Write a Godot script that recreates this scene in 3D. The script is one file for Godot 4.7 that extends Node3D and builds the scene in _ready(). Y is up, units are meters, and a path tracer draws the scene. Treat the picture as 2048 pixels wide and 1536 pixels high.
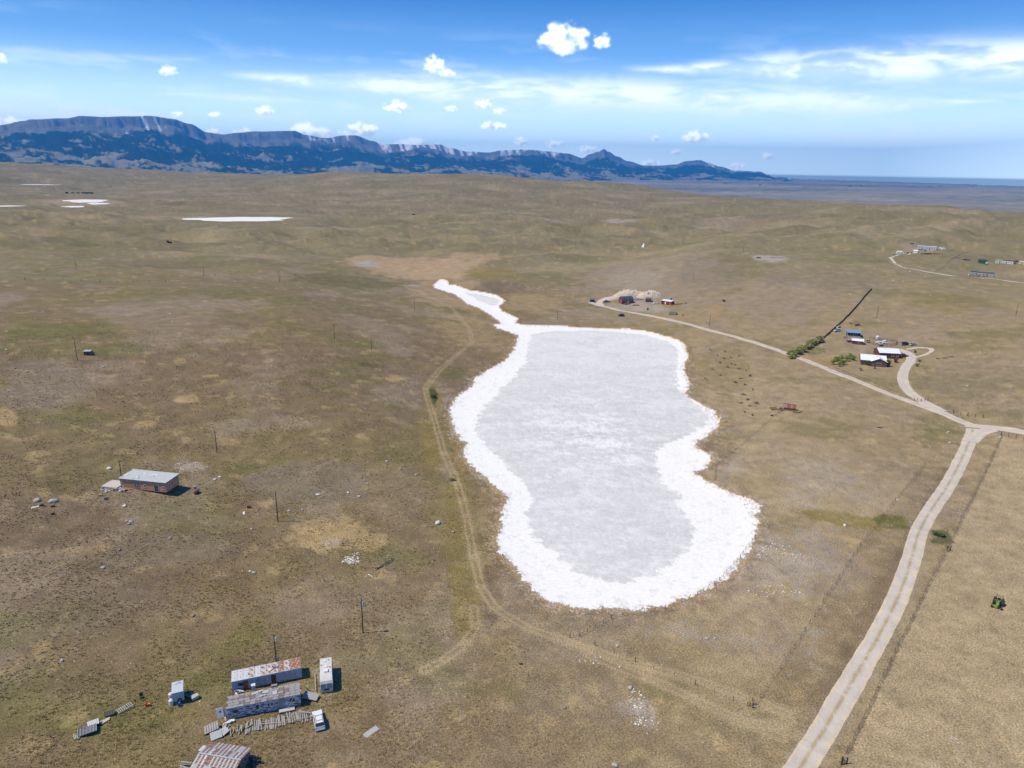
extends Node3D

# ---------------------------------------------------------------- ground relief (metres), by bearing and distance
const RELIEF := [31,25,25,26,27,28,28,27,27,28,31,31,32,32,32,32,32,31,31,31,32,32,32,33,33,33,33,32,31,31,31,32,36,31,31,32,33,32,31,29,27,27,28,28,28,28,28,28,28,27,26,26,27,28,28,29,31,32,32,31,28,28,28,29,46,40,39,40,40,39,35,32,28,26,25,25,25,25,26,26,25,22,21,21,22,24,25,26,28,31,31,29,28,27,27,28,58,53,51,51,49,46,41,35,29,26,24,22,21,21,21,22,20,16,15,15,18,19,20,24,27,31,32,31,29,27,27,29,72,66,64,62,60,56,49,40,33,27,24,21,19,18,16,15,13,9,8,9,13,14,16,21,27,32,33,33,31,29,29,32,85,80,76,75,72,67,59,48,38,31,26,22,18,15,12,9,7,4,2,5,7,9,14,20,28,33,35,35,34,34,33,35,99,94,91,88,85,80,71,58,45,36,31,26,20,14,8,4,2,0,0,1,2,6,12,19,27,35,39,40,40,40,40,42,112,108,105,101,98,93,84,71,58,46,39,32,24,16,7,0,-1,0,0,0,0,2,9,18,26,34,40,45,48,49,51,52,124,120,116,114,112,107,98,86,73,58,47,39,29,19,6,-2,-4,0,1,0,0,2,9,15,21,29,41,53,60,64,65,66,134,129,127,126,126,124,116,105,89,74,62,52,40,22,5,-5,-5,-1,0,0,2,7,12,12,14,25,46,66,78,84,84,85,140,136,134,134,139,142,139,126,109,96,86,75,58,31,6,-5,-6,-5,-5,-5,2,14,14,11,14,28,62,88,102,108,107,106,144,139,135,140,149,160,164,148,132,122,114,104,80,45,15,-1,-6,-7,-11,-11,-1,14,18,18,32,61,98,121,134,139,135,131,139,133,133,142,158,174,185,174,156,147,140,128,102,61,27,4,-2,-6,-12,-11,-1,14,27,35,65,125,142,160,172,174,168,160,129,122,126,141,162,185,200,196,180,166,158,142,111,72,33,4,2,1,-1,9,24,41,56,61,111,154,182,201,213,213,206,193,122,113,120,140,165,189,208,212,194,176,161,141,101,62,26,0,6,9,22,60,87,102,116,126,147,180,216,241,253,253,242,224,122,109,121,146,171,191,204,206,186,167,145,120,76,36,9,0,7,22,66,132,169,171,180,189,196,216,251,279,292,289,274,251,136,120,136,162,184,193,189,173,154,133,113,82,47,13,5,11,14,31,95,209,234,220,215,215,207,241,284,314,325,319,299,269,174,154,175,199,209,205,184,153,126,105,86,56,27,9,15,28,26,29,80,202,242,236,246,262,231,265,315,344,348,338,313,278,252,228,247,259,254,231,193,151,114,92,74,46,20,15,32,46,45,31,47,147,204,221,256,287,260,299,349,364,355,339,312,272,381,355,354,346,318,272,215,161,119,95,79,47,19,25,52,62,60,39,47,112,164,196,258,304,289,347,379,361,334,313,291,249,540,512,488,453,398,325,247,180,133,106,91,53,22,40,80,74,60,48,60,108,148,193,298,361,349,405,379,314,268,247,238,199,707,679,635,573,488,387,282,199,147,116,99,61,31,62,113,84,72,78,89,145,186,225,368,429,404,392,292,198,146,129,132,100,871,842,781,694,584,454,318,211,155,124,115,94,66,119,166,114,136,156,140,218,291,329,400,372,247,149,68,7,-28,-42,-42,-64,1015,988,911,801,673,525,355,207,141,129,160,184,182,268,327,260,315,319,215,300,380,341,253,36,-132,-240,-235,-224,-232,-246,-256,-264,1127,1100,1004,878,747,602,412,204,115,147,240,333,418,520,582,580,582,539,414,338,269,93,-120,-421,-532,-596,-498,-438,-432,-449,-472,-466,1188,1159,1036,898,787,687,525,264,161,206,358,493,642,740,766,787,695,591,474,194,-79,-287,-464,-707,-744,-719,-634,-591,-596,-622,-653,-636,1176,1139,979,832,761,752,708,516,384,344,511,587,725,769,685,574,393,236,52,-162,-421,-579,-638,-716,-760,-721,-674,-682,-711,-744,-768,-742,1047,998,796,655,631,728,873,838,701,625,633,568,585,546,329,8,-219,-325,-486,-546,-638,-702,-705,-685,-724,-712,-701,-734,-776,-811,-824,-792,721,653,476,366,374,526,800,861,729,620,493,379,321,206,-92,-535,-778,-792,-836,-815,-792,-776,-744,-707,-712,-715,-726,-762,-804,-834,-838,-802,242,158,71,9,25,133,344,421,308,229,127,47,9,-116,-414,-809,-1033,-1045,-1016,-953,-882,-822,-767,-726,-713,-716,-734,-767,-801,-824,-819,-781,-208,-304,-301,-326,-316,-304,-195,-134,-256,-238,-279,-296,-269,-356,-599,-899,-1082,-1108,-1060,-984,-900,-827,-767,-725,-706,-706,-721,-746,-771,-782,-772,-731,-464,-555,-531,-529,-534,-564,-527,-501,-579,-539,-531,-502,-448,-496,-671,-882,-1020,-1046,-1001,-929,-855,-788,-735,-696,-676,-673,-681,-695,-709,-712,-695,-653,-532,-606,-599,-587,-596,-620,-616,-615,-640,-624,-596,-556,-514,-544,-660,-804,-898,-913,-872,-816,-762,-711,-669,-639,-619,-611,-609,-612,-614,-608,-588,-546,-509,-559,-562,-546,-555,-564,-567,-574,-574,-576,-556,-525,-502,-520,-602,-696,-754,-753,-709,-673,-639,-604,-574,-551,-527,-514,-504,-492,-484,-465,-447,-409,-459,-487,-493,-471,-482,-478,-480,-488,-471,-493,-484,-466,-460,-471,-533,-593,-620,-604,-551,-526,-504,-476,-451,-432,-399,-379,-356,-329,-312,-276,-259,-231,-428,-440,-442,-431,-432,-427,-427,-431,-424,-436,-435,-427,-426,-438,-480,-518,-524,-491,-436,-401,-373,-342,-311,-279,-241,-207,-173,-136,-98,-52,-20,-8,-414,-419,-418,-414,-412,-411,-411,-409,-409,-414,-415,-412,-408,-419,-448,-472,-464,-415,-355,-306,-264,-222,-178,-129,-85,-35,9,54,111,169,220,214,-411,-411,-411,-412,-408,-411,-409,-408,-412,-411,-412,-408,-404,-412,-432,-447,-428,-371,-302,-244,-187,-135,-80,-18,33,93,147,196,268,335,398,378,-415,-413,-412,-413,-413,-414,-414,-413,-415,-414,-414,-411,-408,-414,-427,-434,-408,-351,-281,-216,-155,-98,-38,27,85,147,205,261,333,407,464,434,-429,-424,-424,-425,-426,-426,-426,-426,-427,-427,-426,-424,-422,-426,-436,-436,-411,-354,-288,-226,-166,-109,-51,11,68,127,184,240,309,382,433,404,-456,-449,-451,-451,-453,-452,-452,-453,-452,-453,-452,-451,-449,-452,-460,-460,-434,-384,-324,-269,-218,-167,-115,-61,-11,42,92,141,201,269,320,294,-501,-494,-495,-495,-496,-495,-495,-496,-495,-496,-495,-494,-494,-494,-500,-500,-479,-438,-389,-348,-307,-267,-227,-184,-144,-101,-62,-25,22,76,121,104,-564,-559,-558,-558,-559,-558,-558,-558,-556,-558,-556,-555,-554,-555,-558,-556,-541,-515,-484,-454,-428,-401,-374,-346,-318,-291,-266,-240,-209,-174,-148,-155]
var relief := PackedFloat32Array()
var fine_noise := FastNoiseLite.new()
var small_noise := FastNoiseLite.new()
var mid_noise := FastNoiseLite.new()
var wide_noise := FastNoiseLite.new()
var roll_noise := FastNoiseLite.new()
var rng := RandomNumberGenerator.new()
var taken := {}

func noise_of(n: FastNoiseLite, seed_number: int, wavelength: float, octaves: int) -> void:
	n.seed = seed_number
	n.noise_type = FastNoiseLite.TYPE_SIMPLEX_SMOOTH
	n.frequency = 1.0 / wavelength
	n.fractal_type = FastNoiseLite.FRACTAL_FBM
	n.fractal_octaves = octaves

func bend(p0: float, p1: float, p2: float, p3: float, t: float) -> float:
	return p1 + 0.5 * t * (p2 - p0 + t * (2.0 * p0 - 5.0 * p1 + 4.0 * p2 - p3 + t * (3.0 * (p1 - p2) + p3 - p0)))

func broad_height(x: float, z: float) -> float:
	var r := maxf(sqrt(x * x + z * z), 66.0)
	var fa := clampf((rad_to_deg(atan2(x, -z)) - (-62.0)) / (62.0 - (-62.0)) * (32 - 1), 1.0, 32 - 2.001)
	var fl := clampf((log(r) - 4.16985) / (10.47147 - 4.16985) * (43 - 1), 1.0, 43 - 2.001)
	var i := int(fl)
	var j := int(fa)
	var t := fl - i
	var s := fa - j
	var k := (i - 1) * 32 + j - 1
	var a := bend(relief[k], relief[k + 1], relief[k + 2], relief[k + 3], s)
	k += 32
	var b := bend(relief[k], relief[k + 1], relief[k + 2], relief[k + 3], s)
	k += 32
	var c := bend(relief[k], relief[k + 1], relief[k + 2], relief[k + 3], s)
	k += 32
	var d := bend(relief[k], relief[k + 1], relief[k + 2], relief[k + 3], s)
	return bend(a, b, c, d, t)

func height_at(x: float, z: float) -> float:
	var h := broad_height(x, z)
	var r := sqrt(x * x + z * z)
	var wave := 0.0
	if r > 360.0:
		wave = wide_noise.get_noise_2d(x * 0.9 + 210.0, z * 1.3 - 80.0) * (3.6 * smoothstep(430.0, 620.0, r) + 9.0 * smoothstep(780.0, 1000.0, r)) * smoothstep(2000.0, 1200.0, r)
	if r > 420.0:
		var a := smoothstep(420.0, 1300.0, r)
		wave += roll_noise.get_noise_2d(x * 0.55 + z * 0.25, z) * (7.0 * a + 9.0 * smoothstep(3800.0, 9000.0, r))
		wave += roll_noise.get_noise_2d(x * 0.8 + 500.0, z * 2.0 - 0.5 * x) * (3.5 * smoothstep(520.0, 900.0, r) + 5.5 * smoothstep(800.0, 1200.0, r))
		wave += mid_noise.get_noise_2d(x * 0.8, z) * 1.6 * a
	for p: Array in (ponds if r > 1100.0 else []):
		var px: float = x - p[0]
		var pz: float = z - p[1]
		var u: float = (px * p[4] + pz * p[5]) / p[2]
		var v: float = (pz * p[4] - px * p[5]) / (p[3] + 90.0)
		var q := u * u * 0.8 + v * v
		if q < 4.0:
			var flat := smoothstep(4.0, 1.3, q)
			wave *= 1.0 - flat
			h = lerpf(h, p[6], flat)
	var keep := 1.0
	if z < -125.0 and z > -754.0 and x > -114.0 and x < 154.0:
		var sd := shore(x, z)
		keep = smoothstep(-2.0, 26.0, sd)
		h = h * keep + 0.05 * minf(maxf(sd, -6.0), 0.0) * (1.0 - keep)
	return h + wave * keep + keep * (1.0 if r < 900.0 else 0.0) * (mid_noise.get_noise_2d(x, z) * 0.35 + small_noise.get_noise_2d(x, z) * 0.12)

# dry ponds far out: x, z, half width, half depth, cos and sin of the bearing, level
var ponds: Array = []

func spot(p: Vector2) -> Vector3:
	return Vector3(p.x, height_at(p.x, p.y), p.y)

# ---------------------------------------------------------------- the dry lake: distance to its shore and to the grey crust inside
const SHORE := [-69.27, -669.2, -62.68, -667.5, -59.08, -639.7, -48.18, -631.4, -38.74, -610.6, -26.57, -602.3, -14.57, -589.1, -6.55, -559.5, -11.51, -539.5, -8.51, -519.3, 3.22, -492.1, 0.85, -474.3, 8.54, -470.7, 30.01, -470, 50.85, -463.5, 75.21, -464.3, 89.02, -456.8, 98.11, -442.7, 103.77, -432.2, 104.37, -420.4, 101.5, -407.6, 100.35, -392.7, 94.98, -378.7, 90.18, -362.9, 88.82, -345.5, 86.53, -333.3, 81.17, -321.9, 83.29, -312.7, 86.28, -303.8, 89.07, -295.2, 88.02, -284.1, 84.51, -274.1, 78.2, -264.8, 69.77, -256, 71.49, -248.9, 73.58, -245.4, 72.7, -238.9, 68.49, -233.6, 64.04, -228.6, 66.33, -222, 70.03, -215.8, 73.3, -211.6, 76.71, -208.3, 78.67, -204.3, 75.35, -197.31, 74.6, -192.86, 70.64, -183.74, 66.53, -175.9, 60.83, -167.38, 55.58, -161.66, 49.36, -155.73, 43.39, -152.07, 36.64, -149, 29.2, -147.04, 22.75, -147.65, 16.2, -147.55, 11.92, -149.16, 7.62, -152.25, 4.34, -158.26, 1.44, -165.38, -2.3, -172.39, -3.74, -179.99, -2.31, -189.79, -2.13, -198.83, -0.43, -205.4, -4.63, -213.6, -7.86, -219.7, -12.13, -227.8, -18.87, -243.7, -16.41, -251.1, -20.99, -260, -25.22, -277.7, -26.74, -295, -25.93, -309.5, -19.67, -326.7, -19.23, -338.1, -13.14, -355.9, -3.94, -375.6, 1.65, -412.6, 3.08, -439.8, -5, -450.5, -11.12, -458.7, -13.81, -472.9, -6.82, -470.2, -13.63, -492.9, -24.81, -525.1, -36.36, -545.2, -48.56, -586.4, -69.04, -618.1, -72.96, -635.3]
const CRUST := [11.08, -443.5, 29.27, -456.9, 65.1, -456.5, 85.78, -446.7, 95.9, -431.7, 97.67, -410.3, 90.35, -376.4, 84.3, -354, 79.83, -325.6, 82.87, -310.9, 85.37, -290.5, 82.22, -278.5, 72.54, -267.6, 60.32, -257, 54.05, -247.2, 51.97, -236.1, 51.34, -220.6, 53.32, -215.3, 55.96, -210.3, 53.03, -203.6, 54.13, -196.03, 54.83, -188.86, 51.87, -180.67, 47.55, -172.98, 41.95, -166.91, 36.29, -162.31, 29.89, -158.96, 23.03, -159.85, 18.13, -164.01, 14.38, -170.7, 8.49, -179.21, 5.41, -187.27, 4.86, -196.06, 7.8, -202.4, 6.54, -210.7, 2.12, -223.2, -1.94, -235, -8.08, -247.6, -14.08, -263.8, -14.62, -282.6, -11.02, -301.2, -6.33, -318.5, 1.11, -345.8, 7.29, -377, 9.04, -407.7]
const ARM := [-42.01, -601.1, -26, -589.7, -14.14, -572.8, -10.13, -557.4, -14.13, -539.3, -19.62, -546.1, -30.61, -569.3]
const SX := -114.0
const SZ := -754.0
const SSTEP := 2.36
const SNX := 114
const SNZ := 268
var shore_map := PackedFloat32Array()
var crust_map := PackedFloat32Array()

func distance_map(flat: Array) -> PackedFloat32Array:
	var poly := PackedVector2Array()
	for i in range(0, flat.size(), 2):
		poly.append(Vector2(flat[i], flat[i + 1]))
	var n := poly.size()
	var out := PackedFloat32Array()
	out.resize(SNX * SNZ)
	var k := 0
	for j in SNZ:
		for i in SNX:
			var p := Vector2(SX + i * SSTEP, SZ + j * SSTEP)
			var best := 1e9
			var a := poly[n - 1]
			for b in poly:
				var ab := b - a
				var ap := p - a
				best = minf(best, (ap - ab * clampf(ap.dot(ab) / ab.length_squared(), 0.0, 1.0)).length_squared())
				a = b
			best = sqrt(best)
			out[k] = -best if Geometry2D.is_point_in_polygon(p, poly) else best
			k += 1
	return out

func from_map(m: PackedFloat32Array, x: float, z: float) -> float:
	var fx := clampf((x - SX) / SSTEP, 0.0, SNX - 1.001)
	var fz := clampf((z - SZ) / SSTEP, 0.0, SNZ - 1.001)
	var i := int(fx)
	var j := int(fz)
	fx -= i
	fz -= j
	var k := j * SNX + i
	return lerpf(lerpf(m[k], m[k + 1], fx), lerpf(m[k + SNX], m[k + SNX + 1], fx), fz)

func shore(x: float, z: float) -> float:
	return from_map(shore_map, x, z)

# ---------------------------------------------------------------- what covers the ground: roads, wheel tracks, patches of plants and bare soil
enum { GROUND, SALT, PLAIN }
var near_lines := {}
var near_patches := {}
var far_patches: Array = []

# kind: 0 gravel road, 1 gravel road with a grassy middle, 2 two wheel ruts, 3 line of greener grass, 4 dark strip along a fence, 5 faint single track
func line(flat: Array, half: float, kind: int) -> void:
	for i in range(0, flat.size() - 2, 2):
		var a := Vector2(flat[i], flat[i + 1])
		var b := Vector2(flat[i + 2], flat[i + 3])
		var lo := (a.min(b) - Vector2.ONE * (half + 2.5)) / 12.0
		var hi := (a.max(b) + Vector2.ONE * (half + 2.5)) / 12.0
		for u in range(floori(lo.x), floori(hi.x) + 1):
			for v in range(floori(lo.y), floori(hi.y) + 1):
				near_lines.get_or_add(Vector2i(u, v), []).append([a, b, half, kind])

# a fenced field with its own grass
var fields: Array = []

func field(flat: Array, color: int, strength: float) -> void:
	var poly := PackedVector2Array()
	var box := Rect2(flat[0], flat[1], 0, 0)
	for i in range(0, flat.size(), 2):
		poly.append(Vector2(flat[i], flat[i + 1]))
		box = box.expand(Vector2(flat[i], flat[i + 1]))
	fields.append([poly, box, color, strength])

# x, z, half width, half depth, bearing of the patch, colour number, strength, raggedness
func patch(x: float, z: float, rx: float, rz: float, turn: float, color: int, strength: float, ragged := 1.0) -> void:
	var p := [x, z, rx, rz, cos(turn), sin(turn), color, strength, ragged]
	if Vector2(x, z).length() > 850.0:
		far_patches.append(p)
	if Vector2(x, z).length() > 1100.0:
		return
	var reach := maxf(rx, rz) * 1.8
	for u in range(floori((x - reach) / 25.0), floori((x + reach) / 25.0) + 1):
		for v in range(floori((z - reach) / 25.0), floori((z + reach) / 25.0) + 1):
			near_patches.get_or_add(Vector2i(u, v), []).append(p)

# real base colours (linear)
var palette := [
	Color(0.184, 0.142, 0.066),  # 0 olive dry grass
	Color(0.172, 0.125, 0.070),  # 1 brown thin grass
	Color(0.325, 0.250, 0.148),  # 2 pale tan grass
	Color(0.124, 0.116, 0.036),  # 3 fresh green
	Color(0.360, 0.262, 0.128),  # 4 straw yellow
	Color(0.245, 0.190, 0.132),  # 5 pinkish bare soil
	Color(0.740, 0.645, 0.530),  # 6 pale stony soil
	Color(0.340, 0.240, 0.140),  # 7 tan mud flat
	Color(0.140, 0.100, 0.060),  # 8 dark reddish brown scrub
	Color(0.195, 0.150, 0.042),  # 9 moss gold
	Color(0.780, 0.770, 0.770),  # 10 salt
	Color(0.600, 0.525, 0.450),  # 11 gravel
	Color(0.060, 0.066, 0.018),  # 12 dark green sedge
	Color(0.185, 0.147, 0.104),  # 13 grey brown earth
	Color(0.330, 0.190, 0.085),  # 14 orange soil
]

# colour at a point; alpha carries what lies there, as one of the numbers above over 10
func cover(x: float, z: float) -> Color:
	var r := sqrt(x * x + z * z)
	var w := wide_noise.get_noise_2d(x, z)
	var m := mid_noise.get_noise_2d(x, z)
	var c: Color
	if r > 4200.0:
		var band := roll_noise.get_noise_2d(x * 0.10 + 900.0, z * 0.16) + 0.5 * wide_noise.get_noise_2d(x * 0.16, z * 0.3)
		c = Color(0.33, 0.285, 0.185).lerp(Color(0.46, 0.37, 0.235), smoothstep(-0.1, 0.5, band))
		c = c.lerp(Color(0.16, 0.165, 0.075), 0.7 * smoothstep(0.2, 0.5, -band))
		c.a = PLAIN * 0.1
		return c
	var s := small_noise.get_noise_2d(x, z)
	var f := fine_noise.get_noise_2d(x, z)
	var near_by := 1.0 - smoothstep(280.0, 640.0, r)
	s *= 0.3 + 0.7 * near_by
	f *= near_by
	var east := smoothstep(-60.0, 90.0, x - 0.12 * (-z - 150.0))
	c = palette[1].lerp(palette[0], smoothstep(-0.25, 0.35, w + 0.5 * m))
	c = c.lerp(palette[2].lerp(palette[0], 0.32), east * 0.8 * (1.0 - smoothstep(600.0, 1400.0, r)))
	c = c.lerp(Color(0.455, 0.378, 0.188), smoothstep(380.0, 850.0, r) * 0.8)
	var bare := wide_noise.get_noise_2d(x * 1.7 + 400.0, z * 1.7) + 0.35 * m
	c = c.lerp(palette[5], 0.6 * smoothstep(0.12, 0.42, bare) * (1.0 - 0.55 * smoothstep(450.0, 900.0, r)))
	var wet := wide_noise.get_noise_2d(x * 1.3 - 700.0, z * 2.1 + 300.0) + 0.4 * m
	c = c.lerp(palette[3], 0.42 * smoothstep(0.18, 0.5, wet))
	var spots := mid_noise.get_noise_2d(x * 1.6 + 90.0, z * 1.6)
	c = c.lerp(palette[4], 0.40 * smoothstep(0.34, 0.52, spots + 0.2 * s))
	if r > 700.0:
		var streak := roll_noise.get_noise_2d(x * 0.9 + 77.0, z * 2.4)
		c = c.lerp(palette[2], 0.42 * smoothstep(0.0, 0.35, streak) * smoothstep(-0.35, 0.25, w))
		c = c.lerp(palette[3].lerp(palette[1], 0.5), 0.5 * smoothstep(0.0, 0.35, -streak) * smoothstep(0.35, -0.2, w))
	for g: Array in fields:
		if x > g[1].position.x and x < g[1].end.x and z > g[1].position.y and z < g[1].end.y and Geometry2D.is_point_in_polygon(Vector2(x + s, z), g[0]):
			c = c.lerp(palette[g[2]], g[3])
	var list: Array = far_patches if r > 1000.0 else near_patches.get(Vector2i(floori(x / 25.0), floori(z / 25.0)), [])
	for p: Array in list:
		var dx: float = x - p[0]
		var dz: float = z - p[1]
		var pu: float = (dx * p[4] + dz * p[5]) / p[2]
		var pv: float = (dz * p[4] - dx * p[5]) / p[3]
		var q: float = sqrt(pu * pu + pv * pv) + p[8] * (m * 0.38 + s * 0.30 + f * 0.16)
		if q < 1.0:
			var k: float = p[7] * smoothstep(1.0, 0.72, q)
			c = c.lerp(palette[p[6]], k)
	if r < 640.0:
		var speck := near_by * small_noise.get_noise_2d(x * 1.9 + 12.0, z * 1.9 - 30.0)
		c = c.lerp(palette[6], 0.32 * smoothstep(0.36, 0.55, speck + 0.35 * f) * smoothstep(-0.1, 0.35, bare + 0.3 * east))
		c = c.lerp(palette[1], 0.35 * smoothstep(0.25, 0.5, -speck))
		c = c.lerp(palette[2], 0.35 * smoothstep(0.1, 0.45, near_by * small_noise.get_noise_2d(x * 0.5 + 70.0, z * 0.5)) * (0.4 + 0.6 * east))
	var v := 1.0 + 0.20 * s + 0.13 * f
	c = Color(c.r * v, c.g * v, c.b * v, GROUND)
	if r > 950.0:
		c.a = 0.0
		return c
	# wheel tracks and roads
	for g: Array in near_lines.get(Vector2i(floori(x / 12.0), floori(z / 12.0)), []):
		var ab: Vector2 = g[1] - g[0]
		var ap: Vector2 = Vector2(x, z) - g[0]
		var dist := (ap - ab * clampf(ap.dot(ab) / ab.length_squared(), 0.0, 1.0)).length()
		var half: float = g[2]
		match g[3]:
			0, 1:
				var edge := half + 0.35 * s
				if dist < edge + 1.3:
					c = c.lerp(palette[11], 0.6 * smoothstep(edge + 1.3, edge - 0.3, dist) * smoothstep(-0.5, 0.25, f + s))
			2:
				var rut := absf(dist - 0.85)
				if dist < 2.6:
					c = c.lerp(palette[2], 0.22 * smoothstep(2.6, 1.2, dist))
				c = c.lerp(palette[4].lerp(palette[6], 0.25), 0.65 * smoothstep(0.55, 0.2, rut + 0.2 * f))
			3:
				c = c.lerp(palette[3], 0.6 * smoothstep(half, half * 0.4, dist + 0.4 * s))
			4:
				c = c.lerp(palette[8], 0.5 * smoothstep(half, half * 0.3, dist + 0.5 * f + 0.4 * s))
			5:
				c = c.lerp(palette[2], 0.5 * smoothstep(half, half * 0.3, dist + 0.25 * f))
			6:
				c = c.lerp(palette[7], 0.75 * smoothstep(half, half * 0.6, dist + 0.8 * m))
	# the salt
	if z < -125.0 and z > -754.0 and x > -114.0 and x < 154.0:
		var sd := shore(x, z)
		if sd < 16.0:
			var q := sd + 1.5 * s + 0.5 * f + 0.8 * m
			if q < 0.0:
				var cd := from_map(crust_map, x, z) + 2.2 * s + 1.0 * f + 1.2 * m
				var white := Color(0.88, 0.865, 0.835)
				var grey := Color(0.655, 0.645, 0.63)
				var swirl := mid_noise.get_noise_2d(x * 0.9 + 10.0 * w, z * 1.7 + 6.0 * m) + 0.35 * s
				var heart := smoothstep(0.0, 60.0, Vector2((x - 30.0) * 1.6, (z + 265.0)).length())
				grey = grey.lerp(Color(0.83, 0.815, 0.79), (0.85 - 0.55 * heart) * smoothstep(0.05, 0.34, swirl))
				grey = grey.lerp(Color(0.75, 0.74, 0.715), 0.5 * smoothstep(-350.0, -385.0, z))
				grey = grey.lerp(Color(0.56, 0.55, 0.53), 0.8 * smoothstep(0.25, 0.45, -swirl) * (1.0 - 0.6 * heart))
				var vein := 1.0 - absf(mid_noise.get_noise_2d(x * 2.1 + 7.0 * s, z * 3.0 + 3.0 * m)) * 5.0
				var vein2 := 1.0 - absf(small_noise.get_noise_2d(x * 1.3 + 40.0, z * 1.9 + 2.0 * f)) * 4.0
				grey = grey.lerp(Color(0.85, 0.84, 0.815), (0.75 - 0.5 * heart) * smoothstep(0.3, 0.95, vein))
				grey = grey.lerp(Color(0.52, 0.515, 0.50), (0.45 - 0.25 * heart) * smoothstep(0.45, 1.0, vein2))
				var g := 1.0 + 0.08 * f + 0.06 * s + 0.05 * m
				c = white.lerp(Color(grey.r * g, grey.g * g, grey.b * g), smoothstep(0.6, -0.8, cd))
				var ragged := 2.0 + 5.0 * smoothstep(70.0, 95.0, x) * smoothstep(-330.0, -290.0, z)
				if q > -ragged:
					c = c.lerp(Color(0.44, 0.37, 0.29), 0.75 * smoothstep(-ragged, 0.3, q) * smoothstep(-0.1, 0.3, f + 0.5 * s))
				c = c.lerp(grey, 0.5 * smoothstep(0.28, 0.5, s + 0.4 * f) * smoothstep(0.0, 6.0, cd))
				c.a = SALT * 0.1
				return c
			var damp := smoothstep(7.0, 0.0, sd + 3.0 * m + 1.5 * s)
			c = c.lerp(palette[8].lerp(palette[14], smoothstep(-0.35, 0.35, s + 0.6 * w)), 0.6 * damp)
			c = c.lerp(palette[4], 0.5 * smoothstep(2.2, 0.3, sd + 1.5 * s))
			if sd < 6.0:
				c = c.lerp(Color(0.80, 0.77, 0.73), smoothstep(0.22, 0.42, f + 0.5 * s) * smoothstep(6.0, 0.3, sd))
	c.a = 0.0
	return c

# ---------------------------------------------------------------- helpers for naming and parts
func numbered(called: String) -> String:
	var n: int = taken.get(called, 0)
	taken[called] = n + 1
	return called if n == 0 else "%s_%03d" % [called, n]

func tag(o: Node, label: String, category: String, group := "") -> Node:
	o.set_meta("label", label)
	o.set_meta("category", category)
	if group:
		o.set_meta("group", group)
	return o

func setting(o: Node, label: String, kind := "structure") -> Node:
	o.set_meta("kind", kind)
	o.set_meta("label", label)
	return o

func thing(called: String, label: String, category: String, at: Vector3, turn := 0.0, group := "") -> Node3D:
	var o := Node3D.new()
	o.name = numbered(called)
	add_child(o)
	o.position = at
	o.rotation.y = turn
	tag(o, label, category, group)
	return o

func put(parent: Node, called: String, mesh: Mesh, mat: Material, at := Vector3.ZERO, turn := Vector3.ZERO) -> MeshInstance3D:
	var o := MeshInstance3D.new()
	o.mesh = mesh
	if mat:
		o.material_override = mat
	o.name = numbered(called) if parent == self else called
	o.position = at
	o.rotation = turn
	parent.add_child(o, true)
	return o

# ---------------------------------------------------------------- textures and materials
func grain(seed_number: int, side: int, wavelength: float, octaves: int, low: float, high: float, type := FastNoiseLite.TYPE_SIMPLEX_SMOOTH) -> ImageTexture:
	var n := FastNoiseLite.new()
	noise_of(n, seed_number, wavelength, octaves)
	n.noise_type = type
	var im := n.get_seamless_image(side, side)
	var data := im.get_data()
	var table := PackedByteArray()
	for i in 256:
		table.append(int(255.0 * lerpf(low, high, i / 255.0)))
	for i in data.size():
		data[i] = table[data[i]]
	im = Image.create_from_data(side, side, false, Image.FORMAT_L8, data)
	im.convert(Image.FORMAT_RGB8)
	im.generate_mipmaps()
	return ImageTexture.create_from_image(im)

func surface_material(tex: Texture2D, metres: float, tex2: Texture2D = null, metres2 := 1.0, bump_cm := 0.0, rough := 0.95) -> StandardMaterial3D:
	var m := StandardMaterial3D.new()
	m.vertex_color_use_as_albedo = true
	m.roughness = rough
	m.metallic_specular = 0.2
	m.albedo_texture = tex
	m.uv1_triplanar = true
	m.uv1_world_triplanar = true
	m.uv1_scale = Vector3.ONE / metres
	if tex2:
		m.detail_enabled = true
		m.detail_blend_mode = BaseMaterial3D.BLEND_MODE_MUL
		m.detail_uv_layer = BaseMaterial3D.DETAIL_UV_2
		m.uv2_triplanar = true
		m.uv2_world_triplanar = true
		m.uv2_scale = Vector3.ONE / metres2
		m.detail_albedo = tex2
	if bump_cm > 0.0:
		m.heightmap_enabled = true
		m.heightmap_texture = tex
		m.heightmap_scale = bump_cm
	return m

# ---------------------------------------------------------------- the land as one sheet to the horizon
var land_rows: Array = []

func land_row(d: float, sins: PackedFloat32Array, coss: PackedFloat32Array) -> Array:
	var p := PackedVector3Array()
	var c := PackedColorArray()
	var k := PackedByteArray()
	for j in sins.size():
		# on the far plain the sheet ends nearer to the east, where the land meets the sky
		var e := minf(d, 7800.0 / maxf(sins[j], 0.01)) if d > 7800.0 else d
		e = minf(e, 20500.0 / maxf(coss[j], 0.3)) if d > 20000.0 else e
		var x := e * sins[j]
		var z := -e * coss[j]
		p.append(Vector3(x, height_at(x, z) - (d - e) * 0.02, z))
		var t := cover(x, z)
		k.append(roundi(t.a * 10.0))
		t.a = 1.0
		c.append(t)
	return [p, c, k]

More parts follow.
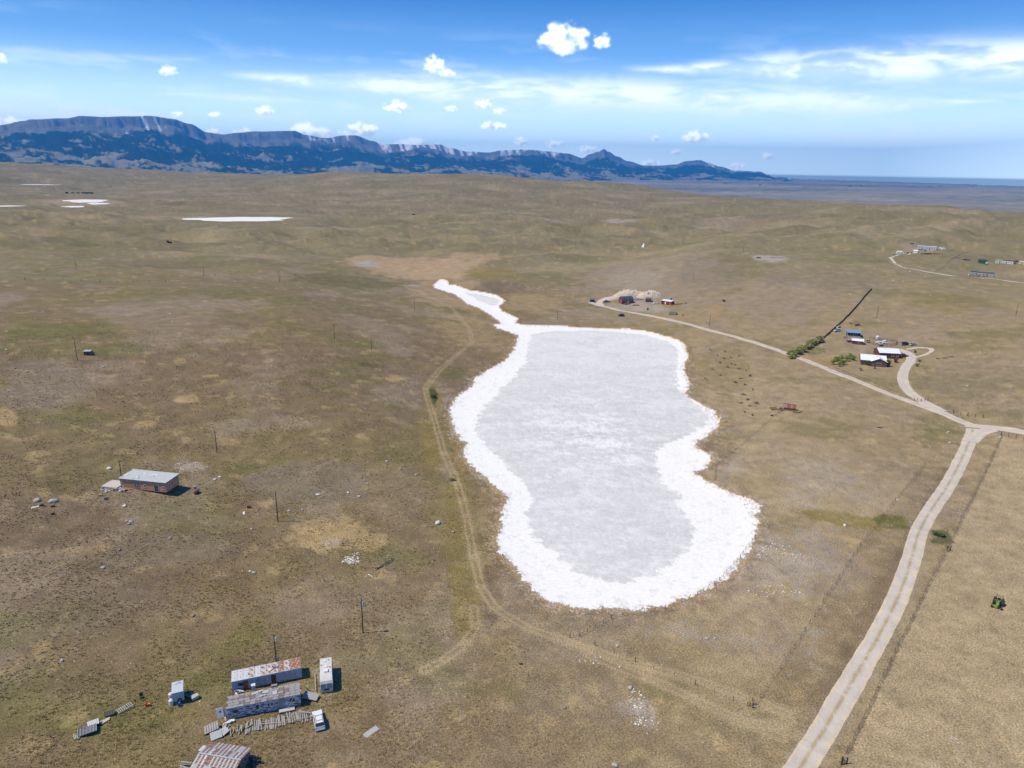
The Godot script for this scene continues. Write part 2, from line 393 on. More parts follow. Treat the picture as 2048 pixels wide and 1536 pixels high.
func build_land() -> void:
	var bearings := PackedFloat32Array()
	var b := -60.0
	while b <= 60.0:
		bearings.append(deg_to_rad(b))
		b += 0.105 if absf(b) < 45.0 else 0.9
	var rows := PackedFloat32Array([4.0, 24.0, 48.0, 66.0, 78.0])
	var r := 86.0
	while r < 30000.0:
		rows.append(r)
		r += minf((r * r + 10000.0) / 100.0 * 0.0016, r * 0.015)
	var nb := bearings.size()
	var nr := rows.size()
	var sins := PackedFloat32Array()
	var coss := PackedFloat32Array()
	for a in bearings:
		sins.append(sin(a))
		coss.append(cos(a))
	land_rows = []
	land_rows.resize(nr)
	var work := WorkerThreadPool.add_group_task(func(i: int) -> void: land_rows[i] = land_row(rows[i], sins, coss), nr, 4)
	WorkerThreadPool.wait_for_group_task_completion(work)
	var pos := PackedVector3Array()
	var col := PackedColorArray()
	var kinds := PackedByteArray()
	for row: Array in land_rows:
		pos.append_array(row[0])
		col.append_array(row[1])
		kinds.append_array(row[2])
	var k := 0
	var nor := PackedVector3Array()
	nor.resize(nb * nr)
	k = 0
	for i in nr:
		var up := nb if i < nr - 1 else 0
		var down := nb if i > 0 else 0
		for j in nb:
			var across := pos[k + (1 if j < nb - 1 else 0)] - pos[k - (1 if j > 0 else 0)]
			nor[k] = across.cross(pos[k + up] - pos[k - down]).normalized()
			k += 1
	var faces: Array = [PackedInt32Array(), PackedInt32Array(), PackedInt32Array()]
	for i in nr - 1:
		for j in nb - 1:
			k = i * nb + j
			faces[kinds[k]].append_array(PackedInt32Array([k, k + nb, k + 1, k + 1, k + nb, k + nb + 1]))
	var names := ["ground", "salt_flat", "plain"]
	var labels := ["rolling prairie of dry olive and brown grass", "white dry salt lake bed with grey crust in the middle", "flat hazy plain stretching to the horizon"]
	var grass := surface_material(grain(11, 1024, 8.0, 4, 0.54, 1.0), 62.0, grain(12, 512, 26.0, 4, 0.86, 1.0), 210.0, 4.0)
	var salt := surface_material(grain(13, 512, 20.0, 4, 0.93, 1.0), 40.0, null, 1.0, 0.0, 0.9)
	var gravel := surface_material(grain(14, 512, 5.0, 3, 0.86, 1.0), 24.0, null, 1.0, 2.0)
	var far := surface_material(grain(15, 512, 30.0, 5, 0.8, 1.0), 2600.0)
	var mats := [grass, salt, far]
	for t in 3:
		var remap := PackedInt32Array()
		remap.resize(nb * nr)
		var p := PackedVector3Array()
		var n := PackedVector3Array()
		var c := PackedColorArray()
		var f: PackedInt32Array = faces[t]
		for q in f.size():
			var v := f[q]
			if remap[v] == 0:
				p.append(pos[v])
				n.append(nor[v])
				c.append(col[v])
				remap[v] = p.size()
			f[q] = remap[v] - 1
		if p.is_empty():
			continue
		var arrays := []
		arrays.resize(Mesh.ARRAY_MAX)
		arrays[Mesh.ARRAY_VERTEX] = p
		arrays[Mesh.ARRAY_NORMAL] = n
		arrays[Mesh.ARRAY_COLOR] = c
		arrays[Mesh.ARRAY_INDEX] = f
		var mesh := ArrayMesh.new()
		mesh.add_surface_from_arrays(Mesh.PRIMITIVE_TRIANGLES, arrays)
		setting(put(self, names[t], mesh, mats[t]), labels[t])
	for e: Array in roads:
		road(e[0], e[1], e[2], e[3], e[4], gravel)
	for p: Array in ponds:
		pond(p, salt)
	# the land behind, coarse
	var st := SurfaceTool.new()
	st.begin(Mesh.PRIMITIVE_TRIANGLES)
	var ring := [2.0, 60.0, 300.0, 1500.0, 5000.0, 9000.0]
	for i in ring.size() - 1:
		for j in 24:
			var quad := []
			for e: Vector2i in [Vector2i(0, 0), Vector2i(1, 0), Vector2i(1, 1), Vector2i(0, 1)]:
				var a := deg_to_rad(60.0 + (j + e.y) * 10.0)
				var d: float = ring[i + e.x]
				var y := 2.0 if d < 1000.0 else -90.0
				quad.append(Vector3(d * sin(a), y - 0.6, -d * cos(a)))
			for q: int in [0, 1, 2, 0, 2, 3]:
				st.set_color(palette[0])
				st.add_vertex(quad[q])
	st.generate_normals()
	setting(put(self, "prairie", st.commit(), grass), "rolling dry grass prairie behind")

# a ribbon of gravel following the ground; kind 1 keeps a grassy middle
var roads: Array = []

func road(flat: Array, half: float, kind: int, lift: float, label: String, mat: Material) -> void:
	var pts := PackedVector2Array()
	for i in range(0, flat.size(), 2):
		pts.append(Vector2(flat[i], flat[i + 1]))
	for pass_number in 3:
		var soft := PackedVector2Array([pts[0]])
		for i in pts.size() - 1:
			soft.append(pts[i].lerp(pts[i + 1], 0.25))
			soft.append(pts[i].lerp(pts[i + 1], 0.75))
		soft.append(pts[pts.size() - 1])
		pts = soft
	var run := PackedVector2Array([pts[0]])
	for i in pts.size() - 1:
		var n := maxi(1, ceili((pts[i + 1] - pts[i]).length() / maxf(0.7, pts[i].length() * 0.005)))
		for k in n:
			run.append(pts[i].lerp(pts[i + 1], (k + 1.0) / n))
	var across := [-1.0, -0.86, -0.68, -0.5, -0.34, -0.2, -0.07, 0.07, 0.2, 0.34, 0.5, 0.68, 0.86, 1.0]
	var st := SurfaceTool.new()
	st.begin(Mesh.PRIMITIVE_TRIANGLES)
	for i in run.size():
		var ahead := (run[mini(i + 1, run.size() - 1)] - run[maxi(i - 1, 0)]).normalized()
		var side := Vector2(-ahead.y, ahead.x)
		for e: float in across:
			var w := half * (1.0 + 0.10 * mid_noise.get_noise_2d(run[i].x * 1.2 + 40.0 * signf(e), run[i].y * 1.2)) + 0.12 * small_noise.get_noise_2d(run[i].x + 60.0 * signf(e), run[i].y)
			var q := run[i] + side * e * w
			var f := fine_noise.get_noise_2d(q.x, q.y)
			var s := small_noise.get_noise_2d(q.x, q.y)
			var c: Color = palette[11]
			if kind == 1:
				c = c.lerp(palette[0], 0.8 * smoothstep(0.17, 0.04, absf(e) + 0.10 * f + 0.09 * s))
				c = c.lerp(Color(0.66, 0.59, 0.515), 0.6 * smoothstep(0.28, 0.1, absf(absf(e) - 0.5)))
			elif kind == 0:
				c = c.lerp(Color(0.66, 0.59, 0.515), 0.5 * smoothstep(0.25, 0.1, absf(absf(e) - 0.45)))
			c = c.lerp(palette[2], 0.8 * smoothstep(0.72, 1.0, absf(e) + 0.25 * f + 0.2 * s))
			var v := 1.0 + 0.10 * s + 0.07 * f
			st.set_color(Color(c.r * v, c.g * v, c.b * v))
			st.add_vertex(Vector3(q.x, height_at(q.x, q.y) + lift - (0.05 if absf(e) > 0.95 else 0.0), q.y))
	var m := across.size()
	for i in run.size() - 1:
		for j in m - 1:
			var k := i * m + j
			for e: int in [k, k + m, k + 1, k + 1, k + m, k + m + 1]:
				st.add_index(e)
	st.generate_normals()
	setting(put(self, "dirt_road" if half > 1.5 else "dirt_track", st.commit(), mat), label)

func pond(p: Array, mat: Material) -> void:
	var st := SurfaceTool.new()
	st.begin(Mesh.PRIMITIVE_TRIANGLES)
	st.set_color(Color(0.86, 0.845, 0.82))
	var rim := []
	for i in 72:
		var a := TAU * i / 72.0
		var k := 1.0 + 0.10 * sin(3.0 * a + p[0]) + 0.07 * sin(5.0 * a + p[1]) + 0.04 * sin(11.0 * a)
		var u: float = cos(a) * p[2] * k
		var v: float = sin(a) * p[3] * k
		rim.append(Vector3(p[0] + u * p[4] - v * p[5], p[6] + 0.35, p[1] + u * p[5] + v * p[4]))
	for i in 72:
		for v: Vector3 in [Vector3(p[0], p[6] + 0.35, p[1]), rim[i], rim[(i + 1) % 72]]:
			st.set_color(Color(0.86, 0.845, 0.82))
			st.add_vertex(v)
	st.generate_normals()
	setting(put(self, "salt_pond", st.commit(), mat), "small white dry pond far out on the left prairie")

func dry_pond(x: float, z: float, rx: float, rz: float, turn: float) -> void:
	ponds.append([x, z, rx, rz, cos(turn), sin(turn), broad_height(x, z)])

# ---------------------------------------------------------------- the mountains
const SKYLINE := [-38.46, 1.638, -36.01, 1.918, -34.45, 2.164, -33.09, 2.464, -32.81, 2.568, -30.88, 2.720, -29.87, 2.922, -28.87, 2.907, -27.08, 3.021, -25.86, 3.107, -24.49, 2.974, -23.41, 2.691, -22.33, 2.169, -21.36, 2.067, -20.18, 2.239, -19.16, 2.339, -16.39, 2.458, -15.70, 2.202, -14.29, 2.031, -12.84, 2.244, -12.11, 2.263, -10.85, 1.905, -10.12, 1.672, -8.81, 1.736, -7.69, 1.688, -5.80, 1.762, -5.05, 1.524, -3.72, 1.295, -2.19, 1.250, -0.85, 1.454, 1.06, 1.522, 2.60, 1.401, 3.94, 1.276, 5.10, 0.966, 5.65, 1.265, 6.32, 1.456, 6.69, 1.642, 7.00, 1.465, 7.74, 1.114, 8.51, 0.799, 9.84, 0.493, 10.96, 0.510, 12.06, 0.599, 12.95, 0.862, 13.85, 0.945, 14.41, 0.775, 15.33, 0.504, 16.43, 0.238, 18.19, 0.196, 18.73, -0.005, 19.61, -0.164, 20.99, -0.277]

func skyline(az: float) -> float:
	var n := SKYLINE.size()
	for i in range(0, n - 2, 2):
		if az < SKYLINE[i + 2]:
			return lerpf(SKYLINE[i + 1], SKYLINE[i + 3], smoothstep(0.0, 1.0, clampf((az - SKYLINE[i]) / (SKYLINE[i + 2] - SKYLINE[i]), 0.0, 1.0)))
	return SKYLINE[n - 1]

func build_mountains() -> void:
	var ridged := FastNoiseLite.new()
	noise_of(ridged, 31, 1900.0, 5)
	ridged.fractal_type = FastNoiseLite.FRACTAL_RIDGED
	var rib := FastNoiseLite.new()
	noise_of(rib, 32, 420.0, 3)
	var trees := FastNoiseLite.new()
	noise_of(trees, 33, 900.0, 5)
	var az0 := -44.0
	var az1 := 24.0
	var step := 0.085
	var nb := int((az1 - az0) / step) + 1
	var nr := 104
	var pos := PackedVector3Array()
	var col := PackedColorArray()
	for i in nr:
		for j in nb:
			var az := az0 + j * step
			var far := lerpf(13000.0, 15500.0, smoothstep(-36.0, -10.0, az)) + 4500.0 * smoothstep(-8.0, 20.0, az)
			var top := 100.0 + far * tan(deg_to_rad(skyline(az)))
			var t := i / 80.0
			var d := far - 5600.0 + 5600.0 * t if t <= 1.0 else far + 3000.0 * (t - 1.0)
			var a := deg_to_rad(az)
			var x := d * sin(a)
			var z := -d * cos(a)
			var foot := broad_height(x, z) - 6.0
			var wob := 0.04 * rib.get_noise_2d(x * 0.6, z * 0.6) + 0.012 * rib.get_noise_2d(az * 700.0 , 50.0)
			var u := t + wob * smoothstep(0.3, 0.9, t) * smoothstep(1.04, 0.93, t)
			var prof := 0.0
			if t <= 1.0:
				prof = 0.20 * smoothstep(0.0, 0.55, u) + 0.42 * smoothstep(0.38, 0.90, u) + 0.10 * smoothstep(0.78, 0.87, u) + 0.28 * smoothstep(0.885, 0.94, u)
			else:
				prof = 1.0 - 1.2 * smoothstep(1.02, 1.32, t)
			var rough := ridged.get_noise_2d(x, z)
			var mask := smoothstep(0.02, 0.25, t) * smoothstep(1.0, 0.84, t)
			var h := lerpf(foot, top, prof) + mask * (top - foot + 120.0) * 0.16 * rough
			h += 28.0 * rib.get_noise_2d(x * 2.0, z * 2.0) * smoothstep(0.05, 0.3, t) * smoothstep(1.0, 0.9, t)
			h = minf(h, top - 30.0 * smoothstep(1.0, 0.9, t) + 5.0 * rib.get_noise_2d(x * 6.0, z * 6.0))
			pos.append(Vector3(x, h, z))
			var rock := Color(0.20, 0.185, 0.165)
			var meadow := Color(0.30, 0.255, 0.15)
			var wood := Color(0.022, 0.034, 0.014)
			var tn := trees.get_noise_2d(x, z * 1.2) + 0.5 * trees.get_noise_2d(x * 4.0, z * 4.0) + 0.35 * trees.get_noise_2d(x * 11.0, z * 9.0)
			var woods := smoothstep(-0.12, 0.10, tn + 0.45 * smoothstep(0.30, 0.6, t) * smoothstep(0.88, 0.74, t) - 0.20 + 0.20 * smoothstep(-31.0, -24.0, az))
			var c := meadow.lerp(wood, woods)
			var strata := 1.0 + 0.18 * rib.get_noise_2d(h * 7.0, az * 40.0) + 0.30 * rib.get_noise_2d(x * 5.0, z * 5.0 + h)
			c = c.lerp(Color(rock.r * strata, rock.g * strata, rock.b * strata), smoothstep(0.80, 0.87, u))
			# old snow lying in gullies and on ledges
			var snow := 0.0
			if t > 0.82 and t <= 1.0:
				var gully := rib.get_noise_2d(az * 800.0 + h * 1.1, h * 0.35) + 0.25 * rib.get_noise_2d(x * 6.0, z * 6.0)
				if az > -27.5 and az < -24.0:
					snow = smoothstep(0.20, 0.32, gully)
				elif az > -11.0 and az < -3.0:
					snow = smoothstep(0.0, 0.15, gully) * smoothstep(0.86, 0.90, t)
				elif az > -1.2 and az < 3.3:
					snow = smoothstep(0.90, 0.92, t) * smoothstep(-0.25, 0.0, gully)
				elif az > 14.0:
					snow = smoothstep(0.1, 0.25, gully) * smoothstep(0.88, 0.91, t)
				elif az > -15.5 and az < -12.5:
					snow = smoothstep(0.15, 0.3, gully) * smoothstep(0.89, 0.92, t)
			c = c.lerp(Color(0.85, 0.86, 0.88), snow)
			col.append(c)
	var idx := PackedInt32Array()
	for i in nr - 1:
		for j in nb - 1:
			var k := i * nb + j
			idx.append_array(PackedInt32Array([k, k + nb, k + 1, k + 1, k + nb, k + nb + 1]))
	var arrays := []
	arrays.resize(Mesh.ARRAY_MAX)
	arrays[Mesh.ARRAY_VERTEX] = pos
	arrays[Mesh.ARRAY_COLOR] = col
	arrays[Mesh.ARRAY_INDEX] = idx
	var st := SurfaceTool.new()
	var am := ArrayMesh.new()
	am.add_surface_from_arrays(Mesh.PRIMITIVE_TRIANGLES, arrays)
	st.create_from(am, 0)
	st.generate_normals()
	var m := StandardMaterial3D.new()
	m.vertex_color_use_as_albedo = true
	m.roughness = 1.0
	m.metallic_specular = 0.1
	setting(put(self, "mountains", st.commit(), m), "blue hazy mountain front with cliffs and old snow")

# ---------------------------------------------------------------- sky: air, thin streaks of high cloud and small fair weather clouds
# centre and half size of each small cloud, in degrees of bearing and height
var puffs: Array = []
var streaks: Array = []
var puff_bins: Array = []
var cloud_noise := FastNoiseLite.new()
var thin_noise := FastNoiseLite.new()

func lay_out_clouds() -> void:
	noise_of(cloud_noise, 41, 0.55, 4)
	noise_of(thin_noise, 42, 7.0, 5)
	# pairs of corners: left edge and base, right edge and top
	for e: Array in [
		[1.41, 8.401, 5.35, 10.337], [5.44, 8.692, 6.91, 9.565], [-6.99, 6.850, -5.29, 7.967], [-5.89, 6.546, -4.48, 7.055], [-10.00, 3.962, -7.91, 4.851], [-3.22, 4.408, -1.72, 5.065], [-2.77, 2.969, -0.73, 3.539],
		[-13.13, 2.272, -10.10, 3.262], [-17.47, 1.946, -13.30, 3.103], [-20.79, 2.119, -19.07, 2.579], [-34.96, 2.140, -32.89, 2.773], [-9.71, 1.502, -5.65, 2.233], [-0.24, 1.828, 0.97, 2.460], [2.13, 1.757, 3.86, 2.252],
		[12.37, 2.204, 14.52, 3.019], [18.16, 1.069, 19.00, 1.561], [-22.45, 1.999, -21.29, 2.504], [15.92, 0.407, 17.29, 0.814], [-25.00, 5.791, -23.83, 6.392], [-19.06, 3.520, -17.72, 4.107], [-22.20, 3.198, -21.31, 3.628],
		[-5.47, 4.149, -4.50, 4.590], [-34.13, 5.807, -33.47, 6.425], [4.73, 1.397, 6.22, 1.923], [9.47, 0.523, 11.00, 0.979], [11.63, 1.345, 12.55, 1.711], [-18.24, 1.029, -17.16, 1.470], [-24.62, 3.161, -23.77, 3.521], [-1.87, 4.084, -0.66, 4.456], [10.09, 2.324, 10.87, 2.685]]:
		puffs.append([(e[0] + e[2]) * 0.5, e[1], (e[2] - e[0]) * 0.5, e[3] - e[1], 1.0])
	# start, end, half thickness
	for e: Array in [[7.56, 7.272, 43.11, 6.974] + [1.05, 0.9], [-21.15, 6.026, 16.95, 5.211] + [1.0, 0.8], [-10.15, 5.737, 29.54, 4.681] + [0.95, 0.7], [-41.40, 2.578, -26.15, 3.285] + [0.55, 0.6], [-25.69, 4.631, -15.21, 4.439] + [0.22, 0.4], [20.66, 2.318, 39.93, 2.782] + [1.1, 0.45]]:
		streaks.append(e)
	rng.seed = 404
	for i in 150:
		var az := rng.randf_range(38.0, 322.0)
		var el := 0.6 + 13.0 * pow(rng.randf(), 1.8)
		var w := rng.randf_range(0.4, 1.6) * (0.5 + el / 12.0)
		puffs.append([az if az < 180.0 else az - 360.0, el, w, w * 0.45, 0.95])

func bin_clouds() -> void:
	for i in 90:
		var found := []
		for p: Array in puffs:
			if absf(p[0] - (i * 4.0 - 178.0)) < 2.2 + 1.4 * p[2]:
				found.append(p)
		puff_bins.append(found)

func sky_at(az: float, el: float) -> Color:
	var t := clampf(el / 90.0, 0.0, 1.0)
	# clear air
	var c := Color(1.75, 2.12, 2.25).lerp(Color(1.3, 1.7, 2.0), smoothstep(0.0, 3.5, el))
	c = c.lerp(Color(0.25, 0.58, 1.12), smoothstep(2.0, 8.5, el))
	c = c.lerp(Color(0.03, 0.19, 0.63), smoothstep(6.0, 14.0, el))
	c = c.lerp(Color(0.025, 0.12, 0.36), smoothstep(12.0, 50.0, el))
	# veil of high cloud
	var n := thin_noise.get_noise_2d(az * 0.55 + el * 0.6, el * 3.4)
	var n2 := thin_noise.get_noise_2d(az * 1.5 + 30.0, el * 5.5 + 9.0 * n)
	var veil := 0.22 * smoothstep(0.0, 0.6, n + 0.3 * n2) * smoothstep(0.3, 3.0, el) * smoothstep(10.5, 6.0, el)
	for s: Array in streaks:
		if az < s[0] - 0.5 or az > s[2] + 3.0:
			continue
		var u: float = (az - s[0]) / (s[2] - s[0])
		var mid: float = lerpf(s[1], s[3], u) + 0.25 * n
		var thick: float = s[4] * (0.25 + 0.9 * smoothstep(0.0, 0.5, u)) * smoothstep(1.08, 0.8, u)
		var q: float = absf(el - mid) / maxf(thick, 0.05)
		veil = maxf(veil, s[5] * exp(-q * q * 1.3) * (0.35 + 0.65 * smoothstep(-0.45, 0.4, n2 + 0.6 * n)) * smoothstep(-0.02, 0.12, u))
	c = c.lerp(Color(1.62, 1.70, 1.76), clampf(veil, 0.0, 0.9))
	# small clouds, flat below and knobbly above
	for p: Array in puff_bins[clampi(int(az + 180.0) / 4, 0, 89)]:
		var dx: float = (az - p[0]) / p[2]
		if dx < -1.3 or dx > 1.3:
			continue
		var dy: float = (el - p[1]) / p[3]
		if dy < -0.5 or dy > 1.4:
			continue
		var k: float = 2.2 / maxf(p[2], 0.6)
		var f := cloud_noise.get_noise_2d(az * k * 0.36 + p[0] * 3.0, el * k * 0.5) + 0.3 * cloud_noise.get_noise_2d(az * 1.6, el * 1.8)
		var body := 1.0 - dx * dx - (pow(maxf(dy - 0.25, 0.0) / 0.75, 2.0) if dy > 0.25 else pow((0.25 - dy) / 0.42, 2.0))
		var a: float = p[4] * smoothstep(0.02, 0.8, body * 1.15 + 0.95 * f)
		if a > 0.0:
			var lit := smoothstep(-0.1, 0.6, dy + 0.8 * f - 0.25 * dx)
			var bright := lerpf(1.4, 1.0, smoothstep(2.0, 7.0, el))
			c = c.lerp(Color(1.15, 1.32, 1.48).lerp(Color(1.70, 1.78, 1.82) * bright, lit), a * 0.92)
	return c

func make_sky() -> PanoramaSkyMaterial:
	lay_out_clouds()
	bin_clouds()
	var im := Image.create(1024, 512, false, Image.FORMAT_RGBA8)
	im.fill(Color(0.30, 0.32, 0.30).linear_to_srgb())
	for y in 257:
		for x in 1024:
			im.set_pixel(x, y, (sky_at(wrapf((x + 0.5) / 1024.0 * 360.0, -180.0, 180.0), maxf(90.0 - (y + 0.5) / 512.0 * 180.0, 0.0)) / 2.5).linear_to_srgb())
	im.resize(4096, 2048, Image.INTERPOLATE_CUBIC)
	for y in range(1024 - 230, 1026):
		for x in range(-460, 460):
			im.set_pixel(posmod(x, 4096), y, (sky_at((x + 0.5) / 4096.0 * 360.0, maxf(90.0 - (y + 0.5) / 2048.0 * 180.0, 0.0)) / 2.5).linear_to_srgb())
	var m := PanoramaSkyMaterial.new()
	m.energy_multiplier = 2.5
	m.panorama = ImageTexture.create_from_image(im)
	return m

# ---------------------------------------------------------------- roads, tracks and patches on the ground (metres)
func lay_out_ground() -> void:
	# main road up to the junction, on to the right, and away to the far farmyard
	roads.append([[48.57, -95.97, 50.92, -98.78, 60.94, -110.2, 71.58, -122.78, 84.42, -137.83, 98.92, -156.31, 110.05, -172.83, 120.21, -187.89, 132.87, -203, 147.01, -219.4, 162.46, -238.8, 178.56, -259.5, 186.31, -270.4], 2.35, 1, 0.07, "gravel road running up the right side with a grassy middle"])
	line([48.57, -95.97, 50.92, -98.78, 60.94, -110.2, 71.58, -122.78, 84.42, -137.83, 98.92, -156.31, 110.05, -172.83, 120.21, -187.89, 132.87, -203, 147.01, -219.4, 162.46, -238.8, 178.56, -259.5, 186.31, -270.4], 2.35, 1)
	roads.append([[186.05, -275.3, 188.89, -273.4, 195.59, -268.3, 202.1, -260.7, 213.4, -241.4], 2.4, 0, 0.1, "gravel road leaving the junction toward the right edge"])
	line([186.05, -275.3, 188.89, -273.4, 195.59, -268.3, 202.1, -260.7, 213.4, -241.4], 2.4, 0)
	roads.append([[177.39, -257.6, 185.88, -265.9, 192.54, -268.1], 2.6, 0, 0.13, "gravel curve joining the two roads at the junction"])
	line([177.39, -257.6, 185.88, -265.9, 192.54, -268.1], 2.6, 0)
	roads.append([[188.55, -273.5, 186.77, -278.2, 185.45, -292.2, 178.91, -312.8, 169.75, -343.7, 160.15, -384.2, 145.36, -425.6, 123.28, -460.2, 97.4, -499.2, 79.15, -521.2, 68.19, -538.5, 60.29, -555.1], 2.0, 1, 0.08, "long straight gravel road past the salt flat's far end"])
	line([188.55, -273.5, 186.77, -278.2, 185.45, -292.2, 178.91, -312.8, 169.75, -343.7, 160.15, -384.2, 145.36, -425.6, 123.28, -460.2, 97.4, -499.2, 79.15, -521.2, 68.19, -538.5, 60.29, -555.1], 2.0, 1)
	line([60.29, -555.1, 42.48, -583.3, 14.45, -627.8, -12.65, -652.3], 1.0, 5)
	roads.append([[186.41, -292, 185.82, -304.6, 186.78, -320.9, 194.22, -341.3, 205.6, -360, 219.1, -377.6, 222.2, -389.9, 220.4, -396.4], 2.4, 0, 0.12, "curving gravel driveway up to the ranch house"])
	line([186.41, -292, 185.82, -304.6, 186.78, -320.9, 194.22, -341.3, 205.6, -360, 219.1, -377.6, 222.2, -389.9, 220.4, -396.4], 2.4, 0)
	roads.append([[219.1, -377.6, 225.8, -380.6, 232.4, -384.8, 235.5, -388.5, 235.9, -392.7, 232, -396, 224.6, -395.7], 1.1, 2, 0.16, "narrow loop track beside the ranch driveway"])
	roads.append([[68.19, -538.5, 66.48, -554.2, 73.26, -565.1, 79.94, -567.4], 2.4, 0, 0.11, "short gravel spur to the red cabin"])
	line([68.19, -538.5, 66.48, -554.2, 73.26, -565.1, 79.94, -567.4], 2.4, 0)
	# wheel tracks
	line([57.24, -110.32, 46.02, -116.63, 38.33, -121.44, 29.94, -125.61, 18, -131.78, 5.04, -138.41], 2.6, 5)
	line([53.91, -106.54, 44.11, -110.38, 36.13, -116.47, 29.3, -122.12], 2.2, 5)
	line([57.77, -111.64, 51.09, -108.86, 43.83, -109.46, 39.13, -112.96], 2.0, 5)
	line([81.19, -132.41, 67.69, -116.88, 58.56, -108.97], 0.8, 5)
	line([55.39, -110.36, 46.33, -117.65, 38.48, -122.06, 30, -125.94, 18.03, -132.13, 5.04, -138.41, -3.1, -146.1, -6.85, -155.33, -9.56, -169.92, -13.17, -193.74, -17.54, -216.8, -24.49, -242.3, -32.23, -279.3, -40.64, -317.7, -36.97, -350.4, -23.99, -413.1, -28.65, -453.9, -47.33, -525.2, -71.95, -573.8, -99.82, -622.4], 1.0, 2)
	line([50.05, -105.96, 44.11, -110.38, 36.13, -116.47, 29.3, -122.12, 17.79, -129.7], 1.0, 2)
	line([58.31, -112.98, 51.19, -109.12, 43.91, -109.72], 1.0, 2)
	line([-8.06, -145.77, -7.22, -138.78, -9.26, -132.18, -13.07, -126.31, -16.81, -122.56], 1.0, 2)
	roads.append([[405.9, -560.4, 387.4, -593.2, 363.1, -609.1, 345.5, -628.5, 350.4, -661.7, 363.3, -699, 383.6, -725.8, 415, -754.8], 1.3, 2, 0.2, "pale dirt track bending past the grey mobile home"])
	line([427.8, -599.3, 416.2, -615.4], 1.2, 5)
	line([45.23, -912.8, 103.71, -990, 172.95, -1083.4], 1.6, 5)
	line([414, -755, 444.9, -763.7], 2.6, 6)
	# greener strips by the roads, darker strips along the fences
	line([187.69, -300, 182.56, -320, 173.52, -352.2, 168.93, -378.6], 0.9, 3)
	line([155.06, -232.3, 132.02, -203.7, 104.44, -168.83, 74.09, -131.02, 56.32, -110.34], 3.0, 4)
	line([57.71, -98.61, 79.86, -125.52, 119.44, -174.07, 191.48, -261], 0.5, 4)
	field([58.31, -99.38, 82.91, -129.45, 119.34, -173.21, 191.18, -260.5, 202, -249.9, 194.43, -197.68, 97.61, -83.06, 44.73, -82.79], 2, 0.85)
	field([47.62, -113.67, 67.27, -138.29, 97.61, -176.95, 148.77, -236.8, 157.22, -234.5, 126.41, -196.41, 106.01, -168.78, 71.82, -126.02, 52.51, -102.9, 41.45, -96.12], 1, 0.40)
	# patches
	patch(7.18, -248.3, 0.56, 1.51, 0.03, 2, 0.0)
	patch(56.7, -155.82, 19.87, 36.78, 0.35, 2, 0.45, 0.8)
	patch(99.88, -226.3, 38.21, 40.83, 0.42, 2, 0.55, 0.7)
	patch(109.69, -311.9, 40.69, 49.4, 0.34, 2, 0.4, 0.7)
	patch(83.86, -167.19, 11.6, 19.6, 0.46, 5, 0.7, 0.8)
	patch(85.06, -203.9, 9.28, 9.24, 0.40, 2, 0.5)
	patch(100.84, -193.56, 16.31, 5.73, 0.48, 9, 0.8, 0.7)
	patch(114.4, -190.79, 6.82, 6.68, 0.54, 3, 1.0, 0.5)
	patch(122.65, -181.52, 3.37, 7.15, 0.59, 12, 0.75, 1.2)
	patch(71.43, -173.23, 14.84, 23.15, 0.39, 6, 0.55, 2.4)
	patch(105, -222, 15.24, 22.04, 0.44, 6, 0.4, 2.4)
	patch(72.73, -155.4, 4.87, 7.38, 0.44, 6, 0.5, 2.4)
	patch(43.29, -137.15, 14.6, 5.81, 0.31, 6, 0.4, 2.6)
	patch(73.11, -235.6, 10.72, 18.89, 0.30, 6, 0.5, 2.2)
	patch(75.11, -250, 9.39, 15.92, 0.29, 8, 0.6, 1.2)
	patch(25.28, -113.3, 3.28, 3.1, 0.22, 6, 0.75, 2.6)
	patch(13.4, -115.39, 14.73, 8.68, 0.12, 5, 0.3)
	patch(7.84, -154.35, 5, 4.52, 0.05, 8, 0.5)
	patch(-4, -156, 3.26, 16.34, -0.03, 8, 0.65, 1.0)
	patch(-10.7, -153.16, 4.92, 20.4, -0.07, 9, 0.75, 1.0)
	patch(-16.51, -203.6, 4.72, 44.48, -0.08, 9, 0.55, 1.0)
	patch(-32.23, -279.3, 7.19, 55.84, -0.11, 9, 0.55, 1.0)
	patch(-35.88, -308.4, 2.57, 14.08, -0.12, 12, 1.0, 0.3)
	patch(-30.26, -346.6, 7.83, 12.16, -0.09, 3, 0.6)
	patch(-24.43, -266.4, 6.02, 34.29, -0.09, 3, 0.4)
	patch(-19.55, -218.9, 1.85, 2.04, -0.09, 12, 1.0, 0.6)
	patch(-20.72, -224.6, 3.78, 11.11, -0.09, 5, 0.6)
	patch(-27.55, -446.7, 23.78, 61.21, -0.06, 4, 0.35, 1.6)
	patch(-54.52, -606.3, 35.1, 112.23, -0.09, 7, 0.6, 1.2)
	patch(-88.09, -748.6, 72.01, 84.46, -0.12, 7, 0.95, 0.6)
	patch(-143.68, -765.9, 47.8, 61.06, -0.19, 7, 0.75, 0.9)
	patch(-40.11, -840.9, 35.25, 63.12, -0.05, 7, 0.7, 0.9)
	patch(-153.24, -746.9, 14.16, 21.82, -0.20, 6, 0.9, 0.6)
	patch(-91.77, -627.3, 9.39, 13.28, -0.15, 6, 0.9, 0.6)
	patch(-24.03, -715.5, 30.15, 52.87, -0.03, 9, 0.7)
	patch(-11.84, -614.7, 25.99, 41.39, -0.02, 8, 0.55)
	patch(13.03, -553.8, 31.45, 48.75, 0.02, 4, 0.4, 1.4)
	patch(-142.5, -617.7, 58.93, 51.99, -0.23, 12, 0.3, 1.2)
	patch(102.8, -387.8, 6.66, 74.33, 0.26, 4, 0.3, 1.6)
	patch(111.11, -366.9, 15.66, 60.24, 0.29, 9, 0.35)
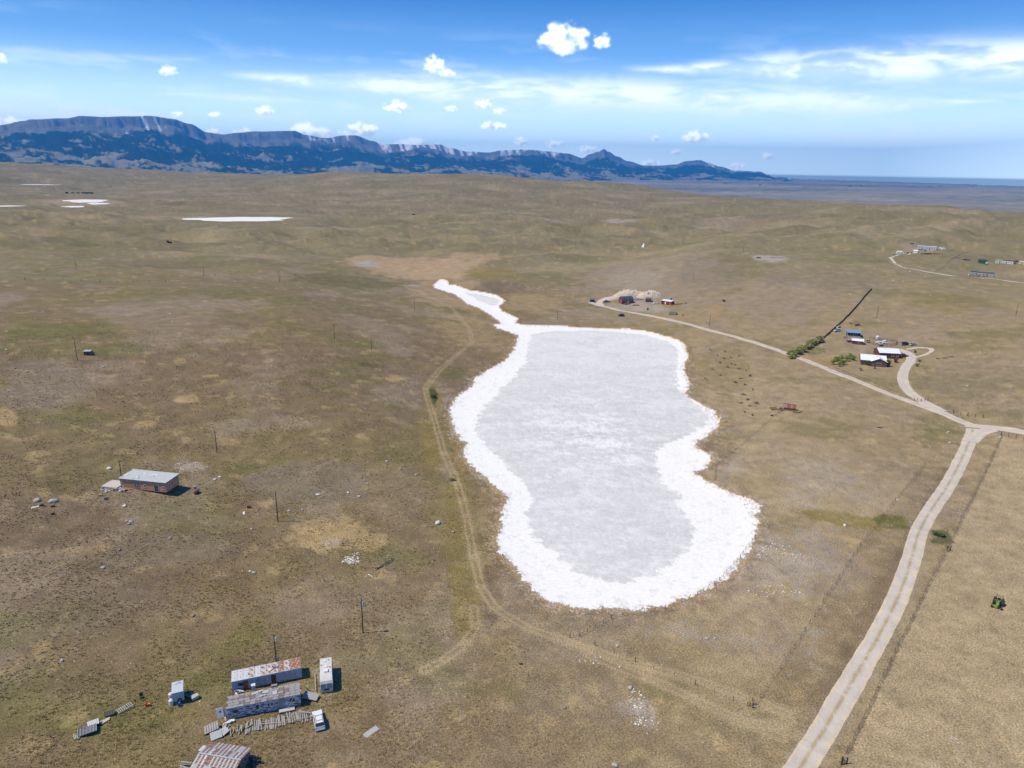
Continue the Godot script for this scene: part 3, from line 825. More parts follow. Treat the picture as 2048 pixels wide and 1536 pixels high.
	# left hill
	patch(-50.34, -179, 12.26, 10.35, -0.27, 4, 0.85, 1.7)
	patch(-38.68, -173.14, 6.69, 5.94, -0.22, 4, 0.6, 1.8)
	patch(-41.09, -163.75, 2.03, 1.98, -0.25, 6, 0.95, 1.2)
	patch(-47.23, -171.95, 3.16, 2.15, -0.27, 6, 0.4, 1.6)
	patch(-102.91, -211.1, 4.73, 3.88, -0.45, 6, 0.75, 1.5)
	patch(-129.72, -270, 4.79, 5.26, -0.45, 4, 0.8, 1.0)
	patch(-177.61, -234.5, 3.95, 11.54, -0.65, 4, 0.8, 0.8)
	patch(-131.76, -241.8, 4.9, 4.53, -0.50, 4, 0.6, 1.2)
	patch(-149.4, -208.5, 3.6, 3.34, -0.62, 4, 0.6, 1.0)
	patch(-147.15, -353.8, 4.8, 4.91, -0.39, 4, 0.6)
	patch(-153.53, -316.8, 2.99, 5.61, -0.45, 4, 0.6)
	patch(-132.1, -299.1, 3.69, 2.77, -0.42, 4, 0.6)
	patch(-115.45, -325.6, 3.15, 3.17, -0.34, 4, 0.6)
	patch(-55.73, -324.6, 4.95, 6.19, -0.17, 4, 0.7)
	patch(-106.07, -291.7, 8.14, 5.04, -0.35, 5, 0.6)
	patch(-83.05, -238.6, 6.85, 4.5, -0.34, 3, 0.3)
	patch(-84.29, -298.3, 7.65, 5.2, -0.28, 12, 0.35, 1.2)
	patch(-71.54, -338.7, 6.75, 4.16, -0.21, 12, 0.4)
	patch(-127.1, -199.87, 17.66, 15.08, -0.57, 3, 0.35)
	patch(-120.67, -167.53, 16.33, 17.37, -0.62, 8, 0.6, 1.0)
	patch(-92.72, -140.34, 17.38, 14.67, -0.58, 8, 0.5, 1.0)
	patch(-88.15, -161.74, 16.5, 10.11, -0.50, 13, 0.6)
	patch(-186.47, -270.8, 17.11, 40.71, -0.60, 13, 0.6)
	patch(-206.8, -416, 34.97, 62.01, -0.46, 5, 0.45)
	patch(-115.46, -417.6, 30.31, 59.4, -0.27, 1, 0.4)
	patch(-208.6, -469, 55.06, 28.71, -0.42, 3, 0.35)
	patch(-228.2, -353.8, 26.58, 22.38, -0.57, 3, 0.55)
	patch(-186.66, -327.5, 14.82, 14.46, -0.52, 3, 0.5)
	patch(-64.19, -209, 21.63, 18.59, -0.30, 13, 0.7, 0.8)
	patch(-38.18, -206.5, 14.1, 22.06, -0.18, 5, 0.3, 0.8)
	patch(-44.31, -145.4, 17.24, 12.3, -0.30, 5, 0.45, 0.9)
	patch(-57.79, -115.42, 8.38, 5.9, -0.46, 3, 0.38, 1.2)
	patch(-50.82, -120.44, 11.73, 4.02, -0.40, 3, 0.3, 1.2)
	patch(-33.86, -113, 8.52, 6.94, -0.29, 9, 0.2, 1.0)
	patch(-43.05, -106.03, 9.82, 2.55, -0.39, 3, 0.35, 1.4)
	patch(-72.62, -104.06, 5.73, 3.92, -0.61, 3, 0.35, 1.2)
	patch(-110.05, -198.96, 13.79, 10.91, -0.51, 3, 0.35, 1.2)
	patch(-39.77, -101.44, 17.25, 7.16, -0.37, 1, 0.55, 0.8)
	patch(-75.88, -118.76, 18.26, 12.85, -0.57, 1, 0.5, 0.9)
	patch(-40.05, -129.2, 16.75, 8.51, -0.30, 1, 0.45, 0.9)
	# right hills and yards
	patch(126.72, -664.8, 70.48, 143.43, 0.19, 5, 0.75, 1.0)
	patch(108.69, -638.2, 30.86, 58.39, 0.17, 6, 0.28, 1.6)
	patch(147.42, -529.7, 32.77, 20.63, 0.27, 5, 0.5, 1.2)
	patch(164.04, -564.4, 19.2, 16.58, 0.28, 5, 0.6, 1.0)
	patch(195.4, -517.9, 38.23, 77.19, 0.36, 5, 0.55, 1.2)
	patch(223.5, -554.3, 11.27, 21.96, 0.38, 6, 0.25, 1.8)
	patch(170.47, -620.9, 39.31, 63.62, 0.27, 13, 0.45)
	patch(249.6, -580.7, 51.69, 53.64, 0.41, 13, 0.45)
	patch(147.46, -507.2, 6.22, 5.53, 0.28, 14, 0.9, 0.6)
	patch(138.17, -482.3, 5.29, 3.81, 0.28, 14, 0.9, 0.5)
	patch(103.32, -489.6, 8.23, 5.75, 0.21, 14, 0.75, 0.6)
	patch(120.39, -488.4, 6.76, 3.36, 0.24, 14, 0.6, 0.6)
	patch(92.3, -534.2, 22.48, 16.9, 0.17, 6, 0.7, 0.9)
	patch(104.62, -519.3, 14.71, 9.45, 0.20, 6, 0.6, 1.0)
	patch(244.5, -686.9, 18.42, 25.34, 0.34, 6, 0.95, 0.35)
	patch(168.16, -376.7, 14.47, 12.27, 0.42, 14, 0.45, 0.8)
	patch(171.5, -399.2, 10.84, 10.8, 0.41, 3, 0.6, 0.8)
	patch(205.3, -395, 11.21, 9.61, 0.48, 5, 0.6)
	patch(204.5, -368.1, 6.58, 8.34, 0.51, 14, 0.35)
	patch(222.7, -329.3, 23.6, 41.34, 0.59, 13, 0.45)
	patch(192.07, -273.7, 10.51, 8.53, 0.61, 2, 0.5)
	patch(170.76, -266.1, 9.35, 18.23, 0.57, 3, 0.35, 1.5)
	patch(271.8, -405.8, 21.83, 13.09, 0.59, 3, 0.5, 1.2)
	patch(151.45, -302.8, 15.92, 12.19, 0.46, 5, 0.35)
	patch(303.9, -498.2, 28.91, 38.12, 0.55, 9, 0.35)
	patch(449.2, -790.8, 34.15, 34.08, 0.52, 5, 0.8, 0.8)
	# far bits
	dry_pond(-486.2, -1290.7, 86.34, 57.54, -0.36)
	patch(-562.7, -1299.9, 50.03, 51.9, -0.41, 7, 0.8, 0.6)
	dry_pond(-989.4, -1686.4, 43.18, 78.66, -0.53)
	dry_pond(-902.7, -1579.5, 21.74, 39.04, -0.52)
	dry_pond(-862.7, -1427.4, 19.11, 28.86, -0.54)
	dry_pond(-1561.8, -2417.5, 55.19, 36.61, -0.57)
	dry_pond(-916, -1318, 24.04, 19.16, -0.61)
	patch(-970.9, -1612.8, 105.26, 225.4, -0.54, 7, 0.5, 0.6)
	patch(-784.6, -1674.1, 31.17, 129.76, -0.44, 8, 0.7, 0.6)
	patch(-516.8, -846.8, 30.79, 274.8, -0.55, 3, 0.35)
	patch(378, -1342.2, 53.27, 161.28, 0.27, 5, 0.5)
	patch(211, -1462.8, 40.18, 36.51, 0.14, 6, 0.6, 0.8)
	patch(74.67, -1445.1, 31.14, 32.6, 0.05, 6, 0.5, 0.8)
	patch(-198.3, -1609.2, 67.54, 238.6, -0.12, 1, 0.5)
	patch(181.18, -1313.6, 18.25, 21.45, 0.14, 6, 0.8, 0.8)

# ---------------------------------------------------------------- kit: shared shapes and materials
var shapes := {}
var paints := {}
var UNIT_TURN := Vector3.ZERO

func paint(r: float, g: float, b: float, rough := 0.8, metal := 0.0) -> StandardMaterial3D:
	var key := [r, g, b, rough, metal]
	if not paints.has(key):
		var m := StandardMaterial3D.new()
		m.albedo_color = Color(r, g, b).linear_to_srgb()
		m.roughness = rough
		m.metallic = metal
		paints[key] = m
	return paints[key]

# two colours in ragged patches, for rust, peeling paint, weathered boards
func worn(called: String, a: Color, b: Color, wavelength: float, at: float, soft: float, metres: float, rough := 0.85, stretch := Vector3.ONE) -> StandardMaterial3D:
	if paints.has(called):
		return paints[called]
	var n := FastNoiseLite.new()
	noise_of(n, called.hash() % 9999, wavelength, 5)
	var im := n.get_seamless_image(256, 256)
	var d := im.get_data()
	var out := PackedByteArray()
	out.resize(d.size() * 3)
	var sa := a.linear_to_srgb()
	var sb := b.linear_to_srgb()
	var table: Array = []
	for i in 256:
		var t := smoothstep(at - soft, at + soft, i / 255.0)
		var v := 0.92 + 0.16 * (i / 255.0)
		var c := sa.lerp(sb, t)
		table.append([clampi(int(c.r * v * 255.0), 0, 255), clampi(int(c.g * v * 255.0), 0, 255), clampi(int(c.b * v * 255.0), 0, 255)])
	for i in d.size():
		var e: Array = table[d[i]]
		out[i * 3] = e[0]
		out[i * 3 + 1] = e[1]
		out[i * 3 + 2] = e[2]
	var m := StandardMaterial3D.new()
	m.albedo_texture = ImageTexture.create_from_image(Image.create_from_data(256, 256, false, Image.FORMAT_RGB8, out))
	m.uv1_triplanar = true
	m.uv1_scale = stretch / metres
	m.roughness = rough
	paints[called] = m
	return m

func box_shape(size: Vector3) -> Mesh:
	var key := ["box", size]
	if not shapes.has(key):
		var b := BoxMesh.new()
		b.size = size
		shapes[key] = b
	return shapes[key]

func round_shape(bottom: float, top: float, height: float, sides := 12) -> Mesh:
	var key := ["round", bottom, top, height, sides]
	if not shapes.has(key):
		var c := CylinderMesh.new()
		c.bottom_radius = bottom
		c.top_radius = top
		c.height = height
		c.radial_segments = sides
		c.rings = 1
		shapes[key] = c
	return shapes[key]

func bx(parent: Node, called: String, mat: Material, at: Vector3, size: Vector3, turn := Vector3.ZERO) -> MeshInstance3D:
	return put(parent, called, box_shape(size), mat, at, turn)

func rod(parent: Node, called: String, mat: Material, a: Vector3, b: Vector3, r: float, sides := 8, r2 := -1.0) -> MeshInstance3D:
	var o := put(parent, called, round_shape(r, r if r2 < 0.0 else r2, (b - a).length(), sides), mat, (a + b) * 0.5)
	var y := (b - a).normalized()
	var x := y.cross(Vector3.FORWARD if absf(y.z) < 0.9 else Vector3.RIGHT).normalized()
	o.basis = Basis(x, y, x.cross(y))
	return o

# a slab of the given outline (length, height), across its width; above the waist it narrows
func prism(outline: PackedVector2Array, width: float, waist := 99.0, lean := 0.0) -> Mesh:
	var st := SurfaceTool.new()
	st.begin(Mesh.PRIMITIVE_TRIANGLES)
	st.set_smooth_group(-1)
	var n := outline.size()
	var half := func(p: Vector2) -> float: return width * 0.5 - maxf(p.y - waist, 0.0) * lean
	var tri := Geometry2D.triangulate_polygon(outline)
	for i in range(0, tri.size(), 3):
		var ps := [outline[tri[i]], outline[tri[i + 1]], outline[tri[i + 2]]]
		var turn_left: bool = (ps[1] - ps[0]).cross(ps[2] - ps[0]) > 0.0
		for e in 3:
			var p: Vector2 = ps[e if not turn_left else 2 - e]
			st.add_vertex(Vector3(p.x, p.y, half.call(p)))
		for e in 3:
			var p: Vector2 = ps[2 - e if not turn_left else e]
			st.add_vertex(Vector3(p.x, p.y, -half.call(p)))
	var area := 0.0
	for i in n:
		area += outline[i].cross(outline[(i + 1) % n])
	for i in n:
		var p := outline[i]
		var q := outline[(i + 1) % n]
		if area < 0.0:
			p = outline[(i + 1) % n]
			q = outline[i]
		var a := Vector3(p.x, p.y, half.call(p))
		var b := Vector3(q.x, q.y, half.call(q))
		var c := Vector3(q.x, q.y, -half.call(q))
		var d := Vector3(p.x, p.y, -half.call(p))
		for v: Vector3 in [a, c, b, a, d, c]:
			st.add_vertex(v)
	st.generate_normals()
	return st.commit()

# four bars round an opening, lying in the x-y plane
func frame_shape(w: float, h: float, bar: float, deep: float) -> Mesh:
	var key := ["frame", w, h, bar, deep]
	if not shapes.has(key):
		var st := SurfaceTool.new()
		for e: Array in [[0.0, h * 0.5 - bar * 0.5, w, bar], [0.0, -h * 0.5 + bar * 0.5, w, bar], [-w * 0.5 + bar * 0.5, 0.0, bar, h - 2.0 * bar], [w * 0.5 - bar * 0.5, 0.0, bar, h - 2.0 * bar]]:
			st.append_from(box_shape(Vector3(e[2], e[3], deep)), 0, Transform3D(Basis(), Vector3(e[0], e[1], 0.0)))
		shapes[key] = st.commit()
	return shapes[key]

# face: yaw of the wall the window sits in; at: middle of the window on the wall's outer face
func window(parent: Node, at: Vector3, w: float, h: float, frame_mat: Material, face := 0.0, bars := 0, pane: Material = null) -> MeshInstance3D:
	var out := Basis(Vector3.UP, face).z
	var o := put(parent, "window", frame_shape(w, h, 0.09, 0.10), frame_mat, at + out * 0.03, Vector3(0, face, 0))
	put(o, "pane", box_shape(Vector3(w - 0.17, h - 0.17, 0.03)), pane if pane else paint(0.03, 0.04, 0.05, 0.12), Vector3(0, 0, -0.01))
	for i in bars:
		put(o, "sash_bar", box_shape(Vector3(w - 0.17, 0.07, 0.06)), frame_mat, Vector3(0, 0, 0.005))
	return o

func door(parent: Node, at: Vector3, w: float, h: float, mat: Material, face := 0.0) -> MeshInstance3D:
	var out := Basis(Vector3.UP, face).z
	var o := put(parent, "door", box_shape(Vector3(w, h, 0.06)), mat, at + out * 0.02, Vector3(0, face, 0))
	put(o, "handle", box_shape(Vector3(0.12, 0.05, 0.06)), paint(0.4, 0.4, 0.4, 0.4, 0.8), Vector3(w * 0.36, -0.05, 0.06))
	return o

# a building frame from its front edge on the ground: middle, turn and length
func footing(a: Vector2, b: Vector2, depth: float) -> Array:
	var turn := atan2(-(b.y - a.y), b.x - a.x)
	var mid := (a + b) * 0.5 - Vector2(sin(turn), cos(turn)) * depth * 0.5
	var at := spot(mid)
	at.y = maxf(at.y, (height_at(a.x, a.y) + height_at(b.x, b.y)) * 0.5 - 0.1)
	return [at, turn, (b - a).length()]

func at_ground(a: Vector2, lift := 0.0) -> Vector3:
	return spot(a) + Vector3(0, lift, 0)

# roof of two slopes made of sheets laid side by side; ridge along x
func gable_sheets(parent: Node, length: float, depth: float, eave: float, ridge: float, sheets: int, mats: Array, over := 0.25, rows := 1, alternate := false) -> void:
	var slope := atan2(ridge - eave, depth * 0.5)
	var run := (depth * 0.5 + over) / cos(slope)
	var w := (length + 2.0 * over) / sheets
	for side: int in [-1, 1]:
		for r in rows:
			for i in sheets:
				var along := -(length * 0.5 + over) + (i + 0.5) * w
				var u := (r + 0.5) / rows * run
				bx(parent, "roof_sheet", mats[i % 2 if alternate and rng.randf() < 0.75 else rng.randi() % mats.size()], Vector3(along, ridge + 0.05 + 0.02 * (i % 2) - sin(slope) * u + 0.015 * r, side * cos(slope) * u), Vector3(w - 0.03, 0.04, run / rows - 0.02), Vector3(side * slope, 0, 0))
	bx(parent, "ridge_cap", mats[0], Vector3(0, ridge + 0.11, 0), Vector3(length + 2.0 * over, 0.04, 0.3))

func gable_walls(length: float, depth: float, eave: float, ridge: float) -> Mesh:
	var key := ["gable", length, depth, eave, ridge]
	if not shapes.has(key):
		var m := prism(PackedVector2Array([Vector2(-depth * 0.5, -0.3), Vector2(depth * 0.5, -0.3), Vector2(depth * 0.5, eave), Vector2(0, ridge), Vector2(-depth * 0.5, eave)]), length)
		shapes[key] = m
	return shapes[key]

# car, facing +x
func car(called: String, label: String, at: Vector2, turn: float, mat: Material, style: String, group := "", size := 1.0) -> Node3D:
	var o := thing(called, label, "truck" if style == "pickup" else "car", at_ground(at), turn, group)
	var glass := paint(0.02, 0.025, 0.03, 0.1)
	var black := paint(0.02, 0.02, 0.02, 0.7)
	var k := size
	var lower: PackedVector2Array
	var cabin: PackedVector2Array
	var top: Array
	if style == "suv":
		lower = PackedVector2Array([Vector2(-2.3, 0.35), Vector2(2.2, 0.35), Vector2(2.3, 0.6), Vector2(2.25, 0.92), Vector2(1.1, 1.08), Vector2(-2.25, 1.1), Vector2(-2.35, 0.7)])
		cabin = PackedVector2Array([Vector2(-2.22, 1.08), Vector2(1.1, 1.06), Vector2(0.45, 1.66), Vector2(-1.95, 1.70)])
		top = [-0.72, 1.70, 2.45, 1.42]
	elif style == "pickup":
		lower = PackedVector2Array([Vector2(-2.7, 0.5), Vector2(2.6, 0.45), Vector2(2.65, 0.95), Vector2(1.3, 1.12), Vector2(-2.7, 1.12)])
		cabin = PackedVector2Array([Vector2(-0.7, 1.1), Vector2(1.3, 1.1), Vector2(0.7, 1.75), Vector2(-0.55, 1.78)])
		top = [0.08, 1.78, 1.3, 1.4]
	else:
		lower = PackedVector2Array([Vector2(-2.25, 0.35), Vector2(2.2, 0.32), Vector2(2.25, 0.75), Vector2(1.1, 0.92), Vector2(-1.6, 0.95), Vector2(-2.25, 0.88)])
		cabin = PackedVector2Array([Vector2(-1.7, 0.93), Vector2(1.05, 0.91), Vector2(0.3, 1.40), Vector2(-1.1, 1.42)])
		top = [-0.4, 1.42, 1.45, 1.25]
	o.scale = Vector3.ONE * k
	put(o, "body", prism(lower, 1.78, 0.75, 0.1), mat)
	put(o, "cabin_glass", prism(cabin, 1.66, 1.0, 0.28), glass)
	bx(o, "roof_panel", mat, Vector3(top[0], top[1] + 0.01, 0), Vector3(top[2], 0.06, top[3]))
	for s: int in [-1, 1]:
		for e: float in [1.42, -1.4]:
			var w := put(o, "wheel", round_shape(0.35, 0.35, 0.24, 16), black, Vector3(e, 0.35, s * 0.80), Vector3(PI / 2, 0, 0))
			put(w, "rim", round_shape(0.2, 0.2, 0.26, 12), paint(0.45, 0.45, 0.46, 0.35, 0.9))
		bx(o, "headlight", paint(0.75, 0.75, 0.72, 0.15), Vector3(2.2, 0.76, s * 0.62), Vector3(0.12, 0.14, 0.34))
		bx(o, "tail_light", paint(0.35, 0.02, 0.02, 0.25), Vector3(-2.27 if style != "pickup" else -2.69, 0.88, s * 0.72), Vector3(0.08, 0.24, 0.16))
		if style == "suv":
			for e: float in [0.2, -0.9, -1.8]:
				bx(o, "pillar", mat, Vector3(e, 1.36, s * 0.76), Vector3(0.10, 0.62, 0.06), Vector3(-s * 0.27, 0, 0))
			bx(o, "roof_rail", paint(0.12, 0.12, 0.12, 0.5), Vector3(-0.8, 1.80, s * 0.58), Vector3(2.0, 0.05, 0.05))
	if style == "suv":
		for e: float in [-0.1, -1.4]:
			bx(o, "roof_bar", paint(0.12, 0.12, 0.12, 0.5), Vector3(e, 1.82, 0), Vector3(0.06, 0.04, 1.2))
		bx(o, "bumper", paint(0.55, 0.55, 0.55, 0.5), Vector3(-2.36, 0.5, 0), Vector3(0.14, 0.22, 1.6))
	if style == "pickup":
		bx(o, "cargo_bed", paint(0.05, 0.05, 0.05, 0.7), Vector3(-1.72, 1.10, 0), Vector3(1.8, 0.06, 1.42))
	return o

# ---------------------------------------------------------------- poles, wires, fences
func pole(label: String, at: Vector2, height: float, group: String, extra := "") -> Node3D:
	var o := thing("utility_pole", label, "pole", at_ground(at), 0.4, group)
	var wood := paint(0.075, 0.052, 0.038, 0.9)
	rod(o, "shaft", wood, Vector3(0, -0.5, 0), Vector3(0, height, 0), 0.15, 8, 0.10)
	rod(o, "insulator", paint(0.25, 0.27, 0.28, 0.3), Vector3(0, height, 0), Vector3(0, height + 0.28, 0), 0.07)
	if extra.contains("can"):
		var c := rod(o, "transformer", paint(0.52, 0.54, 0.55, 0.45), Vector3(0.34, height - 1.5, 0.1), Vector3(0.34, height - 0.6, 0.1), 0.26, 12)
		put(c, "lid", round_shape(0.2, 0.12, 0.12, 12), paint(0.35, 0.36, 0.37, 0.5), Vector3(0, 0.5, 0))
	if extra.contains("arm"):
		bx(o, "crossarm", wood, Vector3(0.35, height - 0.3, 0), Vector3(1.3, 0.14, 0.12))
	if extra.contains("meter"):
		bx(o, "meter_box", paint(0.5, 0.5, 0.5, 0.5), Vector3(0.3, 1.4, 0.1), Vector3(0.45, 0.9, 0.25))
	return o

func wire(label: String, a: Vector3, b: Vector3, sag: float) -> void:
	var st := SurfaceTool.new()
	st.begin(Mesh.PRIMITIVE_TRIANGLES)
	var n := 22
	var side := (b - a).cross(Vector3.UP).normalized()
	var rr := 0.013
	for i in n:
		var ends := []
		for e in 2:
			var t := float(i + e) / n
			ends.append(a.lerp(b, t) - Vector3(0, sag * 4.0 * t * (1.0 - t), 0))
		for k in 3:
			var a0 := TAU * k / 3.0
			var a1 := TAU * (k + 1) / 3.0
			var o0 := (side * cos(a0) + Vector3.UP * sin(a0)) * rr
			var o1 := (side * cos(a1) + Vector3.UP * sin(a1)) * rr
			for v: Vector3 in [ends[0] + o0, ends[1] + o1, ends[1] + o0, ends[0] + o0, ends[0] + o1, ends[1] + o1]:
				st.add_vertex(v)
	st.generate_normals()
	tag(put(self, "power_line", st.commit(), paint(0.42, 0.36, 0.26, 0.6)), label, "wire", "overhead power lines")

# posts every few metres along a line on the ground, with strands of wire between
func fence(called: String, label: String, flat: Array, gap: float, height: float, mat: Material, strands := 3, thick := 0.07, stop_posts := true) -> Node3D:
	var origin := spot(Vector2(flat[0], flat[1]))
	var o := thing(called, label, "fence", origin)
	var tops: Array = []
	for i in range(0, flat.size() - 2, 2):
		var a := Vector2(flat[i], flat[i + 1])
		var b := Vector2(flat[i + 2], flat[i + 3])
		var n := maxi(1, roundi((b - a).length() / gap))
		for k in n + (1 if i == flat.size() - 4 else 0):
			var p := a.lerp(b, float(k) / n) + Vector2(rng.randf_range(-0.12, 0.12), rng.randf_range(-0.12, 0.12))
			var h := height * rng.randf_range(0.88, 1.1)
			var end_post := stop_posts and (k == 0 or k == n)
			var at := spot(p) - origin
			var t := thick * (1.7 if end_post else 1.0)
			bx(o, "post", mat, at + Vector3(0, h * 0.5 - 0.15, 0), Vector3(t, h + 0.3, t), Vector3(rng.randf_range(-0.07, 0.07), rng.randf() * 3.0, rng.randf_range(-0.07, 0.07)))
			tops.append(at)
	for s in strands:
		var st := SurfaceTool.new()
		st.begin(Mesh.PRIMITIVE_TRIANGLES)
		for i in tops.size() - 1:
			var y := height * (0.3 + 0.6 * s / maxf(strands - 1, 1))
			var a: Vector3 = tops[i] + Vector3(0, y, 0)
			var b: Vector3 = tops[i + 1] + Vector3(0, y, 0)
			var side := (b - a).cross(Vector3.UP).normalized() * 0.012
			for v: Vector3 in [a + side, b + side, b - side, a + side, b - side, a - side, a + side, b + Vector3(0, 0.02, 0), b + side, a + side, a + Vector3(0, 0.02, 0), b + Vector3(0, 0.02, 0), a - side, b - side, b + Vector3(0, 0.02, 0), a - side, b + Vector3(0, 0.02, 0), a + Vector3(0, 0.02, 0)]:
				st.add_vertex(v)
		st.generate_normals()
		put(o, "wire_strand", st.commit(), paint(0.22, 0.19, 0.16, 0.7))
	return o

# ---------------------------------------------------------------- stones and bushes
func stone_shape(seed_number: int) -> Mesh:
	var key := ["stone", seed_number]
	if shapes.has(key):
		return shapes[key]
	var s := SphereMesh.new()
	s.radial_segments = 9
	s.rings = 5
	s.radius = 0.5
	s.height = 1.0
	var arr := s.get_mesh_arrays()
	var v: PackedVector3Array = arr[Mesh.ARRAY_VERTEX]
	var n := FastNoiseLite.new()
	noise_of(n, 70 + seed_number, 0.8, 2)
	for i in v.size():
		var p := v[i]
		var k := 1.0 + 0.55 * n.get_noise_3dv(p)
		v[i] = Vector3(p.x * k * 1.15, p.y * k * 0.62, p.z * k * 0.9)
	arr[Mesh.ARRAY_VERTEX] = v
	arr[Mesh.ARRAY_NORMAL] = null
	var m := ArrayMesh.new()
	m.add_surface_from_arrays(Mesh.PRIMITIVE_TRIANGLES, arr)
	var st := SurfaceTool.new()
	st.create_from(m, 0)
	st.generate_normals()
	shapes[key] = st.commit()
	return shapes[key]

func stone(label: String, at: Vector2, size: float, mat: Material, group := "") -> void:
	var o := put(self, "boulder" if size > 1.2 else "rock", stone_shape(rng.randi() % 4), mat, at_ground(at, size * 0.12), Vector3(0, rng.randf() * TAU, 0))
	o.scale = Vector3.ONE * size
	tag(o, label, "boulder" if size > 1.2 else "rock", group)

# leaf-sized faces spread through a few lobes
func crown_shape(seed_number: int, lobes: int, leaves: int, leaf: float, tall: float) -> Mesh:
	var key := ["crown", seed_number, lobes, leaves, leaf, tall]
	if shapes.has(key):
		return shapes[key]
	var g := RandomNumberGenerator.new()
	g.seed = seed_number
	var st := SurfaceTool.new()
	st.begin(Mesh.PRIMITIVE_TRIANGLES)
	var centres := []
	for i in lobes:
		centres.append([Vector3(g.randf_range(-0.34, 0.34), g.randf_range(0.25, 0.72) * tall, g.randf_range(-0.34, 0.34)), g.randf_range(0.18, 0.32)])
	for i in leaves:
		var c: Array = centres[i % lobes]
		var d: Vector3 = Vector3(g.randfn(), g.randfn(), g.randfn()).normalized() * float(c[1]) * pow(g.randf(), 0.4)
		var p: Vector3 = c[0] + d * Vector3(1, tall * 0.9, 1)
		p.y = maxf(p.y, 0.05)
		var u := Vector3(g.randfn(), g.randfn() * 0.6, g.randfn()).normalized() * leaf
		var w := u.cross(Vector3(g.randfn(), g.randfn(), g.randfn()).normalized()).normalized() * leaf * 0.6
		var shade := g.randf_range(0.75, 1.2)
		st.set_color(Color(shade, shade, shade))
		for v: Vector3 in [p - u, p + w, p + u, p - u, p + u, p - w]:
			st.add_vertex(v)
	st.generate_normals()
	shapes[key] = st.commit()
	return shapes[key]

func leaf_paint(r: float, g: float, b: float) -> StandardMaterial3D:
	var key := ["leaf", r, g, b]
	if not paints.has(key):
		var m := StandardMaterial3D.new()
		m.albedo_color = Color(r, g, b).linear_to_srgb()
		m.vertex_color_use_as_albedo = true
		m.roughness = 0.8
		m.backlight_enabled = true
		m.backlight = Color(r * 0.6, g * 0.6, b * 0.4)
		m.cull_mode = BaseMaterial3D.CULL_DISABLED
		paints[key] = m
	return paints[key]

func bush(called: String, label: String, at: Vector2, width: float, height: float, mat: Material, group: String, variant := 0, leaves := 420) -> void:
	var o := thing(called, label, "tree" if called.contains("tree") else "bush", at_ground(at, -0.05), rng.randf() * TAU, group)
	var wood := paint(0.09, 0.07, 0.05, 0.9)
	for i in 3:
		rod(o, "trunk", wood, Vector3(0, 0, 0), Vector3(rng.randf_range(-0.3, 0.3) * width, height * 0.65, rng.randf_range(-0.3, 0.3) * width), 0.07, 5, 0.02)
	var c := put(o, "crown", crown_shape(variant, 7, leaves, 0.07, 1.0), mat)
	c.scale = Vector3(width, height, width)

const ORDINAL := ["first", "second", "third", "fourth", "fifth", "sixth", "seventh", "eighth", "ninth", "tenth", "eleventh"]

# the nearest landmark, to say where a loose rock lies
var landmarks: Array = []

func near_what(at: Vector2) -> String:
	var best := ""
	var least := 1e9
	for e: Array in landmarks:
		var d: float = (e[0] - at).length()
		if d < least:
			least = d
			best = e[1]
	return best

# loose stones strewn over a patch
func rubble(label: String, at: Vector2, spread: Vector2, count: int, low: float, high: float, seed_number: int, ring := false) -> void:
	var g := RandomNumberGenerator.new()
	g.seed = seed_number
	var o := thing("stone_scatter", label, "stones", at_ground(at))
	var mats := [paint(0.62, 0.56, 0.48, 0.95), paint(0.52, 0.45, 0.38, 0.95), paint(0.70, 0.67, 0.62, 0.95)]
	for i in count:
		var a := g.randf() * TAU
		var k := sqrt(g.randf()) if not ring else g.randf_range(0.7, 1.0)
		var p := Vector2(cos(a) * spread.x, sin(a) * spread.y) * k
		var s := g.randf_range(low, high)
		var st := put(o, "stone", stone_shape(g.randi() % 4), mats[g.randi() % 3], spot(at + p) - o.position + Vector3(0, s * 0.12, 0), Vector3(0, g.randf() * TAU, 0))
		st.scale = Vector3(s, s * g.randf_range(0.6, 1.0), s)

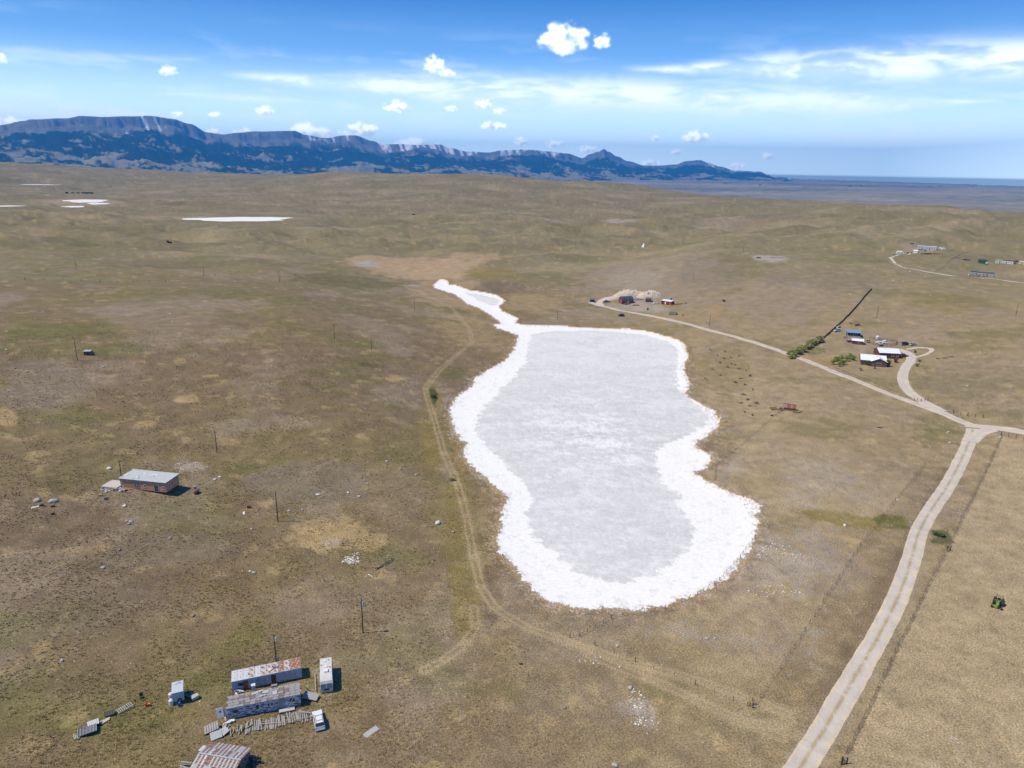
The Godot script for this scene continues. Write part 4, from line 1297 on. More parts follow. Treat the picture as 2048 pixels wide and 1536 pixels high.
# ---------------------------------------------------------------- the junk yard in front: two derelict trailers, motorhome, car, box trailer, shed
func build_junk_yard() -> void:
	var white := paint(0.62, 0.64, 0.66, 0.5)
	var trim := paint(0.5, 0.52, 0.54, 0.6)
	var dark := paint(0.03, 0.03, 0.032, 0.8)
	var rust := worn("rust_sheet", Color(0.52, 0.52, 0.52), Color(0.30, 0.125, 0.055), 60.0, 0.52, 0.10, 5.0, 0.65)
	var rust_more := worn("rust_sheet_heavy", Color(0.46, 0.44, 0.42), Color(0.28, 0.115, 0.05), 50.0, 0.42, 0.12, 4.0, 0.7)
	var rust_less := worn("rust_sheet_light", Color(0.58, 0.59, 0.60), Color(0.36, 0.17, 0.08), 60.0, 0.66, 0.08, 5.0, 0.6)
	var blue_wall := worn("blue_siding", Color(0.46, 0.57, 0.64), Color(0.27, 0.35, 0.42), 40.0, 0.6, 0.15, 4.0, 0.6)
	var peeled := worn("peeling_siding", Color(0.62, 0.66, 0.70), Color(0.12, 0.14, 0.165), 30.0, 0.52, 0.07, 5.0, 0.85, Vector3(0.55, 1.7, 0.55))
	var shingle_a := worn("grey_shingle", Color(0.36, 0.345, 0.34), Color(0.24, 0.225, 0.215), 30.0, 0.55, 0.15, 3.0, 0.95)
	var shingle_b := worn("brown_shingle", Color(0.25, 0.215, 0.20), Color(0.15, 0.115, 0.10), 30.0, 0.5, 0.15, 3.0, 0.95)
	var old_wood := worn("grey_board", Color(0.42, 0.39, 0.36), Color(0.24, 0.22, 0.20), 30.0, 0.5, 0.2, 2.0, 0.95)
	var fresh_wood := paint(0.42, 0.27, 0.12, 0.85)

	# trailer with the rusty roof
	var f := footing(Vector2(-52.95, -114.06), Vector2(-40.76, -118.49), 3.3)
	var o := thing("mobile_home", "pale blue mobile home with white metal roof streaked with orange rust", "mobile home", f[0], f[1])
	var l: float = f[2]
	bx(o, "wall", blue_wall, Vector3(0, 1.30, 0), Vector3(l, 2.3, 3.1))
	bx(o, "skirting", paint(0.16, 0.17, 0.18, 0.9), Vector3(0, -0.05, 0), Vector3(l - 0.2, 0.7, 2.9))
	for i in 12:
		var mat: Material = [rust_less, rust_less, rust_less, rust, rust_less, rust, rust, rust, rust_more, rust, rust_more, rust_more][i]
		for s: int in [-1, 1]:
			bx(o, "roof_sheet", mat, Vector3(-l * 0.5 + (i + 0.5) * l / 12.0, 2.55 + 0.012 * (i % 2), s * 0.83), Vector3(l / 12.0 - 0.04, 0.05, 1.68), Vector3(s * 0.09, 0, 0))
	bx(o, "roof_edge", trim, Vector3(0, 2.44, 1.62), Vector3(l + 0.1, 0.16, 0.06))
	bx(o, "roof_edge", trim, Vector3(0, 2.44, -1.62), Vector3(l + 0.1, 0.16, 0.06))
	for i in 9:
		bx(o, "batten", paint(0.22, 0.30, 0.36, 0.7), Vector3(-l * 0.5 + 0.4 + i * 0.42, 1.3, 1.565), Vector3(0.06, 2.2, 0.03))
	for i in 7:
		bx(o, "batten", paint(0.26, 0.34, 0.40, 0.7), Vector3(-l * 0.5 + 5.0 + i * 1.15, 1.3, 1.565), Vector3(0.05, 2.2, 0.03))
	window(o, Vector3(-l * 0.5 + 1.6, 1.5, 1.55), 0.9, 0.6, dark)
	window(o, Vector3(-l * 0.5 + 4.7, 1.7, 1.55), 0.6, 0.4, trim)
	window(o, Vector3(l * 0.5 - 4.0, 1.45, 1.55), 0.9, 0.9, white, 0.0, 1, paint(0.34, 0.38, 0.40, 0.3))
	window(o, Vector3(l * 0.5 - 2.2, 1.5, 1.55), 0.95, 0.9, white, 0.0, 1, paint(0.34, 0.38, 0.40, 0.3))
	window(o, Vector3(l * 0.5 - 1.2, 1.5, 1.55), 0.85, 0.9, white, 0.0, 1, paint(0.34, 0.38, 0.40, 0.3))
	window(o, Vector3(l * 0.5, 1.5, 0.0), 1.2, 0.8, white, PI / 2)
	door(o, Vector3(-l * 0.5 + 2.5, 1.1, 1.55), 0.95, 1.9, paint(0.20, 0.09, 0.085, 0.8)).set_meta("label", "faded red front door")
	door(o, Vector3(l * 0.5 - 5.3, 1.1, 1.55), 0.9, 1.95, paint(0.16, 0.05, 0.03, 0.8)).set_meta("label", "dark rust red door")
	bx(o, "door_step", old_wood, Vector3(l * 0.5 - 5.3, 0.1, 2.0), Vector3(1.1, 0.25, 0.8))
	for e: Array in [[-3.4, 0.5], [1.1, -0.4], [2.0, 0.2], [-1.0, -0.7]]:
		rod(o, "roof_vent", trim, Vector3(e[0], 2.5, e[1]), Vector3(e[0], 2.95, e[1]), 0.13, 8)
	bx(o, "roof_hatch", paint(0.10, 0.10, 0.10, 0.8), Vector3(1.5, 2.68, 0.2), Vector3(0.6, 0.14, 0.5))
	bx(o, "roof_hatch", paint(0.60, 0.60, 0.60, 0.8), Vector3(0.6, 2.70, 0.6), Vector3(0.5, 0.12, 0.5), Vector3(0, 0.4, 0.2))
	bx(o, "wall_lamp", white, Vector3(l * 0.5 - 0.7, 2.25, 1.6), Vector3(0.16, 0.16, 0.14))
	# fridge and rubbish between the trailers
	o = thing("fridge", "white fridge standing outside the pale blue trailer wall", "fridge", at_ground(Vector2(-48.99, -114.52)), f[1] + 0.05)
	bx(o, "cabinet", white, Vector3(0, 0.8, 0), Vector3(0.8, 1.6, 0.7))
	bx(o, "door", paint(0.68, 0.70, 0.72, 0.4), Vector3(0, 0.55, 0.38), Vector3(0.78, 1.05, 0.06))
	bx(o, "freezer_door", paint(0.68, 0.70, 0.72, 0.4), Vector3(0, 1.35, 0.38), Vector3(0.78, 0.45, 0.06))
	rng.seed = 12
	for e: Array in [[Vector2(-51.66, -114.03), "dark heap of torn boards by the pale blue trailer door"], [Vector2(-51.97, -113.32), "pale broken slab beside the weathered trailer's back corner"]]:
		o = thing("board_heap", e[1], "debris", at_ground(e[0]), rng.randf() * 3.0)
		for i in 7:
			bx(o, "board", [dark, old_wood, white][i % 3] if e[0].x > -55.0 else white, Vector3(rng.randf_range(-0.6, 0.6), 0.08 + 0.07 * i, rng.randf_range(-0.4, 0.4)), Vector3(rng.randf_range(0.7, 1.6), 0.05, 0.3), Vector3(rng.randf_range(-0.15, 0.15), rng.randf() * 3.0, rng.randf_range(-0.15, 0.15)))

	# weathered trailer with the shingle roof
	f = footing(Vector2(-51.04, -106.97), Vector2(-38.82, -111.11), 3.3)
	l = f[2]
	o = thing("mobile_home", "weathered mobile home with peeling dark and white siding and grey shingle roof", "mobile home", f[0], f[1])
	bx(o, "wall", peeled, Vector3(0, 1.25, 0), Vector3(l, 2.5, 3.1))
	bx(o, "skirting", dark, Vector3(0, -0.2, 0), Vector3(l - 0.2, 0.6, 2.9))
	var strip_w := 1.72 / 3.0
	for s: int in [-1, 1]:
		for r in 3:
			var n := 13
			for i in n:
				var sh: Material = shingle_b if (r == 0 and i < 5 and s < 0) or (i == 2 and r == 1) or (i == 7 and s > 0 and r == 2) else shingle_a
				if rng.randf() < 0.14:
					sh = shingle_b
				bx(o, "shingle_strip", sh, Vector3(-l * 0.5 - 0.1 + (i + 0.5 + 0.2 * (r % 2)) * (l + 0.1) / n, 2.82 - 0.085 * (r + 0.5) - 0.02 * r, s * strip_w * (r + 0.5)), Vector3((l + 0.1) / n - 0.05, 0.05, strip_w - 0.03), Vector3(s * 0.15, 0, 0))
	bx(o, "roof_board", paint(0.05, 0.04, 0.04, 0.95), Vector3(0, 2.42, 0), Vector3(l, 0.18, 3.2))
	bx(o, "fascia", paint(0.40, 0.43, 0.46, 0.8), Vector3(0, 2.40, 1.64), Vector3(l + 0.1, 0.14, 0.06))
	for e: Array in [[-1.6, -0.8, 1.2, 0.7, 0.1], [0.3, -0.6, 1.1, 0.9, -0.1], [1.9, 0.3, 0.8, 0.8, 0.0], [-0.6, -1.2, 0.7, 0.5, 0.3]]:
		bx(o, "loose_sheet", paint(0.46, 0.46, 0.47, 0.7), Vector3(e[0], 2.92 - 0.15 * absf(e[1]), e[1]), Vector3(e[2], 0.04, e[3]), Vector3(signf(e[1]) * 0.15, e[4], 0))
	for e: Array in [[-2.4, -1.0, 1.3], [-2.0, -1.35, 1.0], [0.2, -1.4, 0.8]]:
		bx(o, "bare_batten", fresh_wood, Vector3(e[0], 2.88 - 0.15 * absf(e[1]), e[1]), Vector3(e[2], 0.06, 0.16), Vector3(-0.15, 0.1, 0))
	for e: Array in [[-0.4, 0.55, 0.16], [0.15, 0.5, 0.12], [-0.8, 0.75, 0.1]]:
		rod(o, "roof_vent", white, Vector3(e[0], 2.6, e[1]), Vector3(e[0], 3.1, e[1]), e[2], 8)
	window(o, Vector3(-l * 0.5 + 1.4, 1.5, 1.55), 0.8, 0.6, paint(0.12, 0.12, 0.13, 0.8))
	window(o, Vector3(-l * 0.5 + 5.2, 1.55, 1.55), 0.45, 0.6, paint(0.12, 0.12, 0.13, 0.8))
	window(o, Vector3(-l * 0.5 + 7.2, 1.55, 1.55), 0.5, 0.85, white)
	window(o, Vector3(-l * 0.5 + 7.75, 1.55, 1.55), 0.5, 0.85, white)
	window(o, Vector3(l * 0.5 - 1.5, 1.5, 1.55), 0.9, 0.7, paint(0.12, 0.12, 0.13, 0.8))
	door(o, Vector3(l * 0.5 - 3.6, 1.05, 1.55), 0.85, 2.0, paint(0.24, 0.26, 0.28, 0.7))
	bx(o, "door_step", paint(0.45, 0.45, 0.44, 0.8), Vector3(l * 0.5 - 2.6, 0.12, 2.2), Vector3(2.8, 0.22, 1.0))
	rod(o, "leaning_pipe", paint(0.4, 0.4, 0.4, 0.5), Vector3(l * 0.5 - 2.4, 0.3, 2.1), Vector3(l * 0.5 - 0.9, 2.7, 1.7), 0.04)

	# motorhome, front to the camera
	f = footing(Vector2(-36.07, -114.31), Vector2(-33.67, -114.95), 7.3)
	o = thing("motorhome", "long white motorhome with dark windscreen parked beside the rusty roofed trailer", "motorhome", f[0], f[1])
	var cream := worn("motorhome_paint", Color(0.66, 0.64, 0.61), Color(0.52, 0.49, 0.45), 60.0, 0.6, 0.15, 6.0, 0.45)
	var side := PackedVector2Array([Vector2(-3.65, 0.45), Vector2(3.35, 0.45), Vector2(3.6, 0.7), Vector2(3.62, 1.25), Vector2(3.35, 2.05), Vector2(3.1, 2.55), Vector2(2.6, 2.78), Vector2(-3.5, 2.80), Vector2(-3.65, 2.65)])
	put(o, "body", prism(side, 2.42, 2.5, 0.25), cream, Vector3.ZERO, Vector3(0, -PI / 2, 0))
	bx(o, "windscreen", paint(0.10, 0.14, 0.16, 0.08), Vector3(0, 1.70, 3.51), Vector3(2.1, 0.78, 0.05), Vector3(-0.32, 0, 0))
	bx(o, "screen_divider", cream, Vector3(0, 1.70, 3.53), Vector3(0.07, 0.80, 0.06), Vector3(-0.32, 0, 0))
	bx(o, "grille", paint(0.05, 0.05, 0.05, 0.6), Vector3(0, 0.92, 3.63), Vector3(1.0, 0.3, 0.06))
	bx(o, "front_stripe", paint(0.25, 0.13, 0.11, 0.6), Vector3(0, 1.18, 3.635), Vector3(2.2, 0.08, 0.04))
	bx(o, "bumper", paint(0.45, 0.44, 0.42, 0.5), Vector3(0, 0.5, 3.62), Vector3(2.3, 0.24, 0.18))
	for s: int in [-1, 1]:
		bx(o, "headlight", paint(0.72, 0.72, 0.70, 0.15), Vector3(s * 0.85, 0.92, 3.63), Vector3(0.34, 0.22, 0.06))
		bx(o, "mirror", dark, Vector3(s * 1.38, 1.55, 3.1), Vector3(0.16, 0.34, 0.1))
		for e: float in [2.4, -1.9]:
			var w := put(o, "wheel", round_shape(0.42, 0.42, 0.28, 16), dark, Vector3(s * 1.06, 0.42, e), Vector3(0, 0, PI / 2))
			put(w, "rim", round_shape(0.22, 0.22, 0.3, 12), paint(0.5, 0.5, 0.5, 0.4, 0.8))
		for e: Array in [[2.2, 0.8], [0.4, 1.2], [-1.8, 1.1]]:
			window(o, Vector3(s * 1.21, 1.75, e[0]), e[1], 0.65, paint(0.2, 0.2, 0.2, 0.6), s * PI / 2)
		bx(o, "side_stripe", paint(0.25, 0.13, 0.11, 0.6), Vector3(s * 1.215, 1.2, -0.2), Vector3(0.02, 0.14, 6.8))
	door(o, Vector3(1.21, 1.35, 1.35), 0.65, 1.7, paint(0.6, 0.58, 0.56, 0.5), PI / 2)
	bx(o, "air_conditioner", paint(0.72, 0.72, 0.71, 0.5), Vector3(0.05, 2.95, 0.55), Vector3(0.75, 0.3, 0.95))
	bx(o, "roof_hatch", paint(0.70, 0.70, 0.69, 0.5), Vector3(0.0, 2.86, -0.75), Vector3(0.55, 0.14, 0.55))
	bx(o, "roof_hatch", paint(0.70, 0.70, 0.69, 0.5), Vector3(-0.15, 2.86, -2.6), Vector3(0.5, 0.14, 0.6))
	for e: Array in [[0.65, -0.5], [0.85, -0.4], [-0.9, -1.3], [0.5, -2.7]]:
		rod(o, "roof_vent", paint(0.25, 0.25, 0.25, 0.6), Vector3(e[0], 2.78, e[1]), Vector3(e[0], 3.0, e[1]), 0.08, 8)

	# white estate car, tail to the camera
	car("parked_car", "white estate car with roof bars parked at the end of the collapsed fence", Vector2(-34.45, -107.08), 1.962, paint(0.72, 0.73, 0.74, 0.25), "suv", "", 1.0)

	# box trailer
	f = footing(Vector2(-62.08, -109.42), Vector2(-60.42, -110.15), 3.3)
	l = 1.95
	o = thing("box_trailer", "grey enclosed box trailer with flat roof beside two white tanks", "trailer", f[0], f[1])
	var grey_metal := worn("box_trailer_paint", Color(0.40, 0.45, 0.50), Color(0.33, 0.37, 0.42), 60.0, 0.6, 0.2, 4.0, 0.4)
	bx(o, "body", grey_metal, Vector3(0, 1.42, 0), Vector3(l, 2.0, 3.2))
	bx(o, "roof", paint(0.50, 0.55, 0.60, 0.35), Vector3(0, 2.45, 0), Vector3(l + 0.06, 0.07, 3.26))
	for e: Array in [[0.2, -1.1, 0.6], [0.5, -1.15, 0.3], [-0.2, -0.75, 0.5], [0.55, -0.7, 0.25]]:
		bx(o, "roof_patch", paint(0.10, 0.11, 0.13, 0.8), Vector3(e[0], 2.492, e[1]), Vector3(e[2], 0.02, 0.12), Vector3(0, e[2], 0))
	for s: int in [-1, 1]:
		bx(o, "corner_trim", paint(0.52, 0.55, 0.58, 0.4), Vector3(s * (l * 0.5), 1.42, 1.6), Vector3(0.07, 2.02, 0.07))
		var w := put(o, "wheel", round_shape(0.34, 0.34, 0.22, 14), dark, Vector3(s * 1.05, 0.34, 0.0), Vector3(0, 0, PI / 2))
		put(w, "rim", round_shape(0.18, 0.18, 0.24, 10), paint(0.5, 0.5, 0.5, 0.4, 0.7))
		rod(o, "tongue", dark, Vector3(s * 0.7, 0.42, 1.6), Vector3(0, 0.42, 2.7), 0.05)
	var sp := put(o, "spare_wheel", round_shape(0.34, 0.34, 0.22, 14), dark, Vector3(0.25, 0.75, 1.74), Vector3(PI / 2, 0, 0))
	put(sp, "rim", round_shape(0.18, 0.18, 0.24, 10), paint(0.4, 0.42, 0.45, 0.4, 0.7))
	bx(o, "chassis", dark, Vector3(0, 0.36, 0), Vector3(1.5, 0.12, 3.2))
	rod(o, "jack_stand", dark, Vector3(0, -0.1, 2.6), Vector3(0, 0.8, 2.6), 0.05)
	tag(rod(self, "blue_jug", paint(0.02, 0.16, 0.55, 0.4), at_ground(Vector2(-60.88, -109.3)), at_ground(Vector2(-60.88, -109.3), 0.7), 0.28, 10, 0.2), "bright blue plastic jug by the box trailer's front", "jug")
	for e: Array in [[Vector2(-63.3, -111.15), "white tank against the box trailer, the one farther back"], [Vector2(-62.43, -109.38), "white tank against the box trailer's front corner"]]:
		o = thing("propane_tank", e[1], "tank", at_ground(e[0]), f[1], "two white tanks")
		put(o, "drum", round_shape(0.42, 0.42, 0.9, 14), white, Vector3(0, 0.5, 0))
		put(o, "dome", round_shape(0.42, 0.2, 0.2, 14), white, Vector3(0, 1.05, 0))
		put(o, "foot_ring", round_shape(0.36, 0.36, 0.12, 12), paint(0.4, 0.4, 0.4, 0.6), Vector3(0, 0.03, 0))
	rng.seed = 77
	o = thing("scrap_heap", "scrap boards and a pale carton heaped beside the box trailer", "debris", at_ground(Vector2(-59.7, -111.59)), 0.3)
	bx(o, "carton", paint(0.42, 0.40, 0.38, 0.8), Vector3(0.7, 0.35, 0.5), Vector3(1.3, 0.55, 0.9), Vector3(0, 0.5, 0.1))
	for i in 6:
		bx(o, "board", [dark, old_wood, paint(0.14, 0.15, 0.17, 0.8)][i % 3], Vector3(rng.randf_range(-0.7, 0.5), 0.1 + 0.08 * i, rng.randf_range(-0.8, 0.4)), Vector3(rng.randf_range(1.0, 1.9), 0.07, 0.4), Vector3(rng.randf_range(-0.2, 0.2), rng.randf() * 3.0, 0.1))

	# collapsed fence lying in front of the weathered trailer
	var a := Vector2(-47.14, -104.79)
	var b := Vector2(-35.52, -109.19)
	var turn := atan2(-(b.y - a.y), b.x - a.x)
	o = thing("collapsed_fence", "long collapsed grey board fence lying flat in the grass", "fence", at_ground((a + b) * 0.5, 0.05), turn)
	var n := 34
	var long := (b - a).length()
	for i in n:
		if i % 11 == 8:
			continue
		var x := -long * 0.5 + long * (i + 0.5) / n
		var q := Vector2(x, 0).rotated(-turn) + (a + b) * 0.5
		var y := height_at(q.x, q.y) - o.position.y
		var z_off := rng.randf_range(-0.3, 0.3) - 0.3 * sin(i * 0.35)
		bx(o, "slat", old_wood, Vector3(x + rng.randf_range(-0.08, 0.08), y + 0.16 + rng.randf_range(0.0, 0.08), z_off), Vector3(0.22 if i % 6 else 0.38, 0.05, rng.randf_range(2.3, 3.0)), Vector3(rng.randf_range(-0.05, 0.05), rng.randf_range(-0.12, 0.12), rng.randf_range(-0.06, 0.06)))
	for e: Array in [[-long * 0.32, 0.9, long * 0.3], [long * 0.02, 0.95, long * 0.34], [long * 0.33, 0.75, long * 0.3], [-long * 0.1, -0.7, long * 0.4], [long * 0.3, -0.8, long * 0.36]]:
		bx(o, "rail", old_wood, Vector3(e[0], 0.08, e[1]), Vector3(e[2], 0.09, 0.12), Vector3(0, rng.randf_range(-0.04, 0.04), 0))
	# loose boards and sheets around it
	var loose := [
		[Vector2(-36.25, -108.13), Vector2(-34.84, -110.14), 0.22, "long grey plank lying aslant beside the white car"],
		[Vector2(-44.83, -105.92), Vector2(-40.71, -106.41), 0.20, "long pale plank across the middle of the fallen fence"],
		[Vector2(-38.79, -109.54), Vector2(-36.4, -109.02), 0.30, "wide board poking out of the fence near the white car"],
		[Vector2(-53.75, -102.57), Vector2(-51.99, -104.78), 0.14, "thin dark pole under the slatted pallet"],
		[Vector2(-47.67, -103.79), Vector2(-45.81, -105.61), 0.14, "dark thin board across the fence's broken end"],
		[Vector2(-52.13, -107.89), Vector2(-51.16, -106.33), 0.35, "pale pipe-like board leaning near the trailer's corner"],
		[Vector2(-38.58, -119.82), Vector2(-37.05, -114.87), 0.20, "grey plank lying between the trailers and the motorhome"],
		[Vector2(-39.23, -115.72), Vector2(-36.93, -113.36), 0.16, "dark pole lying beside the leaning grey panel"],
		[Vector2(-39.54, -122.63), Vector2(-38.06, -125.6), 0.10, "thin dark pole behind the motorhome's rear"]]
	for e: Array in loose:
		var p: Vector2 = e[0]
		var q: Vector2 = e[1]
		var w := put(self, "plank", box_shape(Vector3((q - p).length(), 0.06, e[2])), dark if e[3].contains("dark") else old_wood, (at_ground(p) + at_ground(q)) * 0.5 + Vector3(0, 0.28, 0), Vector3(0.05, atan2(-(q.y - p.y), q.x - p.x), 0.02))
		tag(w, e[3], "plank", "loose planks in the yard")
	# pallet and sheet at the left end of the fence
	o = thing("pallet", "grey slatted pallet tipped up at the fence's broken end", "pallet", at_ground(Vector2(-52.87, -104.09), 0.25), turn + 0.1)
	for i in 6:
		bx(o, "slat", old_wood, Vector3(-1.0 + i * 0.4, 0.16 + 0.08 * i, 0), Vector3(0.34, 0.05, 1.9), Vector3(0.1, 0, 0.2))
	for e: float in [-0.75, 0.75]:
		bx(o, "bearer", dark, Vector3(0, 0.2, e), Vector3(2.4, 0.12, 0.12), Vector3(0.1, 0, 0.2))
	o = thing("roofing_sheet", "flat grey metal sheet lying bent beside the slatted pallet", "sheet", at_ground(Vector2(-51.2, -103.04), 0.25), turn + 0.15)
	bx(o, "sheet", paint(0.36, 0.38, 0.40, 0.5), Vector3(-0.4, 0.12, 0.1), Vector3(1.9, 0.05, 1.9), Vector3(0.12, 0, 0.1))
	bx(o, "folded_edge", paint(0.33, 0.35, 0.37, 0.5), Vector3(1.0, 0.22, -0.1), Vector3(1.3, 0.05, 1.5), Vector3(0.1, 0.4, 0.3))
	o = thing("board_heap", "jumbled boards with orange offcuts at the fence's broken end", "debris", at_ground(Vector2(-49.32, -104.15)), turn)
	for i in 14:
		bx(o, "board", fresh_wood if i % 5 == 1 else (dark if i % 4 == 2 else old_wood), Vector3(rng.randf_range(-1.6, 1.9), 0.12 + 0.04 * i, rng.randf_range(-0.8, 0.6)), Vector3(0.18, 0.06, rng.randf_range(1.2, 2.3)), Vector3(rng.randf_range(-0.12, 0.12), rng.randf_range(-0.6, 0.6), rng.randf_range(-0.2, 0.2)))
	o = thing("shower_stall", "white plastic stall leaning on the weathered trailer's end", "debris", at_ground(Vector2(-52.65, -107.59)), turn - 0.1)
	bx(o, "panel", white, Vector3(0, 0.9, 0.2), Vector3(1.2, 1.9, 0.08), Vector3(-0.25, 0, 0.12))
	bx(o, "panel", paint(0.42, 0.45, 0.44, 0.6), Vector3(0.9, 0.8, 0.1), Vector3(0.7, 1.7, 0.08), Vector3(-0.2, 0.1, 0))
	bx(o, "opening", dark, Vector3(0.1, 1.35, 0.40), Vector3(0.35, 0.3, 0.05), Vector3(-0.25, 0, 0.12))
	o = thing("wash_basin", "white broken basin on the grass by the fence's end", "debris", at_ground(Vector2(-50.71, -105.88)), 0.5)
	bx(o, "bowl", white, Vector3(0, 0.25, 0), Vector3(1.3, 0.4, 0.55), Vector3(0, 0.2, 0.1))
	bx(o, "rim", paint(0.75, 0.75, 0.75, 0.4), Vector3(0.9, 0.3, -0.2), Vector3(0.7, 0.25, 0.5), Vector3(0, -0.4, 0))
	o = thing("leaning_panel", "grey board panel propped at the weathered trailer's right end", "panel", at_ground(Vector2(-37.52, -113.06), 0.2), turn - 0.55)
	bx(o, "panel", paint(0.33, 0.33, 0.34, 0.8), Vector3(0, 0.45, 0), Vector3(2.9, 0.07, 1.5), Vector3(0.25, 0, -0.12))
	bx(o, "edge_board", old_wood, Vector3(0, 0.35, 0.8), Vector3(2.9, 0.12, 0.08), Vector3(0.25, 0, -0.12))
	bx(o, "prop", dark, Vector3(-0.9, 0.1, -0.3), Vector3(0.12, 0.7, 0.12))
	o = thing("sheet_of_plywood", "lone grey plywood sheet lying in open grass", "sheet", at_ground(Vector2(-24.46, -105.15), 0.12), 0.818)
	bx(o, "sheet", paint(0.40, 0.39, 0.38, 0.8), Vector3.ZERO, Vector3(2.9, 0.05, 1.15), Vector3(0.08, 0, 0.03))
	bx(o, "batten", old_wood, Vector3(0, -0.08, 0.3), Vector3(2.7, 0.08, 0.1))

	# string of fallen gates and racks to the left
	o = thing("metal_rack", "grey slatted metal rack lying nearest the orange toy", "rack", at_ground(Vector2(-69.83, -107.16), 0.2), 0.9)
	for i in 8:
		bx(o, "bar", paint(0.40, 0.41, 0.42, 0.5), Vector3(-1.2 + i * 0.34, 0.2 + 0.05 * (i % 2), 0), Vector3(0.1, 0.06, 1.3), Vector3(0, 0, 0.1))
	for e: float in [-0.5, 0.5]:
		bx(o, "rail", paint(0.5, 0.48, 0.42, 0.5), Vector3(0, 0.12, e), Vector3(2.7, 0.08, 0.08), Vector3(0, 0, 0.02))
	o = thing("dark_gate", "dark rusted gate panel lying between the metal rack and pale board", "gate", at_ground(Vector2(-71.64, -105.35), 0.15), 0.5)
	bx(o, "panel", paint(0.07, 0.065, 0.06, 0.8), Vector3(0, 0.3, 0), Vector3(1.7, 0.06, 0.9), Vector3(0.45, 0, 0))
	for i in 5:
		bx(o, "bar", paint(0.12, 0.11, 0.10, 0.7), Vector3(-0.8 + 0.4 * i, 0.36, 0), Vector3(0.06, 0.06, 0.95), Vector3(0.45, 0, 0))
	o = thing("pale_board", "pale broken board lying beside the dark gate panel", "board", at_ground(Vector2(-71.8, -103.7), 0.12), 0.75)
	for i in 3:
		bx(o, "plank", paint(0.50, 0.44, 0.37, 0.85), Vector3(0.1 * i, 0.03 * i, -0.3 + 0.3 * i), Vector3(2.3 - 0.4 * i, 0.05, 0.26), Vector3(0, 0.1 * i, 0.02))
	o = thing("wire_cage", "grey wire cage trailer bed lying overturned in the grass", "cage", at_ground(Vector2(-73.09, -101.06), 0.2), 0.52)
	bx(o, "floor", paint(0.13, 0.14, 0.16, 0.5), Vector3(0, 0.35, 0), Vector3(2.9, 0.08, 1.7), Vector3(0.1, 0, 0.06))
	for i in 7:
		bx(o, "bar", paint(0.38, 0.39, 0.40, 0.5), Vector3(-1.4 + 0.47 * i, 0.46, 0), Vector3(0.06, 0.06, 1.75), Vector3(0.1, 0, 0.06))
	for i in 4:
		bx(o, "end_bar", paint(0.5, 0.5, 0.38, 0.5), Vector3(-2.0 + 0.22 * i, 0.15, 0.4), Vector3(0.1, 0.08, 1.5), Vector3(0, 0.15, 0))
	rod(o, "upright", paint(0.45, 0.46, 0.46, 0.5), Vector3(-0.9, 0.3, -0.8), Vector3(-1.0, 1.9, -0.8), 0.04)
	o = thing("louvred_panel", "small grey louvred panel propped on the wire cage", "panel", at_ground(Vector2(-72.88, -102.66), 0.25), 0.6)
	for i in 6:
		bx(o, "louvre", paint(0.40, 0.42, 0.44, 0.5), Vector3(-0.8 + 0.3 * i, 0.5, 0), Vector3(0.26, 0.05, 1.1), Vector3(0.3, 0, 0.25))
	bx(o, "frame", dark, Vector3(0, 0.3, 0), Vector3(1.9, 0.3, 0.9), Vector3(0.3, 0, 0))
	# toy and black chair
	o = thing("ride_on_toy", "small red and orange plastic toy lying in the grass", "toy", at_ground(Vector2(-66.4, -108.46)), 0.4)
	bx(o, "body", paint(0.75, 0.20, 0.02, 0.4), Vector3(0.2, 0.3, 0), Vector3(0.6, 0.35, 0.4))
	bx(o, "back", paint(0.55, 0.04, 0.02, 0.4), Vector3(-0.2, 0.35, 0), Vector3(0.25, 0.65, 0.5), Vector3(0, 0, 0.3))
	bx(o, "handle", paint(0.05, 0.05, 0.05, 0.6), Vector3(0.1, 0.55, 0), Vector3(0.06, 0.06, 1.5), Vector3(0, 0.6, 0))
	o = thing("black_chair", "small black chair standing alone in the grass", "chair", at_ground(Vector2(-68.33, -110.31)), 0.7)
	bx(o, "seat", dark, Vector3(0, 0.42, 0), Vector3(0.6, 0.1, 0.6))
	bx(o, "backrest", dark, Vector3(0, 0.75, -0.28), Vector3(0.6, 0.6, 0.08), Vector3(-0.15, 0, 0))
	for s: int in [-1, 1]:
		for e: int in [-1, 1]:
			bx(o, "leg", dark, Vector3(s * 0.26, 0.2, e * 0.26), Vector3(0.07, 0.42, 0.07))

	# rusty shed at the bottom edge
	a = Vector2(-51.26, -95.85)
	b = Vector2(-43.87, -94.56)
	turn = atan2(-(b.y - a.y), b.x - a.x)
	var mid := (a + b) * 0.5
	l = (b - a).length() - 0.5
	o = thing("rusty_shed", "old shed with patched roof of rusty and silver metal sheets", "shed", spot(mid), turn)
	put(o, "wall", gable_walls(l, 6.4, 2.2, 3.0), worn("shed_wall", Color(0.24, 0.20, 0.17), Color(0.10, 0.085, 0.075), 40.0, 0.5, 0.2, 4.0, 0.95), Vector3.ZERO, Vector3(0, PI / 2, 0))
	rng.seed = 5
	var silver := worn("silver_sheet", Color(0.44, 0.46, 0.48), Color(0.34, 0.33, 0.32), 40.0, 0.6, 0.15, 3.0, 0.42)
	var red_rust := worn("red_rust_sheet", Color(0.21, 0.095, 0.06), Color(0.36, 0.32, 0.30), 30.0, 0.66, 0.10, 3.0, 0.8)
	gable_sheets(o, l, 6.4, 2.2, 3.0, 22, [silver, red_rust, silver, red_rust, rust_less], 0.35, 2, true)
	bx(o, "lean_to_roof", paint(0.55, 0.53, 0.5, 0.6), Vector3(-l * 0.5 - 0.4, 2.5, -1.6), Vector3(1.4, 0.06, 1.5), Vector3(-0.2, 0, 0.1))
